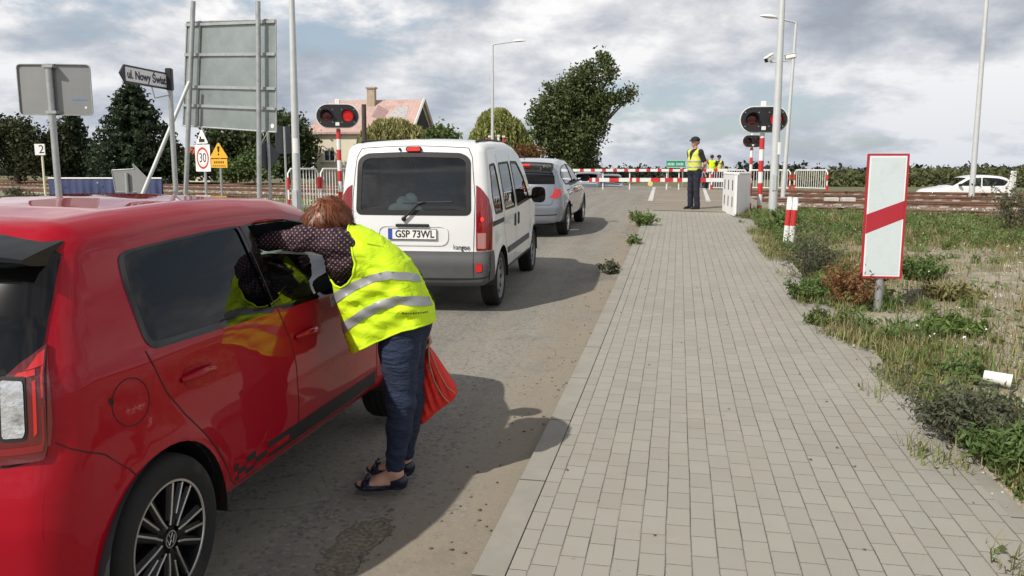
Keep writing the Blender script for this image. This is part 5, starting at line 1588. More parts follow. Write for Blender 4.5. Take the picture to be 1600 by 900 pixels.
KANGOO = Car(top=[(-0.50, 1.785), (-0.3, 1.81), (0.2, 1.825), (0.9, 1.82), (1.3, 1.79), (1.6, 1.72), (1.85, 1.60), (2.45, 1.14), (2.6, 1.08), (3.0, 0.98), (3.2, 0.86)],
             rear=[(0.25, -0.60), (0.32, -0.665), (0.56, -0.685), (0.66, -0.645), (0.9, -0.64), (1.1, -0.625), (1.5, -0.57), (1.785, -0.495)],
             front=[(0.2, 3.22), (0.5, 3.3), (0.86, 3.22)],
             width=[(0.2, 0.77), (0.32, 0.80), (0.5, 0.825), (0.95, 0.83), (1.15, 0.82), (1.45, 0.79), (1.75, 0.745), (1.9, 0.73)],
             plan=[(-0.7, -0.03), (-0.4, -0.01), (0.0, 0.0), (2.2, 0.0), (2.8, -0.02), (3.3, -0.08)],
             crown=0.045, k=0.075, zb=0.27, arch=[(0, 0.31, 0.36, 0.012), (2.6, 0.31, 0.36, 0.012)], rbulge=0.04, fbulge=0.25)
ASTRA = Car(top=[(-0.58, 1.20), (-0.35, 1.335), (-0.1, 1.40), (0.3, 1.44), (0.7, 1.455), (1.1, 1.44), (1.4, 1.37), (2.1, 0.99), (2.3, 0.94), (3.0, 0.82), (3.3, 0.70)],
            rear=[(0.2, -0.66), (0.3, -0.74), (0.55, -0.775), (0.68, -0.76), (0.8, -0.745), (0.95, -0.72), (1.0, -0.70), (1.2, -0.58)],
            front=[(0.2, 3.4), (0.5, 3.45), (0.70, 3.3)],
            width=[(0.15, 0.79), (0.3, 0.84), (0.55, 0.872), (0.8, 0.868), (0.95, 0.84), (1.2, 0.745), (1.4, 0.655)],
            plan=[(-0.8, -0.085), (-0.4, -0.03), (0.0, -0.002), (2.0, 0.0), (2.7, -0.015), (3.5, -0.13)],
            crown=0.05, k=0.10, zb=0.2, arch=[(0, 0.31, 0.35, 0.016), (2.61, 0.31, 0.35, 0.016)], rbulge=0.14, fbulge=0.3)
def paint(name, color, rough=0.28, metal=0.0, coat=1.0, var=0.0):
    if name in MATS: return MATS[name]
    m = mat(name, color, rough, metal, 0.5, var=var, vscale=3, coat=coat)
    return m
M_REDPAINT = paint('red_car_paint', (0.35, 0.001, 0.012), 0.5, metal=0.05)
M_REDPAINT.node_tree.nodes['Principled BSDF'].inputs['Specular IOR Level'].default_value = 0.1
M_REDPAINT.node_tree.nodes['Principled BSDF'].inputs['Coat IOR'].default_value = 1.33
M_WHITEPAINT = paint('white_car_paint', (0.74, 0.75, 0.75), 0.4, coat=0.7, var=0.02)
M_SILVER = paint('silver_car_paint', (0.25, 0.275, 0.32), 0.34, metal=0.55)
M_DKPAINT = paint('dark_car_paint', (0.03, 0.035, 0.05), 0.3)
M_GREYPAINT = paint('grey_car_paint', (0.16, 0.18, 0.21), 0.3, metal=0.4)
M_RUBBER = mat('tyre_rubber', (0.013, 0.013, 0.013), 0.9, var=0.2, vscale=12, dirt=(0.05, 0.045, 0.038), dscale=7, dlow=0.56, dhigh=0.8)
M_TRIM = mat('black_trim', (0.011, 0.011, 0.012), 0.6, var=0.1)
M_GREYTRIM = mat('grey_bumper_plastic', (0.082, 0.082, 0.084), 0.65, var=0.12, vscale=4, bump=0.2, bscale=300)
M_GLOSSBLACK = mat('gloss_black', (0.004, 0.004, 0.005), 0.05, spec=0.4)
M_PRIVACY = glass_mat('privacy_glass', (0.035, 0.04, 0.055), 0.5, (0.003, 0.004, 0.007), ior=1.33)
M_SIDEGLASS = glass_mat('side_glass', (0.80, 0.90, 0.84), 0.05, ior=1.9)
M_GLASS = glass_mat('clear_glass', (0.66, 0.74, 0.71), 0.06)
M_GLASS2 = glass_mat('van_rear_glass', (0.86, 0.94, 0.91), 0.03, ior=1.65)
M_LIGHTRED = mat('tail_lens_red', (0.22, 0.004, 0.006), 0.08, coat=1.0)
M_LIGHTRED2 = mat('tail_lens_bright', (0.60, 0.012, 0.010), 0.08, coat=1.0)
M_LIGHTDK = mat('tail_lens_dark', (0.12, 0.004, 0.006), 0.08, coat=1.0)
M_LIGHTCLEAR = mat('clear_lens', (0.66, 0.68, 0.70), 0.12, metal=0.6, coat=1.0, bump=1.0, bscale=22, dirt=(0.22, 0.22, 0.24), dscale=16, dlow=0.5, dhigh=0.66)
M_BRAKE = mat('brake_lamp_lit', (0.9, 0.03, 0.02), 0.2, emit=((1.0, 0.04, 0.03), 0.7))
M_ALLOY = mat('machined_alloy', (0.62, 0.61, 0.60), 0.28, metal=0.85)
M_DARKRIM = mat('dark_rim', (0.007, 0.007, 0.008), 0.4, spec=0.3)
M_STEELRIM = mat('grey_rim', (0.30, 0.30, 0.30), 0.45, metal=0.5)
M_SEAT = mat('seat_cloth', (0.035, 0.035, 0.038), 0.9, var=0.2, vscale=20)
M_LINING = mat('cabin_lining', (0.11, 0.11, 0.108), 0.9, var=0.1)
M_CABIN_DARK = mat('cabin_dark', (0.018, 0.018, 0.02), 0.9)
M_PLATE = mat('plate_white', (0.80, 0.80, 0.78), 0.4)
M_PLATEBLUE = mat('plate_blue', (0.03, 0.08, 0.42), 0.4)
M_SHUT = mat('shut_line', (0.012, 0.008, 0.008), 0.8)

def conv(car, face, V, F, off, flip_in=False):
    p, n = car.surf(face, V, off)
    F = np.array(F)
    if len(F):
        c = np.cross(p[F[:, 1]] - p[F[:, 0]], p[F[:, 2]] - p[F[:, 0]]); nn = n[F].mean(1)
        bad = (c * nn).sum(1) < 0
        F[bad] = F[bad][:, ::-1]
    if flip_in: F = F[:, ::-1]; n = -n
    return p, F, n
def panel(car, parent, name, m, items, off=0.004, step=0.04, skirt=True, inward=False):
    """items: list of (face, polygon, holes)"""
    PV, PF, PN = [], [], []; b = 0
    for face, poly, holes in items:
        V, F = triangulate(poly, holes, step)
        if not len(F): continue
        p, F, n = conv(car, face, V, F, off, inward)
        PV.append(p); PN.append(n); PF.append(F + b); b += len(p)
        if skirt:
            for lp in [poly] + list(holes):
                rs = np.array(resample(lp, step)); top, n1 = car.surf(face, rs, off); bot, _ = car.surf(face, rs, -0.004)
                k = len(rs); PV += [top, bot]
                PN += [n1, n1]
                i = np.arange(k); j = (i + 1) % k
                PF.append(np.stack([i, j, j + k], 1) + b); PF.append(np.stack([i, j + k, i + k], 1) + b); b += 2 * k
    if not PV: return None
    return mesh_obj(name, np.concatenate(PV), np.concatenate(PF), m, parent, normals=np.concatenate(PN))
def shut(car, parent, face, pts, w=0.006, name='door_gap', m=None, off=0.0012, step=0.04):
    pts = resample(pts, step, closed=False); V, F = [], []
    P2 = [Vector(p) for p in pts]
    for i, p in enumerate(P2):
        d = (P2[min(i + 1, len(P2) - 1)] - P2[max(i - 1, 0)]).normalized(); n = Vector((-d.y, d.x)) * w / 2
        V += [(p.x - n.x, p.y - n.y), (p.x + n.x, p.y + n.y)]
    F = [(2 * i, 2 * i + 1, 2 * i + 3) for i in range(len(P2) - 1)] + [(2 * i, 2 * i + 3, 2 * i + 2) for i in range(len(P2) - 1)]
    p, F, n = conv(car, face, np.array(V), F, off)
    return mesh_obj(name, p, F, m or M_SHUT, parent, normals=n)
def ring_poly(poly, out, inn): return offset_poly(poly, out), [offset_poly(poly, -inn)]
def arch_outline(car, archs):
    """side outline with the wheel arches cut out"""
    ol = car.outline('R'); zb = car.zb
    n = 14; up = ol[:n]; rest = ol[n:]
    bottom = []
    for (ay, az, r) in sorted(archs, key=lambda a: -a[0]):
        th = math.asin((az - zb) / r) if abs(az - zb) < r else 0
        a0, a1 = -th, math.pi + th
        for i in range(25):
            a = a0 + (a1 - a0) * i / 24
            bottom.append((ay + r * math.cos(a), max(zb, az + r * math.sin(a))))
    return ol + bottom
def shell(car, parent, m, archs, win, step=0.05):
    """win: dict face -> list of hole polygons"""
    side = arch_outline(car, archs)
    items = [('R', side, win.get('R', [])), ('L', side, win.get('L', win.get('R', []))), ('B', car.outline('B'), win.get('B', [])), ('F', car.outline('F'), win.get('F', [])), ('T', car.outline('T'), win.get('T', []))]
    body = panel(car, parent, 'body', m, items, 0.0, step, skirt=False)
    grow = lambda hs: [offset_poly(h, 0.012) for h in hs]
    items = [('R', side, grow(win.get('R', []))), ('L', side, grow(win.get('L', win.get('R', [])))), ('B', car.outline('B'), grow(win.get('B', []))), ('T', car.outline('T'), grow(win.get('T', [])))]
    panel(car, parent, 'cabin_lining', M_LINING, items, -0.035, 0.09, skirt=False, inward=True)
    y0, y1 = car.rear(car.zb) + 0.06, car.front(car.zb) - 0.06
    MB().box((0, (y0 + y1) / 2 - 0.08, car.zb + 0.06), (1.24, y1 - y0 - 0.45, 0.06)).build('floor_pan', M_CABIN_DARK, parent)
    for (ay, az, r) in archs:
        for sg in (-1, 1):
            mb = MB(); vs = []; n = 20; w0 = float(car.W(np.array(ay), np.array(az + r))) - 0.004
            for i in range(n + 1):
                a = -0.12 + (math.pi + 0.24) * i / n
                for x, rr in ((w0, r), (w0 - 0.02, r + 0.004), (0.50, r + 0.004), (0.50, 0.02)): vs.append((sg * x, ay + rr * math.cos(a), max(car.zb + 0.01, az + rr * math.sin(a))))
            fs = [(i * 4 + k, i * 4 + k + 1, (i + 1) * 4 + k + 1, (i + 1) * 4 + k) for i in range(n) for k in range(3)]
            mb.add(vs, fs); mb.build('wheel_arch', M_TRIM, parent, smooth=60, fix=False)
    return body
def window(car, parent, face, poly, gm, name='window', go=0.018, gi=0.012, off=0.0035, step=0.06, gasket=None, glass_off=-0.003):
    o = panel(car, parent, name, gm, [(face, offset_poly(poly, 0.002), [])], glass_off, step, skirt=False)
    a, h = ring_poly(poly, go, gi)
    panel(car, o, 'window_seal', gasket or M_TRIM, [(face, a, h)], off, 0.05)
    return o
def tyre(mb, R, w, side):
    r = R
    prof = [(R * 0.70, w * 0.45), (R * 0.74, w * 0.5), (R * 0.86, w * 0.54), (R * 0.95, w * 0.49), (R * 0.985, w * 0.40), (R, w * 0.26)]
    for g in (0.2, 0.0, -0.2):
        prof += [(R, w * (g + 0.04)), (R - 0.006, w * (g + 0.03)), (R - 0.006, w * (g - 0.03)), (R, w * (g - 0.04))]
    prof += [(R, -w * 0.26), (R * 0.985, -w * 0.40), (R * 0.95, -w * 0.49), (R * 0.86, -w * 0.54), (R * 0.70, -w * 0.45)]
    mb.lathe(prof, (0, 0, 0), 'x', 64)
def wheel(parent, x, y, R, w, style, sg):
    """sg: +1 right side of the car (outer face towards +x)"""
    W_ = bpy.data.objects.new('wheel', None); W_.location = (x, y, R); COL.objects.link(W_); W_.parent = parent
    if sg < 0: W_.rotation_euler = (0, 0, math.pi)
    mb = MB(); tyre(mb, R, w, sg); mb.build('tyre', M_RUBBER, W_, smooth=50)
    rr = R * 0.70
    rim = MB(); rim.lathe([(rr * 1.03, w * 0.47), (rr * 0.985, w * 0.475), (rr * 0.96, w * 0.42), (rr * 0.93, -w * 0.1), (rr * 0.93, -w * 0.45)], (0, 0, 0), 'x', 64)
    if style == 'alloy':
        rim.lathe([(rr * 0.93, w * 0.12), (rr * 0.3, w * 0.16), (0.001, w * 0.16)], (0, 0, 0), 'x', 48, mi=0)
        ro = rim.build('rim', M_DARKRIM, W_, smooth=40)
        lip = MB(); lip.lathe([(rr * 1.005, w * 0.468), (rr * 1.0, w * 0.482), (rr * 0.965, w * 0.480), (rr * 0.958, w * 0.462)], (0, 0, 0), 'x', 72); lip.build('rim_lip', M_ALLOY, ro, smooth=40)
        def bar(mb, a0, r0, a1, r1, wd, x0, th, mi=0):
            p0 = Vector((x0, r0 * math.cos(a0), r0 * math.sin(a0))); p1 = Vector((x0 + 0.0, r1 * math.cos(a1), r1 * math.sin(a1)))
            d = (p1 - p0); L = d.length; d.normalize(); ax = Vector((1, 0, 0)); sd = d.cross(ax)
            mb.box((p0 + p1) / 2, (th, wd, L), rot=Matrix((ax, sd, d)).transposed(), mi=mi, bev=min(th, wd) * 0.2)
        for k in range(5):
            c = math.radians(90 + 72 * k + 10)
            dk = MB(); al = MB()
            for da in (-0.30, 0.30):
                bar(dk, c + da * 0.95, rr * 0.30, c + da, rr * 0.95, 0.034, w * 0.33, 0.04)
                bar(al, c + da * 1.0, rr * 0.42, c + da * 1.12, rr * 0.955, 0.0075, w * 0.45, 0.008)
                bar(al, c + da * 0.62, rr * 0.24, c + da * 1.0, rr * 0.43, 0.0075, w * 0.45, 0.008)
            bar(dk, c + math.radians(36), rr * 0.2, c + math.radians(36), rr * 0.95, 0.03, w * 0.33, 0.04)
            bar(al, c + math.radians(36), rr * 0.42, c + math.radians(36), rr * 0.955, 0.0075, w * 0.45, 0.008)
            so = dk.build('spoke', M_DARKRIM, ro); al.build('spoke_face', M_ALLOY, so)
        hc = MB(); hc.lathe([(0.001, w * 0.445), (rr * 0.15, w * 0.44), (rr * 0.165, w * 0.40), (rr * 0.26, w * 0.36), (rr * 0.3, w * 0.2)], (0, 0, 0), 'x', 32); ho = hc.build('hub_cap', M_DARKRIM, ro, smooth=40)
        lg = MB(); xx = w * 0.45
        lg.lathe([(rr * 0.15, xx), (rr * 0.15, xx + 0.003), (rr * 0.13, xx + 0.003), (rr * 0.13, xx)], (0, 0, 0), 'x', 28)
        q = rr * 0.12
        for (y0, z0, y1, z1) in ((-.42, .85, -.05, .12), (.42, .85, .05, .12), (-.85, .35, -.45, -.8), (-.45, -.8, 0, -.05), (0, -.05, .45, -.8), (.45, -.8, .85, .35)):
            a, b_ = Vector((xx + .0015, y0 * q, z0 * q)), Vector((xx + .0015, y1 * q, z1 * q)); lg.tube([a, b_], 0.0016, 5)
        lg.build('emblem', M_ALLOY, ho)
    else:
        rim.lathe([(rr * 0.95, w * 0.30), (rr * 0.80, w * 0.36), (rr * 0.62, w * 0.30), (rr * 0.35, w * 0.36), (0.001, w * 0.37)], (0, 0, 0), 'x', 48)
        ro = rim.build('rim', M_STEELRIM if style == 'steel' else M_ALLOY, W_, smooth=40)
        hl = MB()
        for k in range(9):
            a = 2 * math.pi * k / 9; hl.prism([(rr * 0.72 * math.cos(a) + x_ * math.cos(a) - y_ * math.sin(a), rr * 0.72 * math.sin(a) + x_ * math.sin(a) + y_ * math.cos(a)) for x_, y_ in ngon(0, 0, 0.024, 8)], w * 0.362, w * 0.366, 'x')
        hl.build('vent_holes', M_CABIN_DARK, ro)
    return W_
def seat(parent, x, y, z=0.42, w=0.48, head=True):
    S = bpy.data.objects.new('seat', None); S.location = (x, y, z); COL.objects.link(S); S.parent = parent
    MB().box((0, 0, 0), (w, 0.5, 0.16), bev=0.05).build('cushion', M_SEAT, S, smooth=40)
    MB().box((0, -0.30, 0.32), (w, 0.14, 0.62), bev=0.055, rot=Matrix.Rotation(-0.25, 3, 'X') @ Matrix.Identity(3)).build('backrest', M_SEAT, S, smooth=40)
    if head: MB().box((0, -0.41, 0.74), (0.25, 0.10, 0.18), bev=0.04).build('headrest', M_SEAT, S, smooth=40)
    return S
def mirror(car, parent, m, y, z, sg, sz=(0.20, 0.11, 0.14)):
    x0 = sg * (float(car.W(np.array(y), np.array(z))) - 0.01)
    mb = MB(); vs = []; n = 14; rg = 6
    for i in range(rg + 1):
        u = i / rg; yy = sz[1] * (u - 0.25); k = math.sqrt(max(0.0, 1 - (u * 0.98) ** 2.2)) if i else 1.0
        for q in range(n):
            a = 2 * math.pi * q / n; cx = math.copysign(abs(math.cos(a)) ** 0.6, math.cos(a)); cz = math.copysign(abs(math.sin(a)) ** 0.6, math.sin(a))
            vs.append((sg * (0.05 + sz[0] / 2) + cx * sz[0] / 2 * k, yy, 0.04 + cz * sz[2] / 2 * k))
    fs = [(i * n + q, i * n + (q + 1) % n, (i + 1) * n + (q + 1) % n, (i + 1) * n + q) for i in range(rg) for q in range(n)]
    fs.append(tuple(rg * n + q for q in range(n)))
    mb.add(vs, fs)
    o = mb.build('door_mirror', m, parent, smooth=50); o.location = (x0, y, z)
    gl = MB(); gl.add([(v[0], v[1] + 0.006, v[2]) for v in vs[:n]], [tuple(range(n))]); gl.build('mirror_glass', M_GLOSSBLACK, o)
    MB().tube([(0, 0, 0), (sg * 0.08, 0.01, 0.02)], 0.022, 8).build('mirror_foot', M_TRIM, o, smooth=50)
    return o
def handle(car, parent, m, face, y, z, L=0.17, sg=1, off=0.03, recess=True):
    if recess:
        panel(car, parent, 'handle_recess', M_REDPAINT if m is M_REDPAINT else M_TRIM, [(face, round_poly([(y - L * .42, z - .045), (y + L * .3, z - .045), (y + L * .3, z + .03), (y - L * .42, z + .03)], .035, 6), [])], 0.0015, 0.03, skirt=False)
    pts = [(y - L / 2, z - 0.004), (y - L / 2 + 0.03, z), (y, z + 0.002), (y + L / 2 - 0.03, z + 0.001), (y + L / 2, z - 0.002)]
    p = [car.surf(face, [q], o)[0][0] for q, o in zip(pts, (0.002, off * 0.85, off, off * 0.85, 0.002))]
    return MB().tube(p, [0.010, 0.013, 0.014, 0.014, 0.012], 8).build('door_handle', m, parent, smooth=60)
def number_plate(parent, txt, loc, w=0.52, h=0.114, rotx=0.0):
    o = MB().box((0, 0, 0), (w, 0.008, h), bev=0.003).build('number_plate', M_PLATE, parent); o.location = loc; o.rotation_euler = (rotx, 0, 0)
    MB().prism([(-w / 2 + .006, -h / 2 + .006), (w / 2 - .006, -h / 2 + .006), (w / 2 - .006, h / 2 - .006), (-w / 2 + .006, h / 2 - .006)], -0.0052, -0.0046, 'y').build('plate_face', M_PLATE, o)
    a = [(-w / 2, -h / 2), (w / 2, -h / 2), (w / 2, h / 2), (-w / 2, h / 2)]; n_ = offset_poly(a, -0.006)
    fr = MB(); fr.add([(x, -0.0062, z) for x, z in a] + [(x, -0.0062, z) for x, z in n_], [(i, (i + 1) % 4, (i + 1) % 4 + 4, i + 4) for i in range(4)]); fr.build('plate_border', M_TRIM, o, fix=False)
    MB().prism([(-w / 2 + .006, -h / 2 + .006), (-w / 2 + .046, -h / 2 + .006), (-w / 2 + .046, h / 2 - .006), (-w / 2 + .006, h / 2 - .006)], -0.0062, -0.0052, 'y').build('plate_band', M_PLATEBLUE, o)
    text_obj(txt, 0.105, M_BLACK, o, (0.025, -0.0065, -0.002), (math.radians(90), 0, 0), 'lettering', 0.0006, w * 0.80, bold=0.0022)
    return o
def cabin(parent, yf, yr, xs=0.36, z=0.42, steer=-0.36, yd=None, zd=0.78, wd=1.3):
    for x in (-xs, xs): seat(parent, x, yf, z)
    if yr is not None:
        S = bpy.data.objects.new('rear_bench', None); S.location = (0, yr, z); COL.objects.link(S); S.parent = parent
        MB().box((0, 0, 0), (1.15, 0.45, 0.16), bev=0.05).build('cushion', M_SEAT, S, smooth=40)
        MB().box((0, -0.26, 0.30), (1.15, 0.14, 0.56), bev=0.05).build('backrest', M_SEAT, S, smooth=40)
        for x in (-0.35, 0.35): MB().box((x, -0.28, 0.62), (0.24, 0.09, 0.12), bev=0.035).build('headrest', M_SEAT, S, smooth=40)
    yd = yd or yf + 0.85
    MB().box((0, yd, zd), (wd, 0.34, 0.22), bev=0.07).build('dashboard', M_CABIN_DARK, parent, smooth=40)
    c = Vector((steer, yd - 0.30, zd + 0.06)); pts = []
    for k in range(25):
        a = 2 * math.pi * k / 24; pts.append(c + Vector((0.18 * math.cos(a), -0.06 * math.sin(a), 0.17 * math.sin(a))))
    MB().tube(pts, 0.014, 6).build('steering_wheel', M_CABIN_DARK, parent, smooth=60)

# ---------------------------------------------------------------- the red hatchback
def red_car():
    car = UP; A = math.radians(11.5)
    t = thing('parked_car', 'glossy red small hatchback in the foreground, the woman leaning into its front window', 'car', (-1.953, 2.8365, 0.0), -A)
    wr = round_poly([(-0.005, 1.293), (0.735, 1.347), (0.825, 0.952), (-0.012, 0.966), (-0.03, 1.18)], [0.05, 0.02, 0.02, 0.05, 0.1], 5)
    wf = round_poly([(0.805, 1.350), (1.15, 1.373), (1.37, 1.345), (1.60, 1.215), (1.86, 0.985), (1.86, 0.940), (0.905, 0.948)], [0.02, 0.05, 0.1, 0.1, 0.03, 0.02, 0.02], 5)
    ws = round_poly([(-0.60, 1.50), (0.60, 1.50), (0.72, 2.13), (-0.72, 2.13)], 0.1, 5)
    shell(car, t, M_REDPAINT, [(0, 0.29, 0.335), (2.42, 0.29, 0.335)], {'R': [wr, wf], 'T': [ws]}, 0.045)
    for face in ('R', 'L'):
        window(car, t, face, wr, M_PRIVACY, 'rear_window', 0.014, 0.009, gasket=M_GLOSSBLACK)
        # front door glass wound part way down on the woman's side
        low = [(0.845, 1.185), (1.60, 1.165), (1.86, 0.985), (1.86, 0.940), (0.905, 0.948)] if face == 'R' else wf
        o = panel(car, t, 'front_window', M_SIDEGLASS, [(face, low, [])], -0.008, 0.06, skirt=False)
        a, h = ring_poly(wf, 0.014, 0.009); panel(car, o, 'window_seal', M_GLOSSBLACK, [(face, a, h)], 0.0035, 0.05)
        if face == 'R': shut(car, o, face, [(0.845, 1.185), (1.2, 1.178), (1.60, 1.165)], 0.008, 'glass_edge', mat('glass_edge', (0.45, 0.62, 0.52), 0.3), -0.006)
        # black pillar between the doors
        panel(car, t, 'door_pillar', M_GLOSSBLACK, [(face, [(0.755, 1.352), (0.800, 1.353), (0.890, 0.946), (0.845, 0.948)], [])], 0.0045, 0.05)
        z_ = 0.0
        shut(car, t, face, [(-0.035, 0.955), (-0.012, 0.90), (0.03, 0.80), (0.11, 0.70), (0.21, 0.60), (0.30, 0.50), (0.37, 0.40), (0.43, 0.305), (0.46, 0.262)], 0.005)
        shut(car, t, face, [(0.862, 0.945), (0.93, 0.80), (0.965, 0.66), (0.985, 0.50), (0.985, 0.36), (0.985, 0.27)], 0.005)
        shut(car, t, face, [(0.46, 0.262), (0.985, 0.27), (1.8, 0.27), (2.0, 0.3), (1.98, 0.6), (1.93, 0.94)], 0.006)
        shut(car, t, face, [(-0.47, 0.765), (-0.38, 0.735), (-0.28, 0.69), (-0.19, 0.61), (-0.17, 0.585)], 0.0035, 'bumper_gap')
        handle(car, t, M_REDPAINT, face, 0.215, 0.822, 0.19); handle(car, t, M_REDPAINT, face, 1.075, 0.80, 0.19)
        # black sill decal breaking up into squares towards the rear
        dk = [(face, [(0.93, 0.300), (1.98, 0.300), (1.98, 0.400), (0.93, 0.400)], [])]
        for y0, y1, z0, z1 in ((0.72, 0.93, 0.300, 0.332), (0.70, 0.93, 0.372, 0.400), (0.905, 0.93, 0.332, 0.372), (0.60, 0.70, 0.332, 0.368), (0.53, 0.60, 0.368, 0.400), (0.53, 0.60, 0.298, 0.330), (0.465, 0.53, 0.332, 0.366), (0.43, 0.465, 0.366, 0.396), (0.445, 0.475, 0.298, 0.328)):
            dk.append((face, [(y0, z0), (y1, z0), (y1, z1), (y0, z1)], []))
        panel(car, t, 'sill_decal', M_TRIM, dk, 0.0012, 0.05, skirt=False)
    c = [(0.083 * math.cos(a) - 0.14, 0.075 * math.sin(a) + 0.814) for a in [2 * math.pi * k / 40 for k in range(41)]]
    shut(car, t, 'R', c, 0.0034, 'fuel_flap')
    panel(car, t, 'fuel_flap_notch', M_SHUT, [('R', round_poly([(-0.232, 0.828), (-0.212, 0.828), (-0.212, 0.85), (-0.232, 0.85)], 0.008, 3), [])], 0.0012, 0.03, skirt=False)
    gl = panel(car, t, 'windscreen', M_GLASS, [('T', ws, [])], -0.003, 0.08, skirt=False); a, h = ring_poly(ws, 0.02, 0.03); panel(car, gl, 'windscreen_edge', M_TRIM, [('T', a, h)], 0.002, 0.06)
    # dark glass tailgate, spoiler, lights
    tg = round_poly([(-0.93, 1.38), (0.93, 1.38), (0.905, 1.22), (0.875, 1.14), (0.86, 1.045), (0.75, 1.015), (0.62, 0.955), (0.56, 0.80), (0.50, 0.70), (-0.50, 0.70), (-0.56, 0.80), (-0.62, 0.955), (-0.75, 1.015), (-0.86, 1.045), (-0.875, 1.14), (-0.905, 1.22)], 0.03, 4)
    tg = [(max(-0.888, min(0.888, x)), z) for x, z in tg]
    panel(car, t, 'tailgate_glass', M_GLOSSBLACK, [('B', tg, [])], 0.004, 0.045)
    sp = MB()
    n = 17; rows = []
    for i in range(n):
        x = -0.635 + 1.27 * i / (n - 1); e = 1 - abs(x / 0.66) ** 3.0
        y0 = -0.225 + 0.03 * (1 - e); yb = -0.355 - 0.09 * e; zt = 1.385 - 0.055 * (x / .635) ** 2
        th = 0.40 + 0.60 * min(1.0, e * 1.6); rows += [(x, y0, zt), (x, (y0 + yb) / 2, zt - 0.02), (x, yb, zt - 0.042), (x, yb - 0.003, zt - 0.042 - 0.020 * th), (x, yb + 0.03, zt - 0.042 - 0.042 * th), (x, y0 - 0.02, zt - 0.02 - 0.11 * th)]
    fs = [(i * 6 + k, (i + 1) * 6 + k, (i + 1) * 6 + (k + 1) % 6, i * 6 + (k + 1) % 6) for i in range(n - 1) for k in range(6)] + [tuple(range(6)), tuple((n - 1) * 6 + k for k in range(6))[::-1]]
    sp.add(rows, fs); sp.build('spoiler', M_GLOSSBLACK, t, smooth=40)
    for sg in (1, -1):
        fl = (lambda L: [(sg * x, z) for x, z in L])
        outl = fl(round_poly([(0.60, 0.712), (0.853, 0.722), (0.889, 0.76), (0.889, 1.045), (0.80, 1.03), (0.70, 1.00), (0.625, 0.96), (0.60, 0.93)], [0, 0.02, 0, 0, 0.02, 0.02, 0.02, 0.02], 3))
        lt = panel(car, t, 'tail_light', M_LIGHTDK, [('B', outl, []), ('R' if sg > 0 else 'L', [(float(car.rear(0.76)), 0.76), (-0.500, 0.76), (-0.475, 0.82), (-0.467, 0.93), (-0.463, 1.03), (float(car.rear(1.045)), 1.045)], [])], 0.010, 0.03)
        Vv = fl(round_poly([(0.655, 0.772), (0.82, 0.782), (0.82, 0.985), (0.70, 0.972), (0.655, 0.935)], 0.02, 4)); hole = fl(round_poly([(0.658, 0.80), (0.775, 0.808), (0.775, 0.955), (0.70, 0.948), (0.67, 0.945)], 0.02, 4))
        panel(car, lt, 'red_band', M_LIGHTRED2, [('B', fl([(0.73, 0.975), (0.868, 0.988), (0.868, 1.03), (0.80, 1.018)]), []), ('B', fl([(0.845, 0.90), (0.868, 0.90), (0.868, 0.985), (0.845, 0.985)]), []), ('B', fl([(0.775, 0.79), (0.80, 0.80), (0.80, 0.95), (0.775, 0.945)]), []), ('B', fl([(0.66, 0.952), (0.80, 0.962), (0.79, 0.978), (0.69, 0.970)]), [])], 0.0125, 0.03, skirt=False)
        panel(car, lt, 'red_ring', M_LIGHTRED, [('B', fl([(0.60, 0.738), (0.84, 0.748), (0.865, 0.78), (0.865, 0.88), (0.842, 0.88), (0.842, 0.79), (0.825, 0.768), (0.60, 0.758)]), [])], 0.0125, 0.03, skirt=False)
        ln = panel(car, lt, 'reversing_lamp', M_TRIM, [('B', fl(round_poly([(0.606, 0.778), (0.722, 0.782), (0.735, 0.80), (0.735, 0.96), (0.606, 0.962)], 0.012, 3)), [])], 0.013, 0.03)
        panel(car, ln, 'clear_lens', M_LIGHTCLEAR, [('B', fl(round_poly([(0.612, 0.788), (0.712, 0.790), (0.724, 0.806), (0.722, 0.948), (0.612, 0.952)], 0.012, 3)), [])], 0.0155, 0.02)
    shut(car, t, 'B', [(-0.5, 0.70), (-0.62, 0.705), (0.62, 0.705), (0.87, 0.735), (0.888, 0.765)], 0.006, 'bumper_gap')
    for sg in (1, -1):
        for y in (0, 2.42): wheel(t, sg * 0.715, y, 0.29, 0.185, 'alloy', sg)
        mirror(car, t, M_REDPAINT, 1.80, 0.96, sg)
    cabin(t, 1.02, 0.12, 0.34, 0.44, -0.34, 1.95, 0.82, 1.25)
    # head lamps and grille at the front
    for sg in (1, -1): panel(car, t, 'headlamp', M_LIGHTCLEAR, [('F', [(sg * x, z) for x, z in [(0.45, 0.58), (0.75, 0.60), (0.80, 0.72), (0.6, 0.72)]], [])], 0.006, 0.05)
    panel(car, t, 'grille', M_TRIM, [('F', round_poly([(-0.45, 0.3), (0.45, 0.3), (0.5, 0.42), (-0.5, 0.42)], 0.03), [])], 0.004, 0.06)
red_car()

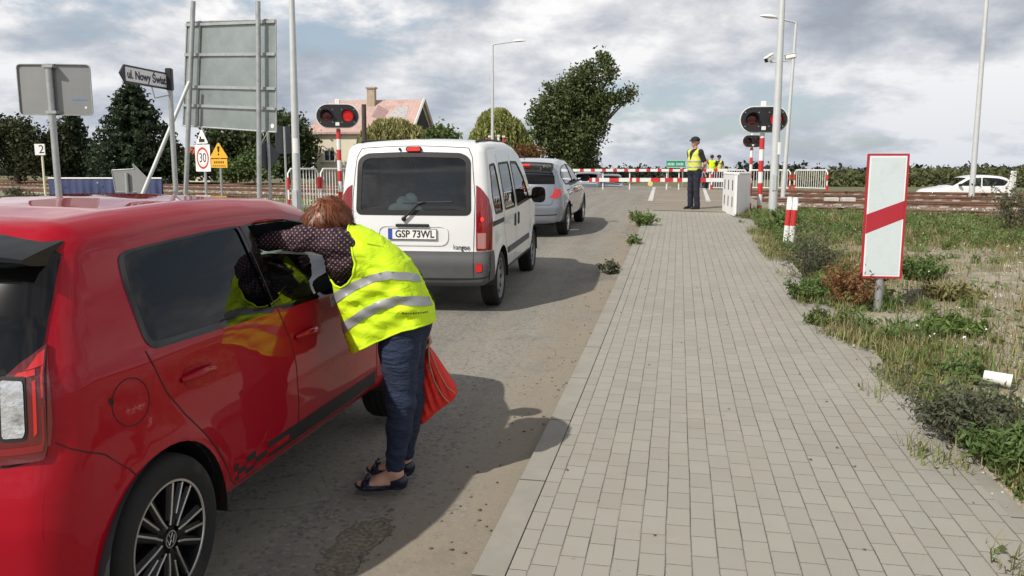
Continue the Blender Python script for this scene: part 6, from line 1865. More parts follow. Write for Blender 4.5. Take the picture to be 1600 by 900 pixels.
# ---------------------------------------------------------------- the white van
def van():
    car = KANGOO; A = math.radians(9.3)
    o3 = (-0.977 + 0.055 * math.cos(A), 9.212 - 0.055 * math.sin(A), 0.04)
    t = thing('van', 'white high roofed van waiting in the queue, seen from behind, with grey bumper', 'van', o3, rot=(math.radians(1.3), 0, -A))
    rg = round_poly([(-0.598, 1.055), (0.598, 1.055), (0.585, 1.60), (0.50, 1.655), (0.0, 1.668), (-0.50, 1.655), (-0.585, 1.60)], [0.05, 0.05, 0.08, 0.1, 0.1, 0.1, 0.08], 5)
    q = round_poly([(-0.40, 1.55), (-0.13, 1.56), (0.07, 1.035), (-0.33, 1.035), (-0.43, 1.20)], [0.05, 0.05, 0.05, 0.05, 0.1], 5)
    sdw = round_poly([(0.06, 1.56), (0.72, 1.565), (0.93, 1.03), (0.22, 1.04)], 0.05, 5)
    fw = round_poly([(0.86, 1.56), (1.32, 1.55), (1.75, 1.34), (2.12, 1.06), (1.07, 1.03)], [0.05, 0.08, 0.1, 0.03, 0.05], 5)
    wsc = round_poly([(-0.66, 1.62), (0.66, 1.62), (0.76, 2.42), (-0.76, 2.42)], 0.08, 5)
    shell(car, t, M_WHITEPAINT, [(0, 0.31, 0.36), (2.6, 0.31, 0.36)], {'R': [q, sdw, fw], 'B': [rg], 'T': [wsc]}, 0.06)
    window(car, t, 'B', rg, M_GLASS2, 'rear_window', 0.018, 0.035, 0.004)
    for face in ('R', 'L'):
        window(car, t, face, q, M_GLASS, 'quarter_window', 0.006, 0.02); window(car, t, face, sdw, M_GLASS, 'side_window', 0.006, 0.02); window(car, t, face, fw, M_GLASS, 'front_window', 0.012, 0.02)
        shut(car, t, face, [(0.80, 1.65), (0.97, 1.03), (1.0, 0.8), (0.96, 0.45), (0.93, 0.33)], 0.007); shut(car, t, face, [(-0.02, 1.66), (0.16, 1.03), (0.16, 0.82), (0.30, 0.66), (0.38, 0.45), (0.42, 0.33)], 0.006)
        shut(car, t, face, [(0.42, 0.33), (0.93, 0.33), (2.1, 0.34), (2.12, 0.6), (2.16, 1.06)], 0.006)
        panel(car, t, 'sliding_rail', M_TRIM, [(face, [(-0.52, 0.915), (0.12, 0.92), (0.12, 0.968), (-0.52, 0.965)], [])], 0.004, 0.06)
        panel(car, t, 'side_strip', M_GREYTRIM, [(face, [(0.40, 0.535), (2.05, 0.535), (2.05, 0.60), (0.40, 0.60)], [])], 0.012, 0.08)
        panel(car, t, 'sill', M_GREYTRIM, [(face, [(0.40, 0.275), (2.20, 0.275), (2.20, 0.345), (0.40, 0.345)], [])], 0.004, 0.1)
        panel(car, t, 'bumper_end', M_GREYTRIM, [(face, [(float(car.rear(0.28)), 0.285), (-0.39, 0.285), (-0.40, 0.45), (-0.43, 0.60), (-0.47, 0.668), (float(car.rear(0.668)), 0.668)], [])], 0.012, 0.04)
        for yy in (0.86, 1.12): 
            panel(car, t, 'door_handle', M_TRIM, [(face, round_poly([(yy, 0.80), (yy + 0.09, 0.81), (yy + 0.075, 0.95), (yy + 0.01, 0.95)], 0.03), [])], 0.010, 0.03)
        s = 1 if face == 'R' else -1
    bx = car.Wb
    bp = panel(car, t, 'rear_bumper', M_GREYTRIM, [('B', [(-bx, 0.285), (bx, 0.285), (bx, 0.668), (-bx, 0.668)], [])], 0.012, 0.05)
    shut(car, bp, 'B', [(-bx, 0.40), (-0.72, 0.385), (0.64, 0.385), (bx, 0.40)], 0.02, 'bumper_crease', M_TRIM, 0.0135)
    shut(car, bp, 'B', [(0.64, 0.66), (0.645, 0.40)], 0.008, 'bumper_seam', M_TRIM, 0.0135)
    panel(car, bp, 'keyhole', M_TRIM, [('B', ngon(-0.10, 0.585, 0.028, 14), [])], 0.016, 0.02)
    panel(car, bp, 'reflector', M_LIGHTRED2, [('B', round_poly([(0.67, 0.455), (0.75, 0.47), (0.75, 0.555), (0.67, 0.545)], 0.015), [])], 0.018, 0.03)
    shut(car, t, 'B', [(-0.64, 0.67), (-0.655, 1.2), (-0.62, 1.62), (-0.57, 1.735), (0.0, 1.752), (0.57, 1.735), (0.62, 1.62), (0.655, 1.2), (0.64, 0.67)], 0.008, 'tailgate_gap')
    for sg in (1, -1):
        F_ = 'R' if sg > 0 else 'L'; rz = lambda z: float(car.rear(z))
        B_ = [(0.668, 0.68), (bx, 0.68), (bx, 1.19), (0.80, 1.25), (0.72, 1.32), (0.668, 1.345)]
        lt = panel(car, t, 'tail_light', M_LIGHTRED, [('B', [(sg * x, z) for x, z in B_], []), (F_, [(rz(.68), 0.68), (-0.53, 0.68), (-0.535, 0.95), (-0.56, 1.1), (rz(1.17), 1.17)], [])], 0.010, 0.035)
        panel(car, lt, 'lit_segment', M_BRAKE, [('B', [(sg * x, z) for x, z in ngon(0.745, 1.0, 0.022, 14)], [])], 0.013, 0.02)
        panel(car, lt, 'clear_segment', mat('tail_lens_pinkish', (0.42, 0.20, 0.19), 0.1, coat=1.0), [('B', [(sg * x, z) for x, z in ((0.685, 0.70), (0.80, 0.70), (0.80, 0.86), (0.685, 0.86))], [])], 0.012, 0.03, skirt=False)
    rec = round_poly([(-0.37, 0.735), (0.37, 0.735), (0.37, 0.93), (-0.37, 0.93)], 0.09, 8)
    # pressed frame round the number plate
    a, h = ring_poly(rec, 0.010, 0.010); panel(car, t, 'plate_recess', M_WHITEPAINT, [('B', a, h)], 0.009, 0.03)
    number_plate(t, 'GSP 73WL', (0.0, float(car.rear(0.85)) - 0.012, 0.845), rotx=math.radians(-2))
    text_obj('kangoo', 0.075, M_TRIM, t, (0.515, float(car.rear(0.71)) + 0.006, 0.712), (math.radians(90), 0, 0), 'badge', 0.002, 0.17)
    MB().box((0, float(car.rear(0.94)) - 0.012, 0.935), (0.36, 0.03, 0.03), bev=0.01).build('tailgate_grip', M_TRIM, t)
    bl = MB().prism(pill(0.17, 0.052), -0.012, 0.012, 'y').build('brake_light_base', M_TRIM, t); bl.location = (0, float(car.rear(1.70)) - 0.01, 1.712)
    b2 = MB().prism(pill(0.14, 0.034), -0.017, -0.0125, 'y').build('brake_light', M_BRAKE, bl)
    MB().prism(ngon(-0.15, 0.0, 0.014, 10), -0.006, 0.01, 'y').build('washer_jet', M_TRIM, bl)
    # wiper
    wp = MB(); r0 = lambda x, z, o: tuple(car.surf('B', [(x, z)], o)[0][0])
    wp.tube([r0(-0.09, 1.0, 0.03), r0(-0.06, 1.03, 0.035), r0(0.06, 1.15, 0.04), r0(0.14, 1.175, 0.03)], [0.016, 0.013, 0.010, 0.007], 8)
    wo = wp.build('wiper_arm', M_TRIM, t, smooth=50)
    MB().tube([r0(-0.10, 1.165, 0.012), r0(0.42, 1.175, 0.012)], 0.008, 6).build('wiper_blade', M_TRIM, wo)
    MB().ball(r0(-0.09, 1.0, 0.02), 0.025, 10, 6).build('wiper_hub', M_TRIM, wo, smooth=50)
    gl = panel(car, t, 'windscreen', M_GLASS, [('T', wsc, [])], -0.003, 0.1, skirt=False)
    for x in (-0.64, 0.64):
        pts = [tuple(car.surf('T', [(x * 0.98, y)], 0.012)[0][0]) for y in np.linspace(-0.35, 1.3, 8)]
        MB().tube(pts, 0.012, 6).build('roof_rail', M_TRIM, t, smooth=50)
    for sg in (1, -1):
        for y in (0, 2.6): wheel(t, sg * 0.725, y, 0.305, 0.175, 'steel', sg)
        mirror(car, t, M_TRIM, 2.08, 1.07, sg, (0.19, 0.12, 0.21))
    cabin(t, 1.20, 0.30, 0.38, 0.62, -0.38, 2.15, 1.02, 1.35)
    MB().box((0, -0.2, 0.62), (1.25, 0.7, 0.05)).build('luggage_floor', M_CABIN_DARK, t)
    for sg in (1, -1): panel(car, t, 'headlamp', M_LIGHTCLEAR, [('F', [(sg * x, z) for x, z in [(0.45, 0.62), (0.78, 0.64), (0.82, 0.80), (0.6, 0.80)]], [])], 0.006, 0.06)
    # things seen through the rear window
    w = t.matrix_basis
    p = w @ Vector((-0.15, -0.36, 0.97))
    r = np.random.default_rng(4); mb = MB()
    for (x, y, z, rr) in ((0, 0, 0.10, 0.13), (-0.10, 0.02, 0.08, 0.10), (0.10, 0.0, 0.07, 0.09), (0.05, 0.03, 0.21, 0.075), (-0.03, 0.0, 0.18, 0.07)): mb.ball((x, y, z), (rr, rr * 0.8, rr), 14, 10)
    o = mb.build('shopping_bag', mat('pale_plastic', (0.55, 0.68, 0.66), 0.5, var=0.1), None, smooth=70, loc=p); tag(o, 'pale bag lying behind the rear window of the white van', 'bag')
van()

# ---------------------------------------------------------------- hatchback used for the silver car and the far ones
def hatch(label, loc, rotz, m, pitch=0.0, detail=True, glass=None, group=None):
    car = ASTRA
    t = thing('hatchback_car', label, 'car', loc, rot=(pitch, 0, rotz), group=group)
    rg = round_poly([(-0.66, 0.985), (0.66, 0.985), (0.60, 1.19), (-0.60, 1.19)], 0.05, 5)
    rgt = round_poly([(-0.62, -0.50), (0.62, -0.50), (0.57, -0.16), (-0.57, -0.16)], 0.06, 5)
    s1 = round_poly([(-0.30, 1.14), (0.10, 1.345), (0.78, 1.385), (0.84, 0.955), (-0.12, 0.975)], [0.06, 0.08, 0.03, 0.03, 0.05], 5)
    s2 = round_poly([(0.86, 1.385), (1.25, 1.36), (1.55, 1.22), (1.92, 0.975), (0.92, 0.955)], [0.03, 0.1, 0.1, 0.03, 0.03], 5)
    ws = round_poly([(-0.60, 1.48), (0.60, 1.48), (0.72, 2.12), (-0.72, 2.12)], 0.08, 5)
    tg = round_poly([(-0.80, 1.02), (0.80, 1.02), (0.70, 1.19), (-0.70, 1.19)], 0.05, 5)
    shell(car, t, m, [(0, 0.31, 0.35), (2.61, 0.31, 0.35)], {'R': [s1, s2], 'T': [ws, rgt], 'B': []}, 0.07)
    G_ = glass or M_GLASS2
    window(car, t, 'T', rgt, G_, 'rear_window', 0.03, 0.02, 0.004)
    panel(car, t, 'rear_window_foot', M_GLOSSBLACK, [('B', round_poly([(-0.78, 1.00), (0.78, 1.00), (0.80, 1.195), (-0.80, 1.195)], 0.03), [])], 0.004, 0.06)
    panel(car, t, 'rear_window_rim', M_GLOSSBLACK, [('T', round_poly([(-0.74, -0.575), (0.74, -0.575), (0.68, -0.49), (-0.68, -0.49)], 0.02), [])], 0.004, 0.06)
    for face in ('R', 'L'):
        window(car, t, face, s1, G_, 'rear_door_window', 0.014, 0.014); window(car, t, face, s2, G_, 'front_window', 0.014, 0.014)
        if detail:
            shut(car, t, face, [(0.84, 0.95), (0.88, 0.8), (0.88, 0.4), (0.86, 0.3)], 0.008); shut(car, t, face, [(-0.2, 0.96), (0.12, 0.72), (0.36, 0.5), (0.45, 0.3), (1.85, 0.3), (1.98, 0.55), (1.95, 0.95)], 0.008)
            handle(car, t, m, face, 0.10, 0.86, 0.18, recess=False); handle(car, t, m, face, 1.0, 0.84, 0.18, recess=False)
            panel(car, t, 'side_strip', m, [(face, [(0.50, 0.50), (1.90, 0.50), (1.90, 0.55), (0.50, 0.55)], [])], 0.010, 0.1)
    bx = car.Wb - 0.003
    for sg in (1, -1):
        F_ = 'R' if sg > 0 else 'L'; rz = lambda z: float(car.rear(z))
        lt = panel(car, t, 'tail_light', M_LIGHTRED2, [('B', [(sg * x, z) for x, z in ((0.60, 0.76), (0.75, 0.735), (bx, 0.74), (bx, 0.90), (0.80, 0.93), (0.72, 0.88))], []), (F_, [(rz(.745), 0.745), (-0.60, 0.76), (-0.50, 0.86), (-0.56, 0.905), (rz(.90), 0.90)], [])], 0.008, 0.035)
        panel(car, t, 'headlamp', M_LIGHTCLEAR, [('F', [(sg * x, z) for x, z in ((0.50, 0.56), (0.84, 0.58), (0.84, 0.69), (0.6, 0.68))], [])], 0.006, 0.06)
        mirror(car, t, m if detail else M_TRIM, 1.88, 0.96, sg, (0.19, 0.12, 0.13))
        for y in (0, 2.61): wheel(t, sg * 0.765, y, 0.305, 0.19, 'plain', sg)
    MB().box((0, float(car.top(-0.30)) * 0 - 0.40, 1.345), (0.36, 0.05, 0.03), bev=0.01).build('brake_light', M_BRAKE if detail else M_LIGHTRED, t)
    MB().box((0, float(car.rear(0.62)) - 0.012, 0.66), (0.52, 0.01, 0.11)).build('number_plate', M_PLATE, t)
    shut(car, t, 'B', [(-0.70, 0.72), (-0.62, 0.62), (0.62, 0.62), (0.70, 0.72), (0.76, 0.96)], 0.008, 'tailgate_gap')
    if detail:
        shut(car, t, 'B', [(-bx, 0.44), (0, 0.42), (bx, 0.44)], 0.02, 'bumper_crease', M_TRIM)
        MB().tube([(0, 0.02, 1.425), (0, -0.16, 1.62)], 0.006, 5).build('aerial', M_TRIM, t)
    cabin(t, 1.05, 0.15, 0.36, 0.42, -0.36, 1.95, 0.80, 1.4)
    return t
hatch('silver hatchback at the head of the queue, in front of the white van', (0.2455, 16.15, 0.27), -math.radians(11.3), M_SILVER, pitch=math.radians(1.8))
def far_car(label, px, roof_py, Y, rz, m, group='cars beyond the crossing'):
    p = P(px, roof_py, Y); a = rz; off = Vector((-math.sin(a) * 1.3, math.cos(a) * 1.3))
    return hatch(label, (p.x - off.x, Y - off.y, p.z - 1.455), rz, m, detail=False, group=group)
far_car('white hatchback driving past behind the tracks on the far right, seen from its left side', 1507, 273, 39.0, math.radians(86), paint('white_far_paint', (0.8, 0.8, 0.8), 0.4))
far_car('silver car facing the barrier beyond the crossing, partly hidden by the silver queue car', 917, 268, 47.0, math.radians(165), M_GREYPAINT)
far_car('dark car beyond the crossing barrier, left of the small yellow board', 952, 272, 49.0, math.radians(172), M_DKPAINT)
far_car('grey car with dark windows behind the two officers beyond the tracks', 1117, 261, 46.5, math.radians(178), M_GREYPAINT)
# ================================================================ PEOPLE
def surface_nets(fn, lo, hi, res):
    lo = np.array(lo, float); hi = np.array(hi, float)
    n = np.maximum(2, np.ceil((hi - lo) / res).astype(int) + 1)
    ax = [lo[i] + np.arange(n[i]) * res for i in range(3)]
    X, Y, Z = np.meshgrid(*ax, indexing='ij'); pts = np.stack([X, Y, Z], -1)
    v = fn(pts.reshape(-1, 3)).reshape(n)
    s = v < 0
    acc = np.zeros((n[0] - 1, n[1] - 1, n[2] - 1, 3)); cnt = np.zeros((n[0] - 1, n[1] - 1, n[2] - 1))
    corners = [(i, j, k) for i in (0, 1) for j in (0, 1) for k in (0, 1)]
    sl = lambda c: tuple(slice(c[d], n[d] - 1 + c[d]) for d in range(3))
    for a in corners:
        for b in corners:
            if sum(abs(a[d] - b[d]) for d in range(3)) == 1 and a < b:
                va, vb = v[sl(a)], v[sl(b)]; m = (va < 0) != (vb < 0)
                t = np.where(m, va / np.where(m, va - vb, 1), 0)
                for d in range(3): acc[..., d] += np.where(m, a[d] + (b[d] - a[d]) * t, 0)
                cnt += m
    act = cnt > 0
    idx = -np.ones(act.shape, int); idx[act] = np.arange(act.sum())
    ii = np.argwhere(act)
    V = lo + (ii + acc[act] / cnt[act][:, None]) * res
    F = []
    for d in range(3):
        e = [0, 0, 0]; e[d] = 1; u, w = (d + 1) % 3, (d + 2) % 3
        A = [slice(None)] * 3; B = [slice(None)] * 3
        A[d] = slice(0, n[d] - 1); B[d] = slice(1, n[d])
        ch = s[tuple(A)] != s[tuple(B)]; inside = s[tuple(A)]
        q = np.argwhere(ch)
        q = q[(q[:, u] > 0) & (q[:, w] > 0) & (q[:, u] < n[u] - 1) & (q[:, w] < n[w] - 1)]
        if not len(q): continue
        def cell(du, dw):
            c = q.copy(); c[:, u] += du; c[:, w] += dw
            return idx[c[:, 0], c[:, 1], c[:, 2]]
        f = np.stack([cell(-1, -1), cell(0, -1), cell(0, 0), cell(-1, 0)], 1)
        ins = inside[q[:, 0], q[:, 1], q[:, 2]]
        f[~ins] = f[~ins][:, ::-1]
        F.append(f)
    F = np.concatenate(F) if F else np.zeros((0, 4), int)
    return V, F[(F >= 0).all(1)]
def cone(p, a, b, ra, rb, sq=None):
    a, b = np.array(a, float), np.array(b, float)
    if sq is not None: p = (p - a) * (1 / np.array(sq)) + a; b = (b - a) / np.array(sq) + a
    ab = b - a; t = np.clip(((p - a) @ ab) / max(1e-9, ab @ ab), 0, 1)
    return np.linalg.norm(p - a - t[:, None] * ab, axis=1) - (ra + (rb - ra) * t)
def smin(vals, k):
    r = vals[0]
    for v in vals[1:]:
        h = np.clip(0.5 + 0.5 * (v - r) / k, 0, 1); r = v * (1 - h) + r * h - k * h * (1 - h)
    return r
def sdf(prims, k=0.03):
    return lambda p: smin([cone(p, *q) for q in prims], k)
def join_mesh(parts):
    V, F, b = [], [], 0
    for v, f in parts: V.append(v); F.append(f + b); b += len(v)
    return np.concatenate(V), np.concatenate(F)
M_SKIN = mat('skin', (0.52, 0.30, 0.21), 0.5, var=0.06, vscale=14)
M_HAIR = mat('auburn_hair', (0.21, 0.066, 0.028), 0.42, island=0.45, var=0.2, vscale=12)
M_HAIRDK = mat('dark_hair', (0.03, 0.02, 0.015), 0.5)
def m_vest(N, L, tc):
    t = NT(N, L); v = tc.outputs['Object']
    w1 = t.noise(v, 8, 3, 0.5, 0.6, sc=(1, 1, 1.6)); w2 = t.noise(v, 42, 3, 0.6)
    c = t.mix(t.rng(w1, 0.3, 0.7), (0.56, 0.82, 0.006), (0.70, 0.95, 0.010))
    return c, 0.75, t.m('ADD', t.m('MULTIPLY', w1, 1.0), t.m('MULTIPLY', w2, 0.10)), 0.018
M_VEST = node_mat('hi_vis_fabric', m_vest)
M_REFLECT = mat('reflective_tape', (0.36, 0.37, 0.385), 0.5, metal=0.15, var=0.1, vscale=10)
def m_denim(N, L, tc):
    t = NT(N, L); v = tc.outputs['Object']
    w1 = t.noise(v, 16, 5, 0.6, 0.5, sc=(0.6, 0.6, 1.9)); w2 = t.noise(v, 400, 2, 0.6); w3 = t.noise(v, 5, 3, 0.5)
    c = t.mix(t.rng(w3, 0.35, 0.65), (0.006, 0.011, 0.034), (0.014, 0.027, 0.066)); c = t.mix(t.rng(w2, 0.4, 0.7, 0, 0.35), c, (0.05, 0.075, 0.14))
    return c, 0.85, w1, 0.035
M_DENIM = node_mat('denim', m_denim)
def m_blouse(N, L, tc):
    t = NT(N, L); v = tc.outputs['Object']; s = t.sep(v)
    a = t.m('MULTIPLY', t.m('ADD', s[0], s[2]), 44); b = t.m('MULTIPLY', t.m('SUBTRACT', s[0], s[2]), 44)
    fa = t.m('ABSOLUTE', t.m('SUBTRACT', t.m('FRACT', a), 0.5)); fb = t.m('ABSOLUTE', t.m('SUBTRACT', t.m('FRACT', b), 0.5))
    d = t.m('MAXIMUM', fa, fb)
    dot = t.rng(t.m('ADD', d, t.m('MULTIPLY', t.noise(v, 120, 2, 0.5), 0.2)), 0.26, 0.33, 1, 0)
    c = t.mix(dot, (0.020, 0.012, 0.022), (0.36, 0.17, 0.19))
    return c, 0.8, t.noise(v, 14, 5, 0.6, 0.5), 0.04
M_BLOUSE = node_mat('patterned_blouse', m_blouse)
M_NAVYSHOE = mat('navy_shoe', (0.008, 0.010, 0.030), 0.35)
M_BAGRED = mat('red_bag', (0.72, 0.022, 0.012), 0.6, var=0.12, vscale=9, bump=0.9, bscale=9)
M_CORD = mat('cord', (0.45, 0.30, 0.20), 0.7)
M_UNIFORM = mat('navy_uniform', (0.012, 0.014, 0.028), 0.8, var=0.2, vscale=6)
M_BLACKSHIRT = mat('black_shirt', (0.014, 0.014, 0.017), 0.8)
M_VESTPALE = mat('pale_hi_vis', (0.62, 0.66, 0.10), 0.7, var=0.08, vscale=8)
M_SHOE = mat('black_shoe', (0.012, 0.012, 0.013), 0.3)
M_SHIRTW = mat('white_shirt', (0.7, 0.7, 0.7), 0.8)

def hand_prims(w, d, side, palm_n, curl=0.6, s=1.0):
    """w wrist point, d direction of the hand, side = towards the thumb, palm_n = direction the palm faces; returns primitives for palm and five fingers"""
    w = Vector(w); d = Vector(d).normalized(); sd = Vector(side); sd = (sd - d * sd.dot(d)).normalized(); pn = Vector(palm_n); pn = (pn - d * pn.dot(d) - sd * pn.dot(sd)).normalized()
    pr = []
    knu = []
    for i, off in enumerate((0.030, 0.010, -0.010, -0.029)):
        k = w + d * 0.082 * s + sd * off * s; pr.append((w + sd * off * 0.55 * s + d * 0.012, k, 0.0145 * s, 0.0125 * s)); knu.append(k)
    fingers = []
    for i, (k, L) in enumerate(zip(knu, (0.070, 0.078, 0.072, 0.056))):
        a = k; dd = d.copy(); seg = []
        for j, f in enumerate((0.45, 0.32, 0.25)):
            ang = curl * (0.75 + 0.4 * j) * (1 + 0.07 * i); dd = (Matrix.Rotation(0, 3, 'X') @ (dd * math.cos(ang) + pn * math.sin(ang))).normalized() if j or True else dd
            pn2 = (pn * math.cos(ang) - d * math.sin(ang)).normalized()
            b = a + dd * L * f * s; seg.append((a, b, (0.0098 - 0.0011 * j) * s, (0.0090 - 0.0012 * j) * s)); a = b
        fingers.append(seg)
    a = w + sd * 0.022 * s + d * 0.02 * s; td = (sd * 0.75 + d * 0.6 + pn * 0.35).normalized(); seg = []
    for j, L in enumerate((0.042, 0.034, 0.026)):
        b = a + td * L * s; seg.append((a, b, (0.0135 - 0.0018 * j) * s, (0.0120 - 0.002 * j) * s)); a = b; td = (td * 0.85 + d * 0.35 + pn * 0.45 * curl - sd * 0.15).normalized()
    fingers.append(seg)
    return pr, fingers
def hand_mesh(w, d, side, palm_n, curl=0.6, s=1.0, res=0.0035, forearm=None):
    pr, fing = hand_prims(w, d, side, palm_n, curl, s)
    if forearm is not None: pr.append((forearm, w, 0.036 * s, 0.026 * s))
    def fn(p):
        palm = smin([cone(p, tuple(a), tuple(b), ra, rb) for a, b, ra, rb in pr], 0.012)
        r = palm
        for sg in fing:
            fv = smin([cone(p, tuple(a), tuple(b), ra, rb) for a, b, ra, rb in sg], 0.003)
            h = np.clip(0.5 + 0.5 * (fv - r) / 0.004, 0, 1); r = fv * (1 - h) + r * h - 0.004 * h * (1 - h)
        return r
    allp = [Vector(q) for a, b, _, _ in pr + [x for sg in fing for x in sg] for q in (a, b)]
    lo = [min(q[i] for q in allp) - 0.04 for i in range(3)]; hi = [max(q[i] for q in allp) + 0.04 for i in range(3)]
    return surface_nets(fn, lo, hi, res)

# ---------------------------------------------------------------- the woman leaning into the red car
def woman():
    O = Vector((-0.62, 3.93, 0.0))
    t = thing('person', 'woman in yellow vest and jeans bending into the red car window, holding a red bag', 'person', O)
    L_ = lambda px, py, Y=3.93: tuple(P(px, py, Y) - O)
    # body under the clothes: one continuous figure
    sh_n, sh_f = L_(536, 392, 3.775), L_(548, 388, 4.10); hip = L_(638, 478, 3.93); chest = L_(565, 408, 3.93)
    el, wr = L_(472, 373, 3.74), L_(402, 380, 3.80)
    neck0, neck1 = L_(548, 372), L_(520, 345); hd = L_(508, 343)
    kn, an = L_(627, 628, 3.85), L_(616, 738, 3.85); kf, af = L_(641, 630, 4.03), L_(629, 735, 4.05)
    hn, hf = L_(634, 510, 3.85), L_(640, 508, 4.02)
    el_f, wr_f = L_(622, 452, 4.17), L_(664, 513, 4.13)
    body = [(hip, chest, 0.09, 0.10), (chest, neck0, 0.11, 0.06), (neck0, neck1, 0.052, 0.050), (sh_n, el, 0.052, 0.043), (el, wr, 0.041, 0.028), (sh_f, el_f, 0.050, 0.040), (el_f, wr_f, 0.038, 0.026),
            (chest, sh_n, 0.09, 0.055), (chest, sh_f, 0.09, 0.055), (hn, kn, 0.07, 0.05), (kn, an, 0.052, 0.034), (hf, kf, 0.07, 0.05), (kf, af, 0.052, 0.034), (hip, hn, 0.07, 0.07), (hip, hf, 0.07, 0.07)]
    V1 = surface_nets(sdf(body, 0.03), (-0.95, -0.35, 0.03), (0.25, 0.38, 1.36), 0.0115)
    # head: skull, jaw, nose, chin, ears; the face looks down and into the car
    h = Vector(hd); fwd = Vector((-0.80, 0.0, -0.60)).normalized(); up = Vector((-0.60, 0, 0.80)).normalized()
    A = lambda f, s_, u: tuple(h + fwd * f + Vector((0, 1, 0)) * s_ + up * u)
    head = [(A(-0.016, 0, 0.012), A(0.012, 0, 0.006), 0.080, 0.074), (A(0.045, 0, -0.035), A(0.05, 0, -0.085), 0.050, 0.030), (A(0.088, 0, 0.0), A(0.108, 0, -0.03), 0.010, 0.014),
            (A(0.0, -0.078, -0.01), A(-0.008, -0.084, 0.02), 0.013, 0.015), (A(0.0, 0.078, -0.01), A(-0.008, 0.084, 0.02), 0.013, 0.015), (A(0.085, 0, -0.058), A(0.086, 0, -0.06), 0.018, 0.018), (A(-0.02, 0, -0.05), neck0, 0.055, 0.05)]
    V2 = surface_nets(sdf(head, 0.018), tuple(h - Vector((0.2, 0.14, 0.2))), tuple(h + Vector((0.2, 0.14, 0.17))), 0.006)
    V3 = hand_mesh(wr, (-0.9, 0.15, -0.25), (0, -0.3, 1), (0.1, 1, 0), 0.35, 0.92)
    gp = L_(671, 528, 4.12)
    V4 = hand_mesh(wr_f, Vector(L_(672, 540, 4.11)) - Vector(wr_f), (0.4, -1, 0.1), (-1, -0.3, 0.1), 1.05, 0.92, forearm=tuple(Vector(wr_f).lerp(Vector(el_f), 0.4)))
    # feet
    def foot(ax, toe_dir, y):
        a = Vector(ax); d = Vector(toe_dir).normalized(); s_ = Vector((-d.y, d.x, 0))
        heel = Vector((a.x, a.y, 0.036)) - d * 0.028
        g = lambda f, w, z: tuple(Vector((heel.x, heel.y, 0)) + d * f + s_ * w + Vector((0, 0, z)))
        pr = [(g(0, 0, 0.038), g(0.10, 0, 0.034), 0.032, 0.030), (g(0.10, -0.008, 0.032), g(0.155, -0.016, 0.024), 0.028, 0.022), (g(0.10, 0.01, 0.030), g(0.15, 0.022, 0.022), 0.026, 0.018),
              (ax, g(0.02, 0, 0.07), 0.036, 0.034), (g(0.015, 0, 0.085), g(0.10, -0.004, 0.045), 0.032, 0.024)]
        toes = []
        for i, (w, L, r) in enumerate(((-0.026, 0.208, 0.0125), (-0.008, 0.206, 0.0095), (0.006, 0.198, 0.009), (0.019, 0.186, 0.0085), (0.031, 0.172, 0.008))): toes.append((g(0.15, w * 0.9, 0.020), g(L, w, 0.0135), r + 0.002, r))
        fn = lambda p: np.minimum(smin([cone(p, *q) for q in pr], 0.015), smin([cone(p, *q) for q in toes], 0.002))
        lo = tuple(heel - Vector((0.26, 0.26, 0.03))); hi = tuple(heel + Vector((0.26, 0.26, 0.10)))
        fm = surface_nets(fn, (heel.x - 0.26, heel.y - 0.08, 0.004), (heel.x + 0.06, heel.y + 0.08, 0.13), 0.0042)
        base_fn = sdf(pr, 0.015)
        H0 = np.array((heel.x, heel.y, 0)); dn = np.array(d)
        def shoe(p):
            f = (p - H0) @ dn; z = p[:, 2]
            w = base_fn(p) - 0.0065
            toe = np.minimum(w, smin([cone(p, *q) for q in toes], 0.01) - 0.005)
            heelpart = np.maximum(w, np.maximum(f - (0.042 + 0 * z), z - (0.062 - 0.35 * f)))
            toepart = np.maximum(np.maximum(toe, 0.135 - f + 0.25 * z), np.maximum(f - 0.190, z - 0.09))
            sole = np.maximum(toe - 0.004, z - 0.016)
            rim = np.maximum(np.maximum(w, z - 0.026), -(f + 0.05))
            return np.minimum(np.minimum(heelpart, toepart), np.minimum(sole, rim))
        sm = surface_nets(shoe, (heel.x - 0.26, heel.y - 0.08, -0.004), (heel.x + 0.07, heel.y + 0.08, 0.11), 0.0042)
        return fm, sm, g
    f1, s1, g1 = foot(an, (-1, 0.02, 0), 0); f2, s2, g2 = foot(af, (-0.96, 0.14, 0), 0)
    v, f = join_mesh([V1, V2, V3, V4, f1, f2]); mesh_obj('body', v, f, M_SKIN, t, smooth=True)
    for sm, g in ((s1, g1), (s2, g2)):
        so = mesh_obj('shoe', sm[0], sm[1], M_NAVYSHOE, t, smooth=True)
        MB().ball(g(0.160, -0.004, 0.052), (0.016, 0.024, 0.012), 12, 8).ball(g(0.158, -0.016, 0.060), (0.010, 0.016, 0.010), 10, 6).ball(g(0.158, 0.016, 0.056), (0.010, 0.016, 0.010), 10, 6).build('bow', M_NAVYSHOE, so, smooth=60)
    # jeans
    jp = [(L_(634, 470), L_(636, 505), 0.118, 0.114), (L_(655, 478), L_(650, 500), 0.062, 0.07), (L_(628, 505, 3.865), L_(624, 548, 3.855), 0.108, 0.097), (L_(624, 548, 3.855), kn, 0.097, 0.069), (kn, L_(624, 668, 3.85), 0.069, 0.061), (L_(624, 668, 3.85), L_(617, 728, 3.85), 0.061, 0.044),
          (L_(637, 505, 4.0), L_(634, 548, 4.01), 0.108, 0.094), (L_(634, 548, 4.01), kf, 0.094, 0.068), (kf, L_(636, 668, 4.03), 0.068, 0.060), (L_(636, 668, 4.03), L_(629, 726, 4.045), 0.060, 0.044), (L_(650, 500, 3.90), L_(646, 520, 3.93), 0.082, 0.07)]
    jf = sdf(jp, 0.02)
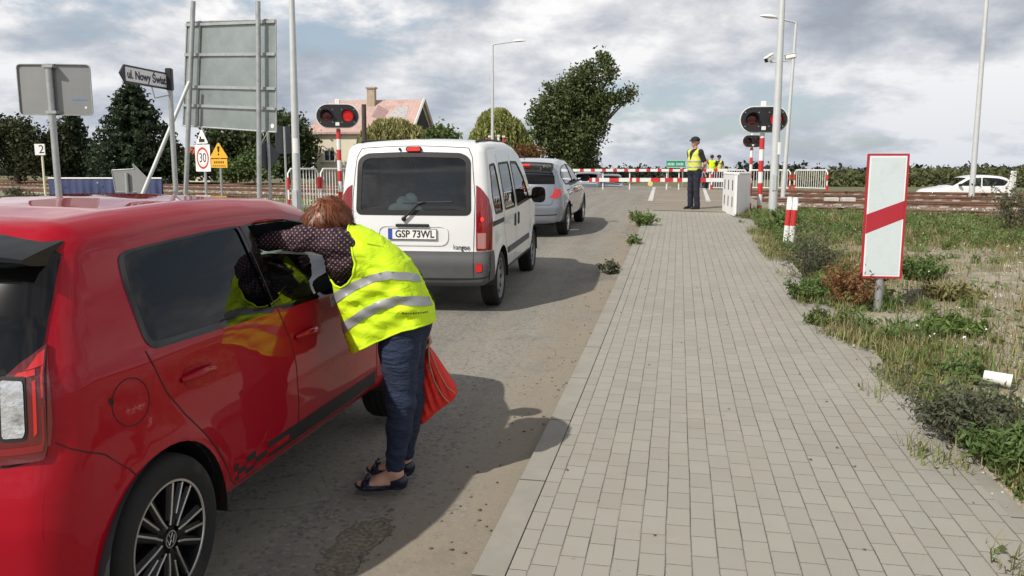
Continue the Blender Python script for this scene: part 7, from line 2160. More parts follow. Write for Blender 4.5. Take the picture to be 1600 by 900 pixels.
    def jeans(p):
        w = jf(p)
        w = w + 0.004 * np.sin(p[:, 2] * 95 + 9 * np.sin(p[:, 0] * 20) + 14 * p[:, 1]) * np.exp(-((p[:, 2] - 0.13) / 0.09) ** 2) + 0.0035 * np.sin(p[:, 2] * 70 + p[:, 0] * 40) * np.exp(-((p[:, 2] - 0.46) / 0.09) ** 2) + 0.002 * np.sin(p[:, 2] * 45 + p[:, 1] * 30 + p[:, 0] * 12)
        return np.maximum(w, 0.085 - p[:, 2] + 0.0 * p[:, 0])
    v, f = surface_nets(jeans, (-0.30, -0.33, 0.06), (0.32, 0.34, 0.99), 0.009); jo = mesh_obj('jeans', v, f, M_DENIM, t, smooth=True)
    # blouse: trunk and sleeves
    bp = [(L_(636, 466), L_(565, 410), 0.128, 0.130), (L_(545, 415, 3.90), L_(540, 402, 3.83), 0.112, 0.095), (L_(541, 400, 3.81), L_(524, 381, 3.77), 0.090, 0.068), (L_(528, 381, 3.77), el, 0.066, 0.052), (el, L_(415, 379, 3.79), 0.052, 0.043), (L_(548, 392, 4.06), L_(560, 400, 4.09), 0.09, 0.08),
          (sh_f, el_f, 0.062, 0.050), (el_f, tuple(Vector(el_f).lerp(Vector(wr_f), 0.55)), 0.050, 0.042), (L_(552, 374), L_(538, 362), 0.075, 0.058)]
    bf = sdf(bp, 0.035)
    def blouse(p): return bf(p) + 0.003 * np.sin(p[:, 0] * 55 + 10 * np.sin(p[:, 2] * 22)) + 0.002 * np.sin(p[:, 2] * 90 + p[:, 1] * 40 + p[:, 0] * 30)
    v, f = surface_nets(blouse, (-0.62, -0.37, 0.80), (0.16, 0.42, 1.36), 0.010); mesh_obj('blouse', v, f, M_BLOUSE, t, smooth=True)
    # vest: traced outline, given its real girth
    def px2(l): return [(L_(x, y)[0], L_(x, y)[2]) for x, y in l]
    out = px2([(546, 349), (562, 351), (581, 359), (602, 372), (622, 387), (641, 404), (656, 427), (669, 455), (679, 476), (682, 498), (660, 500), (635, 506), (610, 517), (580, 530), (548, 548), (541, 526), (534, 495), (527, 466), (521, 441), (514, 420), (512, 404), (516, 385), (526, 364), (536, 353)])
    closed = px2([(682, 498), (679, 476), (669, 455), (656, 427), (641, 404), (622, 387), (602, 372), (581, 359), (562, 351), (546, 349), (536, 353), (526, 364), (516, 385), (512, 404), (514, 420), (521, 441), (527, 466), (534, 495), (541, 526), (548, 548)])
    notch = px2([(500, 330), (548, 347), (556, 366), (563, 386), (567, 405), (564, 422), (556, 434), (545, 441), (533, 439), (523, 431), (515, 421), (495, 410)])
    yc = 0.0
    def girth(ab):
        d = seg_dist(ab, closed, closed=False); u = np.clip(d / 0.115, 0, 1)
        base_ = 0.198 * np.sqrt(1 - (1 - u) ** 2.0) + 0.002
        # the front flap hangs flatter
        k = np.clip((ab[:, 1] - 0.62) / 0.35, 0, 1); base_ = base_ * (0.84 + 0.16 * k)
        w = 0.007 * np.sin(ab[:, 0] * 34 - ab[:, 1] * 46 + 2.2 * np.sin(ab[:, 1] * 17)) + 0.005 * np.sin(ab[:, 0] * 70 + ab[:, 1] * 25) + 0.004 * np.sin(ab[:, 0] * 21 + ab[:, 1] * 90)
        return base_ + w * u
    def sheet(poly, sg, off, step=0.014, holes=()):
        V, F = triangulate(poly, holes, step); w = girth(V)
        # offset along the real normal
        e = 0.004; gx = (girth(V + (e, 0)) - girth(V - (e, 0))) / (2 * e); gz = (girth(V + (0, e)) - girth(V - (0, e))) / (2 * e)
        gx, gz = np.clip(gx, -4, 4), np.clip(gz, -4, 4)
        nrm = np.stack([-gx, np.full(len(V), 1.0), -gz], 1); nrm /= np.linalg.norm(nrm, axis=1)[:, None]
        y = sg * (w + nrm[:, 1] * off)
        p = np.stack([V[:, 0] + nrm[:, 0] * off, y, V[:, 1] + nrm[:, 2] * off], 1)
        c = np.cross(p[F[:, 1]] - p[F[:, 0]], p[F[:, 2]] - p[F[:, 0]]); bad = (c[:, 1] * sg) < 0; F = F.copy(); F[bad] = F[bad][:, ::-1]
        return p, F
    # near half without the armhole
    sample = resample(out, 0.012)
    near = [q for q in out]
    import itertools
    # polygon difference by walking: outline from the nape to the chest, then back along the armhole
    nearp = px2([(546, 349), (562, 351), (581, 359), (602, 372), (622, 387), (641, 404), (656, 427), (669, 455), (679, 476), (682, 498), (660, 500), (635, 506), (610, 517), (580, 530), (548, 548), (541, 526), (534, 495), (527, 466), (521, 441), (515, 423),
                 (523, 431), (533, 439), (545, 441), (556, 434), (564, 422), (567, 405), (563, 386), (556, 366)])
    n = sheet(nearp, -1, 0.0); fr = sheet(out, 1, 0.0)
    inn = sheet(nearp, -1, -0.006); inf = sheet(out, 1, -0.006)
    v, f = join_mesh([n, fr, (inn[0], inn[1][:, ::-1]), (inf[0], inf[1][:, ::-1])]); vo = mesh_obj('safety_vest', v, f, M_VEST, t, smooth=True)
    # hem and armhole piping
    hm = MB()
    def rim(pxs, sg, r, m, name):
        ab = np.array(resample(px2(pxs), 0.012, closed=False)); w = girth(ab)
        mb = MB(); mb.tube([(a, sg * ww, b) for (a, b), ww in zip(ab, w)], r, 6); return mb.build(name, m, vo, smooth=60)
    rim([(548, 350), (556, 366), (563, 386), (567, 405), (564, 422), (556, 434), (545, 441), (533, 439), (523, 431), (515, 423)], -1, 0.0045, M_VEST, 'armhole_piping')
    rim([(682, 498), (660, 500), (635, 506), (610, 517), (580, 530), (548, 548)], -1, 0.004, M_VEST, 'hem')
    # two reflective bands
    b1 = [(521, 459), (540, 446), (565, 431), (590, 421), (615, 416), (640, 420), (657, 427), (663, 439), (645, 432), (620, 427), (598, 431), (572, 442), (548, 457), (524, 475)]
    b2 = [(535, 503), (555, 488), (580, 471), (605, 459), (630, 452), (655, 455), (674, 462), (679, 474), (655, 469), (632, 466), (610, 473), (585, 485), (560, 501), (540, 518)]
    for bnd in (b1, b2):
        p, F = sheet(px2(bnd), -1, 0.003, 0.012)
        mesh_obj('reflective_band', p, F, M_REFLECT, vo, smooth=True)
        p, F = sheet(px2(bnd), 1, 0.003, 0.02); mesh_obj('reflective_band', p, F, M_REFLECT, vo, smooth=True)
    # faint lettering on the back
    seam = MB()
    def on_vest(x, y, off=0.004):
        a = np.array([px2([(x, y)])[0]]); p, _ = None, None; return (a[0][0], -(girth(a)[0] + off), a[0][1])
    r = random.Random(3)
    for x0, x1, ya, yb, hh, mm in ((637, 674, 478.0, 480.5, 0.0075, M_BLACK), (584, 606, 376, 382, 0.005, mat('faint_print', (0.28, 0.42, 0.02), 0.7))):
        lt = MB(); n = int((x1 - x0) / 2.2)
        for i in range(n):
            if r.random() < 0.12: continue
            u = i / n; x, y = x0 + (x1 - x0) * u, ya + (yb - ya) * u; c = on_vest(x, y); k = hh * r.uniform(0.7, 1.3)
            lt.box(c, (0.0042, 0.002, k)) 
            if r.random() < 0.5: lt.box((c[0] + 0.002, c[1], c[2] + k * r.choice((-.4, 0, .4))), (0.005, 0.002, 0.0018))
        lt.build('print', mm, vo)
    # hair: a full short head of it, built up of locks
    hh = [(A(-0.028, 0, 0.006), A(0.018, 0, 0.004), 0.082, 0.078), (A(-0.046, 0, -0.030), A(-0.038, 0, 0.0), 0.070, 0.074), (A(0.025, -0.02, 0.006), A(0.055, -0.01, 0.002), 0.062, 0.048)]
    hf_ = sdf(hh, 0.03)
    def hair(p):
        q = p - np.array(h); fw = q @ np.array(fwd); u_ = q @ np.array(up)
        w = hf_(p) + 0.0035 * np.sin(p[:, 0] * 60 + 5 * np.sin(p[:, 1] * 40)) * np.sin(p[:, 2] * 70 + p[:, 1] * 50)
        return np.maximum(w, np.maximum(fw - 0.055 - np.maximum(0, u_) * 0.6, -u_ - 0.062 + 0.15 * fw))
    v, f = surface_nets(hair, tuple(h - Vector((0.22, 0.18, 0.2))), tuple(h + Vector((0.22, 0.18, 0.2))), 0.0065); ho = mesh_obj('hair', v, f, M_HAIR, t, smooth=True)
    rr = np.random.default_rng(9); vs, fs = [], []
    e = 0.004; crown = np.array(A(-0.06, 0.0, 0.07))
    sel = v[rr.integers(0, len(v), 4200)]
    for p0 in sel:
        g = np.array([hair(np.array([p0 + (e, 0, 0)]))[0] - hair(np.array([p0 - (e, 0, 0)]))[0], hair(np.array([p0 + (0, e, 0)]))[0] - hair(np.array([p0 - (0, e, 0)]))[0], hair(np.array([p0 + (0, 0, e)]))[0] - hair(np.array([p0 - (0, 0, e)]))[0]]); g /= max(1e-9, np.linalg.norm(g))
        if (p0 - np.array(h)) @ np.array(fwd) > 0.06: continue
        d = (p0 - crown); d -= g * (d @ g); d = d / max(1e-6, np.linalg.norm(d)) + rr.normal(size=3) * 0.22; d -= g * (d @ g); d /= max(1e-9, np.linalg.norm(d))
        s_ = np.cross(d, g); L = rr.uniform(0.03, 0.06); wd = rr.uniform(0.0008, 0.0019); b = len(vs)
        for k_ in range(4):
            u = k_ / 3; c = p0 + d * L * u + g * (0.001 + 0.0028 * math.sin(u * 2.6) - 0.004 * u * u) + s_ * 0.006 * math.sin(u * 3); w_ = wd * (1 - 0.85 * u)
            vs += [tuple(c - s_ * w_), tuple(c + s_ * w_)]
        fs += [(b, b + 1, b + 3, b + 2), (b + 2, b + 3, b + 5, b + 4), (b + 4, b + 5, b + 7, b + 6)]
    mesh_obj('locks', vs, fs, M_HAIR, ho, smooth=False)
    # the red drawstring bag
    tb = thing('drawstring_bag', 'bright red drawstring bag hanging from the woman\'s hand behind her legs', 'bag', O + Vector(L_(668, 545, 4.08)))
    bo = Vector(L_(668, 545, 4.08))
    o2 = [(671, 541), (680, 552), (692, 570), (704, 588), (713, 602), (715, 614), (708, 626), (695, 634), (680, 646), (667, 658), (658, 664), (654, 650), (655, 620), (656, 590), (660, 562), (666, 545)]
    poly = [(P(x, y, 4.08).x - O.x - bo.x, P(x, y, 4.08).z - bo.z) for x, y in o2]
    V, F = triangulate(poly, (), 0.010); d = seg_dist(V, poly); u = np.clip(d / 0.055, 0, 1); w = 0.05 * np.sqrt(1 - (1 - u) ** 2) + 0.003 + u * (0.006 * np.sin(V[:, 0] * 160 + V[:, 1] * 50) + 0.004 * np.sin(V[:, 1] * 90 - V[:, 0] * 40))
    pn = np.stack([V[:, 0], -w, V[:, 1]], 1); pf = np.stack([V[:, 0], w, V[:, 1]], 1)
    def orient(p, F, sg):
        c = np.cross(p[F[:, 1]] - p[F[:, 0]], p[F[:, 2]] - p[F[:, 0]]); bad = c[:, 1] * sg < 0; F = F.copy(); F[bad] = F[bad][:, ::-1]; return F
    v, f = join_mesh([(pn, orient(pn, F, -1)), (pf, orient(pf, F, 1))]); mesh_obj('sack', v, f, M_BAGRED, tb, smooth=True)
    def cord(pxs, yy):
        mb = MB(); pts = []
        for x, y in resample(pxs, 6, closed=False):
            q = P(x, y, 4.08); a = np.array([(q.x - O.x - bo.x, q.z - bo.z)]); dd = seg_dist(a, poly)[0]; uu = min(1, dd / 0.055); ins = in_poly(a, poly)[0]
            pts.append((a[0][0], -(0.05 * math.sqrt(max(0, 1 - (1 - uu) ** 2)) + 0.010) if ins else -0.004, a[0][1]))
        mb.tube(pts, 0.0028, 6); mb.build('cord', M_CORD, tb, smooth=60)
    cord([(671, 545), (673, 565), (680, 590), (692, 612), (703, 625)], 0); cord([(673, 546), (686, 575), (700, 600), (712, 611)], 0)
    cord([(671, 528), (671, 545)], 0)
woman()

# ---------------------------------------------------------------- standing people
def standing(label, loc, rz, hgt, res, vest_m, shirt_m, trouser_m, cap=True, arms='behind', hair_m=None, stance=0.11, group=None, bands=True, long_sleeve=False):
    """figure facing -y, 1.80 m tall before scaling"""
    t = thing('person', label, 'person', loc, rz, group); s = hgt / 1.80; t.scale = (s, s, s)
    hipz, kz, az = 0.93, 0.50, 0.085
    J = {}
    for sg in (-1, 1):
        J['hip', sg] = (sg * 0.085, 0, hipz); J['knee', sg] = (sg * (stance + 0.005), -0.01, kz); J['ank', sg] = (sg * (stance + 0.02), 0.015, az)
        J['sh', sg] = (sg * 0.185, 0.01, 1.44)
        if arms == 'behind': J['el', sg] = (sg * 0.265, 0.11, 1.16); J['wr', sg] = (sg * 0.09, 0.19, 0.98)
        elif arms == 'raised' and sg == 1: J['el', sg] = (sg * 0.30, -0.06, 1.20); J['wr', sg] = (sg * 0.22, -0.25, 1.36)
        else: J['el', sg] = (sg * 0.25, 0.02, 1.15); J['wr', sg] = (sg * 0.24, -0.06, 0.90)
    body = [((0, 0, 0.98), (0, 0, 1.20), 0.12, 0.12), ((0, 0, 1.20), (0, 0.005, 1.38), 0.125, 0.13), ((0, 0.01, 1.42), (0, -0.005, 1.58), 0.062, 0.052)]
    for sg in (-1, 1):
        body += [((0, 0.005, 1.40), J['sh', sg], 0.08, 0.06), (J['sh', sg], J['el', sg], 0.054, 0.042), (J['el', sg], J['wr', sg], 0.043, 0.028), (J['hip', sg], J['knee', sg], 0.09, 0.055), (J['knee', sg], J['ank', sg], 0.056, 0.036)]
    parts = [surface_nets(sdf(body, 0.035), (-0.42, -0.36, 0.03), (0.42, 0.34, 1.62), res)]
    hd = [((0, 0.015, 1.70), (0, -0.01, 1.69), 0.090, 0.084), ((0, -0.045, 1.65), (0, -0.062, 1.605), 0.052, 0.032), ((0, -0.098, 1.688), (0, -0.118, 1.660), 0.011, 0.016), ((-0.082, 0.01, 1.665), (-0.086, 0.015, 1.69), 0.014, 0.016), ((0.082, 0.01, 1.665), (0.086, 0.015, 1.69), 0.014, 0.016),
          ((-0.02, -0.088, 1.632), (0.02, -0.088, 1.632), 0.014, 0.014), ((-0.035, -0.086, 1.712), (0.035, -0.086, 1.712), 0.014, 0.014), ((0, 0.01, 1.62), (0, 0.0, 1.54), 0.055, 0.052)]
    parts.append(surface_nets(sdf(hd, 0.016), (-0.13, -0.16, 1.50), (0.13, 0.13, 1.82), min(res, 0.009)))
    for sg in (-1, 1):
        w = Vector(J['wr', sg]); e = Vector(J['el', sg]); d = (w - e).normalized()
        if arms == 'behind': d = Vector((-sg * 0.9, 0.05, -0.35))
        parts.append(hand_mesh(tuple(w), tuple(d), (0, -0.2, 1) if arms == 'behind' else (0, -1, 0.2), (0, 1, 0) if arms == 'behind' else (-sg, 0, 0), 0.45, 1.0, max(0.0042, res * 0.4)))
    v, f = join_mesh(parts); bo = mesh_obj('body', v, f, M_SKIN, t, smooth=True)
    for sg in (-1, 1): MB().ball((sg * 0.032, -0.0865, 1.694), (0.011, 0.006, 0.006), 8, 6).build('eye', M_BLACK, bo)
    # trousers
    tp = [((-0.07, 0, 0.97), (0.07, 0, 0.97), 0.125, 0.125)]
    for sg in (-1, 1): tp += [((sg * 0.09, 0.005, 0.91), J['knee', sg], 0.105, 0.078), (J['knee', sg], (J['ank', sg][0], 0.02, 0.07), 0.078, 0.074)]
    tf = sdf(tp, 0.02)
    v, f = surface_nets(lambda p: np.maximum(tf(p) + 0.003 * np.sin(p[:, 2] * 42 + p[:, 0] * 30), np.maximum(0.05 - p[:, 2], p[:, 2] - 1.05)), (-0.3, -0.2, 0.02), (0.3, 0.2, 1.1), res); mesh_obj('trousers', v, f, trouser_m, t, smooth=True)
    sp = [((0, 0, 1.00), (0, 0, 1.22), 0.137, 0.14), ((0, 0, 1.22), (0, 0.005, 1.37), 0.14, 0.142), ((0, 0.01, 1.44), (0, 0.005, 1.50), 0.07, 0.066)]
    for sg in (-1, 1):
        e = Vector(J['sh', sg]).lerp(Vector(J['el', sg]), 0.72)
        sp += [((0, 0.005, 1.39), J['sh', sg], 0.095, 0.075), (J['sh', sg], tuple(e), 0.074, 0.064)]
        if long_sleeve: sp += [(tuple(e), J['el', sg], 0.06, 0.055), (J['el', sg], J['wr', sg], 0.055, 0.04)]
    sf = sdf(sp, 0.03)
    v, f = surface_nets(lambda p: np.maximum(sf(p), 0.96 - p[:, 2]), (-0.42, -0.36, 0.9), (0.42, 0.34, 1.60), res); mesh_obj('shirt', v, f, shirt_m, t, smooth=True)
    if vest_m:
        vp = [((-0.03, 0, 1.00), (-0.04, 0, 1.22), 0.150, 0.155), ((0.03, 0, 1.00), (0.04, 0, 1.22), 0.150, 0.155), ((0, 0, 1.22), (0, 0.0, 1.37), 0.158, 0.158), ((0, 0.005, 1.40), (0.15, 0.01, 1.435), 0.105, 0.09), ((0, 0.005, 1.40), (-0.15, 0.01, 1.435), 0.105, 0.09)]
        vf = sdf(vp, 0.03)
        def vest(p):
            w = vf(p) + 0.003 * np.sin(p[:, 2] * 55 + p[:, 0] * 40)
            neckv = (0.10 - np.abs(p[:, 0]) - (1.50 - p[:, 2]) * 0.35) ; front = (p[:, 1] < 0)
            cut = np.where(front & (p[:, 2] > 1.22), neckv, -1.0)
            return np.maximum(np.maximum(w, 0.985 - p[:, 2]), np.maximum(np.abs(p[:, 0]) - 0.215, cut * 0.8))
        v, f = surface_nets(vest, (-0.3, -0.25, 0.95), (0.3, 0.25, 1.56), res); vo = mesh_obj('safety_vest', v, f, vest_m, t, smooth=True)
        if bands:
            for z in (1.07, 1.21):
                bf = lambda p: np.maximum(vf(p) - 0.004, np.abs(p[:, 2] - z) - 0.024)
                v, f = surface_nets(bf, (-0.3, -0.25, z - 0.06), (0.3, 0.25, z + 0.06), min(res, 0.012)); mesh_obj('reflective_band', v, f, M_REFLECT, vo, smooth=True)
    for sg in (-1, 1):
        ax = J['ank', sg][0]
        v, f = surface_nets(lambda p: np.maximum(smin([cone(p, (ax, 0.05, 0.05), (ax, -0.06, 0.045), 0.05, 0.046), cone(p, (ax, -0.06, 0.04), (ax + sg * 0.01, -0.17, 0.035), 0.046, 0.036), cone(p, (ax, 0.03, 0.06), (ax, 0.03, 0.12), 0.05, 0.045)], 0.02), -p[:, 2] + 0.002), (ax - 0.08, -0.24, -0.01), (ax + 0.08, 0.13, 0.15), min(res, 0.01)); mesh_obj('shoe', v, f, M_SHOE, t, smooth=True)
    if cap:
        cf = lambda p: np.minimum(np.maximum(cone(p, (0, 0.015, 1.735), (0, 0.005, 1.755), 0.112, 0.112, (1, 1.06, 0.75)), 1.735 - p[:, 2]), np.maximum(np.abs(p[:, 2] - 1.738 - 0.30 * (p[:, 1] + 0.09)) - 0.008, np.sqrt((p[:, 0] / 1.05) ** 2 + (p[:, 1] + 0.055) ** 2) - 0.105))
        v, f = surface_nets(cf, (-0.14, -0.19, 1.66), (0.14, 0.16, 1.88), min(res, 0.008)); mesh_obj('cap', v, f, M_BLACKSHIRT, t, smooth=True)
        hf2 = lambda p: np.maximum(np.maximum(cone(p, (0, 0.025, 1.70), (0, 0.02, 1.70), 0.095, 0.095), -0.01 - p[:, 1]), 1.64 - p[:, 2])
        v, f = surface_nets(hf2, (-0.12, -0.05, 1.6), (0.12, 0.14, 1.82), min(res, 0.01)); mesh_obj('hair', v, f, M_HAIRDK, t, smooth=True)
    elif hair_m:
        hf2 = lambda p: np.maximum(cone(p, (0, 0.02, 1.72), (0, 0.02, 1.71), 0.10, 0.10), np.minimum(1.715 - p[:, 2], -0.0 - p[:, 1]))
        v, f = surface_nets(hf2, (-0.13, -0.13, 1.6), (0.13, 0.14, 1.85), min(res, 0.01)); mesh_obj('hair', v, f, hair_m, t, smooth=True)
    return t
g = G(1083, 327)
pol = standing('policeman in a black cap and pale yellow vest standing at the end of the footpath', (g.x, g.y, g.z - 0.004), math.radians(-58), 1.84, 0.013, M_VESTPALE, M_BLACKSHIRT, M_UNIFORM, stance=0.10)
def belt():
    MB().lathe([(0.128, 0.99), (0.135, 0.99), (0.135, 1.03), (0.128, 1.03)], (0, 0, 0), 'z', 24)
b = vpx(1112, 300, 44.0)
standing('dark haired officer in bright yellow vest seen from behind beyond the tracks', (P(1112, 262, 44.0).x, 44.0, P(1112, 242, 44).z - 1.80), math.radians(175), 1.8, 0.028, M_VEST, M_BLACKSHIRT, M_UNIFORM, cap=False, arms='down', hair_m=M_HAIRDK, bands=False)
standing('officer with a black cap and yellow vest beyond the tracks, right one of two', (P(1123, 262, 45.0).x, 45.0, P(1123, 242, 45).z - 1.83), math.radians(-40), 1.8, 0.028, M_VESTPALE, M_BLACKSHIRT, M_UNIFORM, cap=True, arms='raised', bands=False)
standing('person in a pale shirt beyond the tracks, just right of the policeman', (P(1103, 262, 43.0).x, 43.0, P(1103, 246, 43).z - 1.78), math.radians(60), 1.76, 0.028, None, M_SHIRTW, M_UNIFORM, cap=False, arms='down', hair_m=mat('grey_hair', (0.4, 0.4, 0.4), 0.6), bands=False)
# ================================================================ VERGE PLANTS
def blades(pts, h, w, r, bend=0.5, lean=0.25):
    """grass blades: pts (n,3); h array of heights"""
    n = len(pts); a = r.uniform(0, 2 * math.pi, n); dx, dy = np.cos(a), np.sin(a)
    b = r.uniform(0, 2 * math.pi, n); lx, ly = np.cos(b), np.sin(b)
    L = r.uniform(0.2, 1.0, n) * bend; w = w * r.uniform(0.6, 1.4, n)
    side = np.stack([-ly, lx, np.zeros(n)], 1)
    up = np.array([0, 0, 1.0])
    p0 = pts; out = np.stack([lx, ly, np.zeros(n)], 1)
    p1 = p0 + up * (h * 0.55)[:, None] + out * (h * 0.22 * L)[:, None]
    p2 = p0 + up * (h * (1 - 0.25 * L))[:, None] + out * (h * 0.75 * L)[:, None]
    W = side * w[:, None]
    V = np.stack([p0 - W, p0 + W, p1 + W * 0.8, p1 - W * 0.8, p2 + W * 0.15, p2 - W * 0.15], 1).reshape(-1, 3)
    i = np.arange(n)[:, None] * 6
    F = np.concatenate([np.hstack([i, i + 1, i + 2, i + 3]), np.hstack([i + 3, i + 2, i + 4, i + 5])])
    return V, F
M_GRASS = leaf_m('grass_green', (0.19, 0.225, 0.065), isl=0.4, vscale=1.2)
M_GRASS2 = leaf_m('grass_olive', (0.23, 0.215, 0.09), isl=0.4, vscale=1.2)
M_STRAW = leaf_m('grass_straw', (0.42, 0.34, 0.19), isl=0.35)
M_CLOVER = leaf_m('ground_cover', (0.13, 0.17, 0.055), isl=0.4, vscale=2)
M_WEED_DK = leaf_m('weed_dark', (0.12, 0.13, 0.08), isl=0.35)
M_WEED_DRY = leaf_m('weed_dry', (0.27, 0.135, 0.062), isl=0.35)
M_WEED_GREEN = leaf_m('weed_green', (0.12, 0.185, 0.055), isl=0.35)
M_TUFT = leaf_m('grass_tuft', (0.135, 0.20, 0.05), isl=0.35)
M_STEM = mat('stem', (0.16, 0.12, 0.07), 0.8, var=0.2)
M_FLOWER = mat('flower_white', (0.75, 0.75, 0.70), 0.7)
def verge_points(n, r, fn, w_rng=(2.0, 13), s_rng=(-1.0, 18)):
    out = []
    tot = 0
    while tot < n:
        m = 60000; u = r.random(m)
        # more plants near the camera, where they show largest
        s = s_rng[0] + (s_rng[1] - s_rng[0]) * u ** 1.25; w = w_rng[0] + (w_rng[1] - w_rng[0]) * r.random(m) ** 1.3
        x, y = road_xy(s, w); q = Q(x, y)
        k = fn(s, w, x, y, q)
        vis = (x < y * 0.66 + 0.8) & (y > 1.8) & (q < -1.9)
        keep = (r.random(m) < k) & vis & (np.hypot(x - 3.33, y - 5.42) > 0.24) & (np.hypot(x - 3.62, y - 7.75) > 0.42)
        x, y = x[keep], y[keep]
        out.append(np.stack([x, y], 1)); tot += keep.sum()
    p = np.concatenate(out)[:n]
    z = np.array([verge_z(a, b) for a, b in p]) 
    return np.column_stack([p, z])
def nz(x, y, s, o=0.0):
    return np.array([mnoise.noise(Vector((a * s + o, b * s + o * 0.7, o))) for a, b in zip(x, y)])
def nzf(x, y, s, o=0.0):
    """cheap smooth noise from sines"""
    return (np.sin(x * s + 1.3 * np.sin(y * s * 0.7 + o)) * np.sin(y * s * 1.1 + 1.7 * np.sin(x * s * 0.6 + o * 2)) + 0.6 * np.sin(x * s * 2.3 + o + y * s * 1.9) * np.sin(y * s * 2.1 - o)) / 1.6
def zones(s, w, x, y, q):
    near_track = np.clip((q + 8.2) / 2.0, 0, 1)
    edge = np.exp(-np.maximum(0, w - 2.45) / 0.55)
    patch = np.clip(0.22 + 0.9 * nzf(x, y, 1.1, 1.0) + 0.35 * nzf(x, y, 3.2, 4.0), 0, 1)
    bare = np.clip(1.4 - np.hypot((w - 5.2) / 2.6, (s - 7.2) / 3.4), 0, 1)
    return np.clip(np.maximum(near_track * 0.95, np.maximum(edge * 0.9, patch * 0.75) * (1 - 0.93 * bare)), 0.015, 1)
def build_verge():
    r = np.random.default_rng(101)
    tests = []
    def side_ok(s, w): return np.where(w > 2.34, 1.0, np.clip((nzf(s * 1.0, w, 2.4, 2.0) + 0.05) * 2.2, 0, 1) * np.clip((w - 1.98) / 0.3, 0, 1))
    g1 = verge_points(40000, r, lambda s, w, x, y, q: zones(s, w, x, y, q) * side_ok(s, w))
    h = r.uniform(0.03, 0.13, len(g1)) * (1 + 0.4 * nzf(g1[:, 0], g1[:, 1], 1.7, 3))
    v, f = blades(g1, h, 0.0032, r, 0.8); o = mesh_obj('grass', v, f, M_GRASS, None); tag(o, 'short green grass growing in patches on the verge right of the footpath', 'grass', kind='stuff')
    g2 = verge_points(26000, r, lambda s, w, x, y, q: np.clip(zones(s, w, x, y, q) * 0.8 + 0.05, 0, 1) * side_ok(s, w))
    h = r.uniform(0.05, 0.20, len(g2)); v, f = blades(g2, h, 0.0030, r, 0.9); o = mesh_obj('olive_grass', v, f, M_GRASS2, None); tag(o, 'taller olive coloured grass mixed into the verge right of the footpath', 'grass', kind='stuff')
    g3 = verge_points(22000, r, lambda s, w, x, y, q: np.clip(0.30 + 0.35 * nzf(x, y, 1.5, 8.0), 0.05, 1) * side_ok(s, w) * np.where(q > -6.2, 0.35, 1) * (1 - 0.75 * np.clip(1.4 - np.hypot((w - 5.2) / 2.6, (s - 7.2) / 3.4), 0, 1)))
    h = r.uniform(0.02, 0.16, len(g3)); v, f = blades(g3, h, 0.0022, r, 1.3); o = mesh_obj('dry_grass', v, f, M_STRAW, None); tag(o, 'thin dry straw coloured grass on the sandy verge', 'dry grass', kind='stuff')
    g4 = verge_points(30000, r, lambda s, w, x, y, q: zones(s, w, x, y, q) * side_ok(s, w) * np.clip(0.5 + nzf(x, y, 2.6, 5.0), 0, 1))
    g4[:, 2] += r.uniform(0.004, 0.05, len(g4)); v, f = leaf_mesh(g4, 0.026, r, aspect=1.5, up_bias=0.6); o = mesh_obj('ground_cover', v, f, M_CLOVER, None); tag(o, 'low leafy green ground cover on the verge right of the footpath', 'ground cover', kind='stuff')
    # leafy herbs give the near-track strip and the edge some body
    g5 = verge_points(11000, r, lambda s, w, x, y, q: np.where((q > -7.5) | (w < 3.0), 0.9, 0.06) * (w > 2.32) * np.clip(0.5 + nzf(x, y, 1.9, 15.0), 0, 1))
    g5[:, 2] += r.uniform(0.02, 0.17, len(g5)); v, f = leaf_mesh(g5, 0.026, r, aspect=2.8); o = mesh_obj('herbs', v, f, M_WEED_GREEN, None); tag(o, 'ankle high leafy herbs along the verge and before the tracks', 'herbs', kind='stuff')
    fl = verge_points(420, r, lambda s, w, x, y, q: np.clip(0.3 + nzf(x, y, 1.3, 2.0), 0, 1) * (w > 2.7)); fl[:, 2] += r.uniform(0.05, 0.16, len(fl))
    v, f = leaf_mesh(clump(fl, 3, 0.008, r), 0.014, r, 1.0, up_bias=0.5); o = mesh_obj('small_flowers', v, f, M_FLOWER, None); tag(o, 'tiny white flowers scattered over the verge', 'flowers', kind='stuff')
    # tussocks: clusters of longer blades
    cc = verge_points(330, r, lambda s, w, x, y, q: np.clip(zones(s, w, x, y, q) * 0.9 + 0.06, 0, 1) * (w > 2.45), w_rng=(2.4, 9))
    k = 70; rad = r.uniform(0.05, 0.15, len(cc)); hh = r.uniform(0.08, 0.26, len(cc))
    an = r.uniform(0, 6.283, (len(cc), k)); ra = np.sqrt(r.random((len(cc), k))) * rad[:, None]
    tp = np.stack([cc[:, 0:1] + ra * np.cos(an), cc[:, 1:2] + ra * np.sin(an), np.repeat(cc[:, 2:3], k, 1)], -1).reshape(-1, 3)
    h = np.repeat(hh, k) * r.uniform(0.5, 1.1, len(tp)); sel = r.random(len(cc)) < 0.72; sel = np.repeat(sel, k)
    v, f = blades(tp[sel], h[sel], 0.0034, r, 1.1); o = mesh_obj('tussocks', v, f, M_TUFT, None); tag(o, 'green tussocks of longer grass standing out of the sandy verge', 'tussocks', kind='stuff')
    v, f = blades(tp[~sel], h[~sel], 0.0028, r, 1.1); o = mesh_obj('withered_tussocks', v, f, M_STRAW, None); tag(o, 'withered tussocks of straw coloured grass on the verge', 'tussocks', kind='stuff')
    # pebbles
    n = 2600; pb = verge_points(n, r, lambda s, w, x, y, q: np.where(w > 2.2, 1 - 0.7 * zones(s, w, x, y, q), 0.0)); 
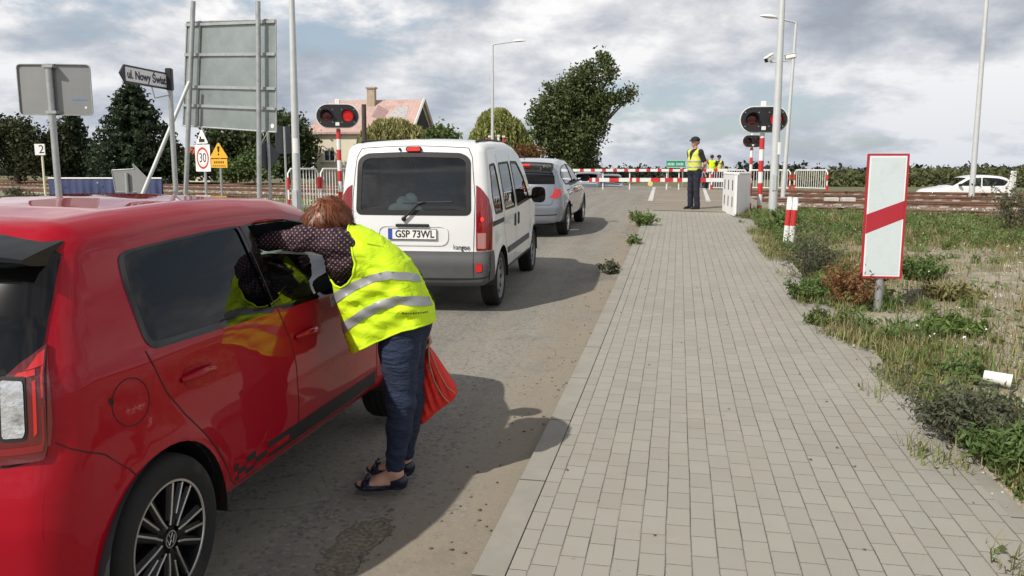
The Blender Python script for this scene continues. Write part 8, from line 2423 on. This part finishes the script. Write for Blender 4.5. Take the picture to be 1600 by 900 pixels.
    base_ = np.array([(1, 0, 0), (0, 1, 0), (-1, 0, 0), (0, -1, 0), (0, 0, 0.8), (0, 0, -0.5)]); tri = np.array([(0, 1, 4), (1, 2, 4), (2, 3, 4), (3, 0, 4), (1, 0, 5), (2, 1, 5), (3, 2, 5), (0, 3, 5)])
    sz = r.uniform(0.004, 0.018, n) * (1 + (r.random(n) < 0.06)); v = (base_[None] * r.uniform(0.6, 1.3, (n, 6, 3)) * sz[:, None, None] + pb[:, None, :] + np.array([0, 0, 0.003])).reshape(-1, 3)
    f = (tri[None] + np.arange(n)[:, None, None] * 6).reshape(-1, 3); o = mesh_obj('pebbles', v, f, mat('pebble', (0.42, 0.39, 0.34), 0.9, island=0.4, var=0.1), None); tag(o, 'loose pebbles on the sandy verge', 'pebbles', kind='stuff')
    # crumbs and dead leaves lying on the paving and along the kerb
    n = 520; s = r.uniform(-0.5, 15, n) ** 1.0; w = np.where(r.random(n) < 0.55, -0.02 - np.abs(r.normal(0, 0.22, n)), r.uniform(0, 2.4, n)); sel = (r.random(n) < 0.5) | (w < 0)
    s, w = s[sel], w[sel]; x, y = road_xy(s, w); z = H(x, y) + np.where(w < 0.0, -0.026, 0.006); n = len(x); sz = r.uniform(0.003, 0.012, n)
    v = (base_[None] * r.uniform(0.6, 1.3, (n, 6, 3)) * np.array([1, 1, 0.5]) * sz[:, None, None] + np.stack([x, y, z], 1)[:, None, :]).reshape(-1, 3); f = (tri[None] + np.arange(n)[:, None, None] * 6).reshape(-1, 3)
    o = mesh_obj('crumbs', v, f, mat('crumb', (0.16, 0.12, 0.08), 0.9, island=0.5, var=0.1), None); tag(o, 'crumbs of soil and bits of bark lying on the paving and by the kerb', 'debris', kind='stuff')
    # grass on the left, before and behind the rails
    n = 9000; q = r.uniform(-9, -2.2, n); a = r.uniform(-34, -8, n); x = TN[0] * (q + 22.16) + TD[0] * a; y = TN[1] * (q + 22.16) + TD[1] * a
    s, w = xy_road(x, y); sel = w < -6.3; p = np.stack([x[sel], y[sel], np.array([verge_z(a_, b_) for a_, b_ in zip(x[sel], y[sel])])], 1)
    v, f = blades(p, r.uniform(0.08, 0.3, len(p)), 0.008, r, 0.8); o = mesh_obj('rough_grass', v, f, M_GRASS, None); tag(o, 'rough grass in front of the tracks on the left, around the white railings', 'grass', kind='stuff')
build_verge()

def weed(label, px, py, hgt, spread, stems, leaf, n_leaf, m, seed, name='weed_plant', cat='weed', droop=0.3, stem_m=None, stem_r=0.0028, aspect=2.4, jitter=0.02, branch=2, flowers=0, zoff=0.0, group=None):
    g = G(px, py); w_ = xy_road(g.x, g.y)[1]; z = verge_z(g.x, g.y) if w_ > 2.32 or w_ < -6.1 else float(H(g.x, g.y)) + zoff
    r = np.random.default_rng(seed); t = thing(name, label, cat, (g.x, g.y, z), 0, group)
    mb = MB(); P_ = []; ends = []
    def grow(p, d, L, rad, lvl):
        pts = [p]; n = 5
        for i in range(n):
            d = d + r.normal(size=3) * 0.13 + np.array([0, 0, -droop * 0.06 * i]); d = d / np.linalg.norm(d); pts.append(pts[-1] + d * L / n)
        mb.tube([tuple(q) for q in pts], [rad * (1 - 0.8 * i / n) for i in range(n + 1)], 4, cap=False)
        for i in range(1, n + 1):
            k = max(1, int(n_leaf / (stems * (n) * (1 + branch))))
            P_.append(np.repeat(pts[i][None], k, 0) + r.normal(size=(k, 3)) * jitter * (0.6 + 0.6 * i / n))
            if lvl < 1 and i >= 2 and branch:
                for _ in range(max(1, branch // 2)):
                    d2 = d + r.normal(size=3) * 0.75; d2[2] = abs(d2[2]) * 0.8 + 0.1; d2 /= np.linalg.norm(d2); grow(pts[i], d2, L * r.uniform(0.25, 0.5), rad * 0.5, lvl + 1)
        ends.append(pts[-1])
    for i in range(stems):
        a = r.uniform(0, 6.283); u = math.sqrt(r.random()) * spread; d = np.array([math.cos(a) * u / hgt, math.sin(a) * u / hgt, 1.0]); d /= np.linalg.norm(d)
        grow(np.array([math.cos(a) * u * 0.3, math.sin(a) * u * 0.3, -0.02]), d, hgt * r.uniform(0.6, 1.05), stem_r, 0)
    mb.build('stems', stem_m or M_STEM, t, fix=False)
    pts = np.concatenate(P_); pts[:, 2] = np.maximum(pts[:, 2], 0.01)
    v, f = leaf_mesh(pts, leaf, r, aspect=aspect); mesh_obj('leaves', v, f, m, t)
    if flowers:
        e = np.array(ends)[r.integers(0, len(ends), flowers)]; v, f = leaf_mesh(clump(e, 4, 0.01, r), 0.016, r, 1.0); mesh_obj('blossoms', v, f, M_FLOWER, t)
    return t
weed('dark bushy weed at the edge of the paving, nearest the camera below the paper cup', 1512, 692, 0.30, 0.24, 30, 0.014, 3000, M_WEED_DK, 1, stem_r=0.0026)
weed('spindly dark stalk rising from the near dark bushy weed', 1437, 655, 0.34, 0.03, 2, 0.014, 60, M_WEED_DK, 2, branch=2, stem_m=M_WEED_DK)
weed('reddish brown dry weed left of the striped board', 1325, 482, 0.42, 0.24, 30, 0.016, 1700, M_WEED_DRY, 3, stem_m=M_WEED_DRY, aspect=3)
weed('dark grey twiggy weed behind the short red and white post', 1266, 436, 0.62, 0.34, 34, 0.018, 1300, M_WEED_DK, 4, stem_m=mat('dead_stem', (0.10, 0.075, 0.06), 0.9), stem_r=0.005)
weed('green leafy weed at the paving edge in front of the twiggy dark weed', 1268, 468, 0.26, 0.34, 26, 0.018, 2300, M_WEED_GREEN, 5)
weed('bright green leafy weed just right of the striped board', 1440, 436, 0.30, 0.28, 24, 0.019, 2200, M_WEED_GREEN, 6)
weed('tall wiry scrub at the right edge in front of the tracks', 1586, 368, 0.95, 0.36, 24, 0.022, 1100, M_WEED_DK, 7, stem_r=0.005)
weed('spreading green grass like weed right of the sign post foot', 1490, 520, 0.20, 0.30, 28, 0.017, 1900, M_TUFT, 8, aspect=4)
weed('low green weed left of the sign post foot', 1296, 505, 0.14, 0.28, 22, 0.022, 1100, M_CLOVER, 9)
weed('small green weed in the sand above the paper cup', 1500, 592, 0.15, 0.18, 16, 0.02, 800, M_WEED_GREEN, 10)
weed('green weed cut off by the right edge below the paper cup', 1590, 735, 0.22, 0.24, 26, 0.014, 2400, M_WEED_GREEN, 11, aspect=4)
weed('leafy weed at the foot of the grey lamp post', 1222, 362, 0.30, 0.5, 26, 0.04, 1300, M_WEED_GREEN, 12)
weed('tallest green weed growing out of the kerb joint beside the far end of the road', 1003, 352, 0.30, 0.20, 20, 0.024, 1000, M_TUFT, 13, zoff=-0.02)
weed('small weed in the kerb joint, second from the far end', 991, 381, 0.16, 0.12, 10, 0.025, 260, M_WEED_GREEN, 14, zoff=-0.02)
weed('weed in the kerb joint nearest the camera, beside the shadow of the white van', 955, 424, 0.16, 0.14, 14, 0.024, 420, M_WEED_DK, 15, zoff=-0.02)
weed('olive weed clump on the verge between the striped board and the scrub', 1490, 470, 0.22, 0.30, 22, 0.022, 1100, M_GRASS2, 16, aspect=3.5)
weed('dark leafy plant at the far left edge before the rails', 26, 312, 0.45, 0.4, 18, 0.06, 500, M_WEED_DK, 17)
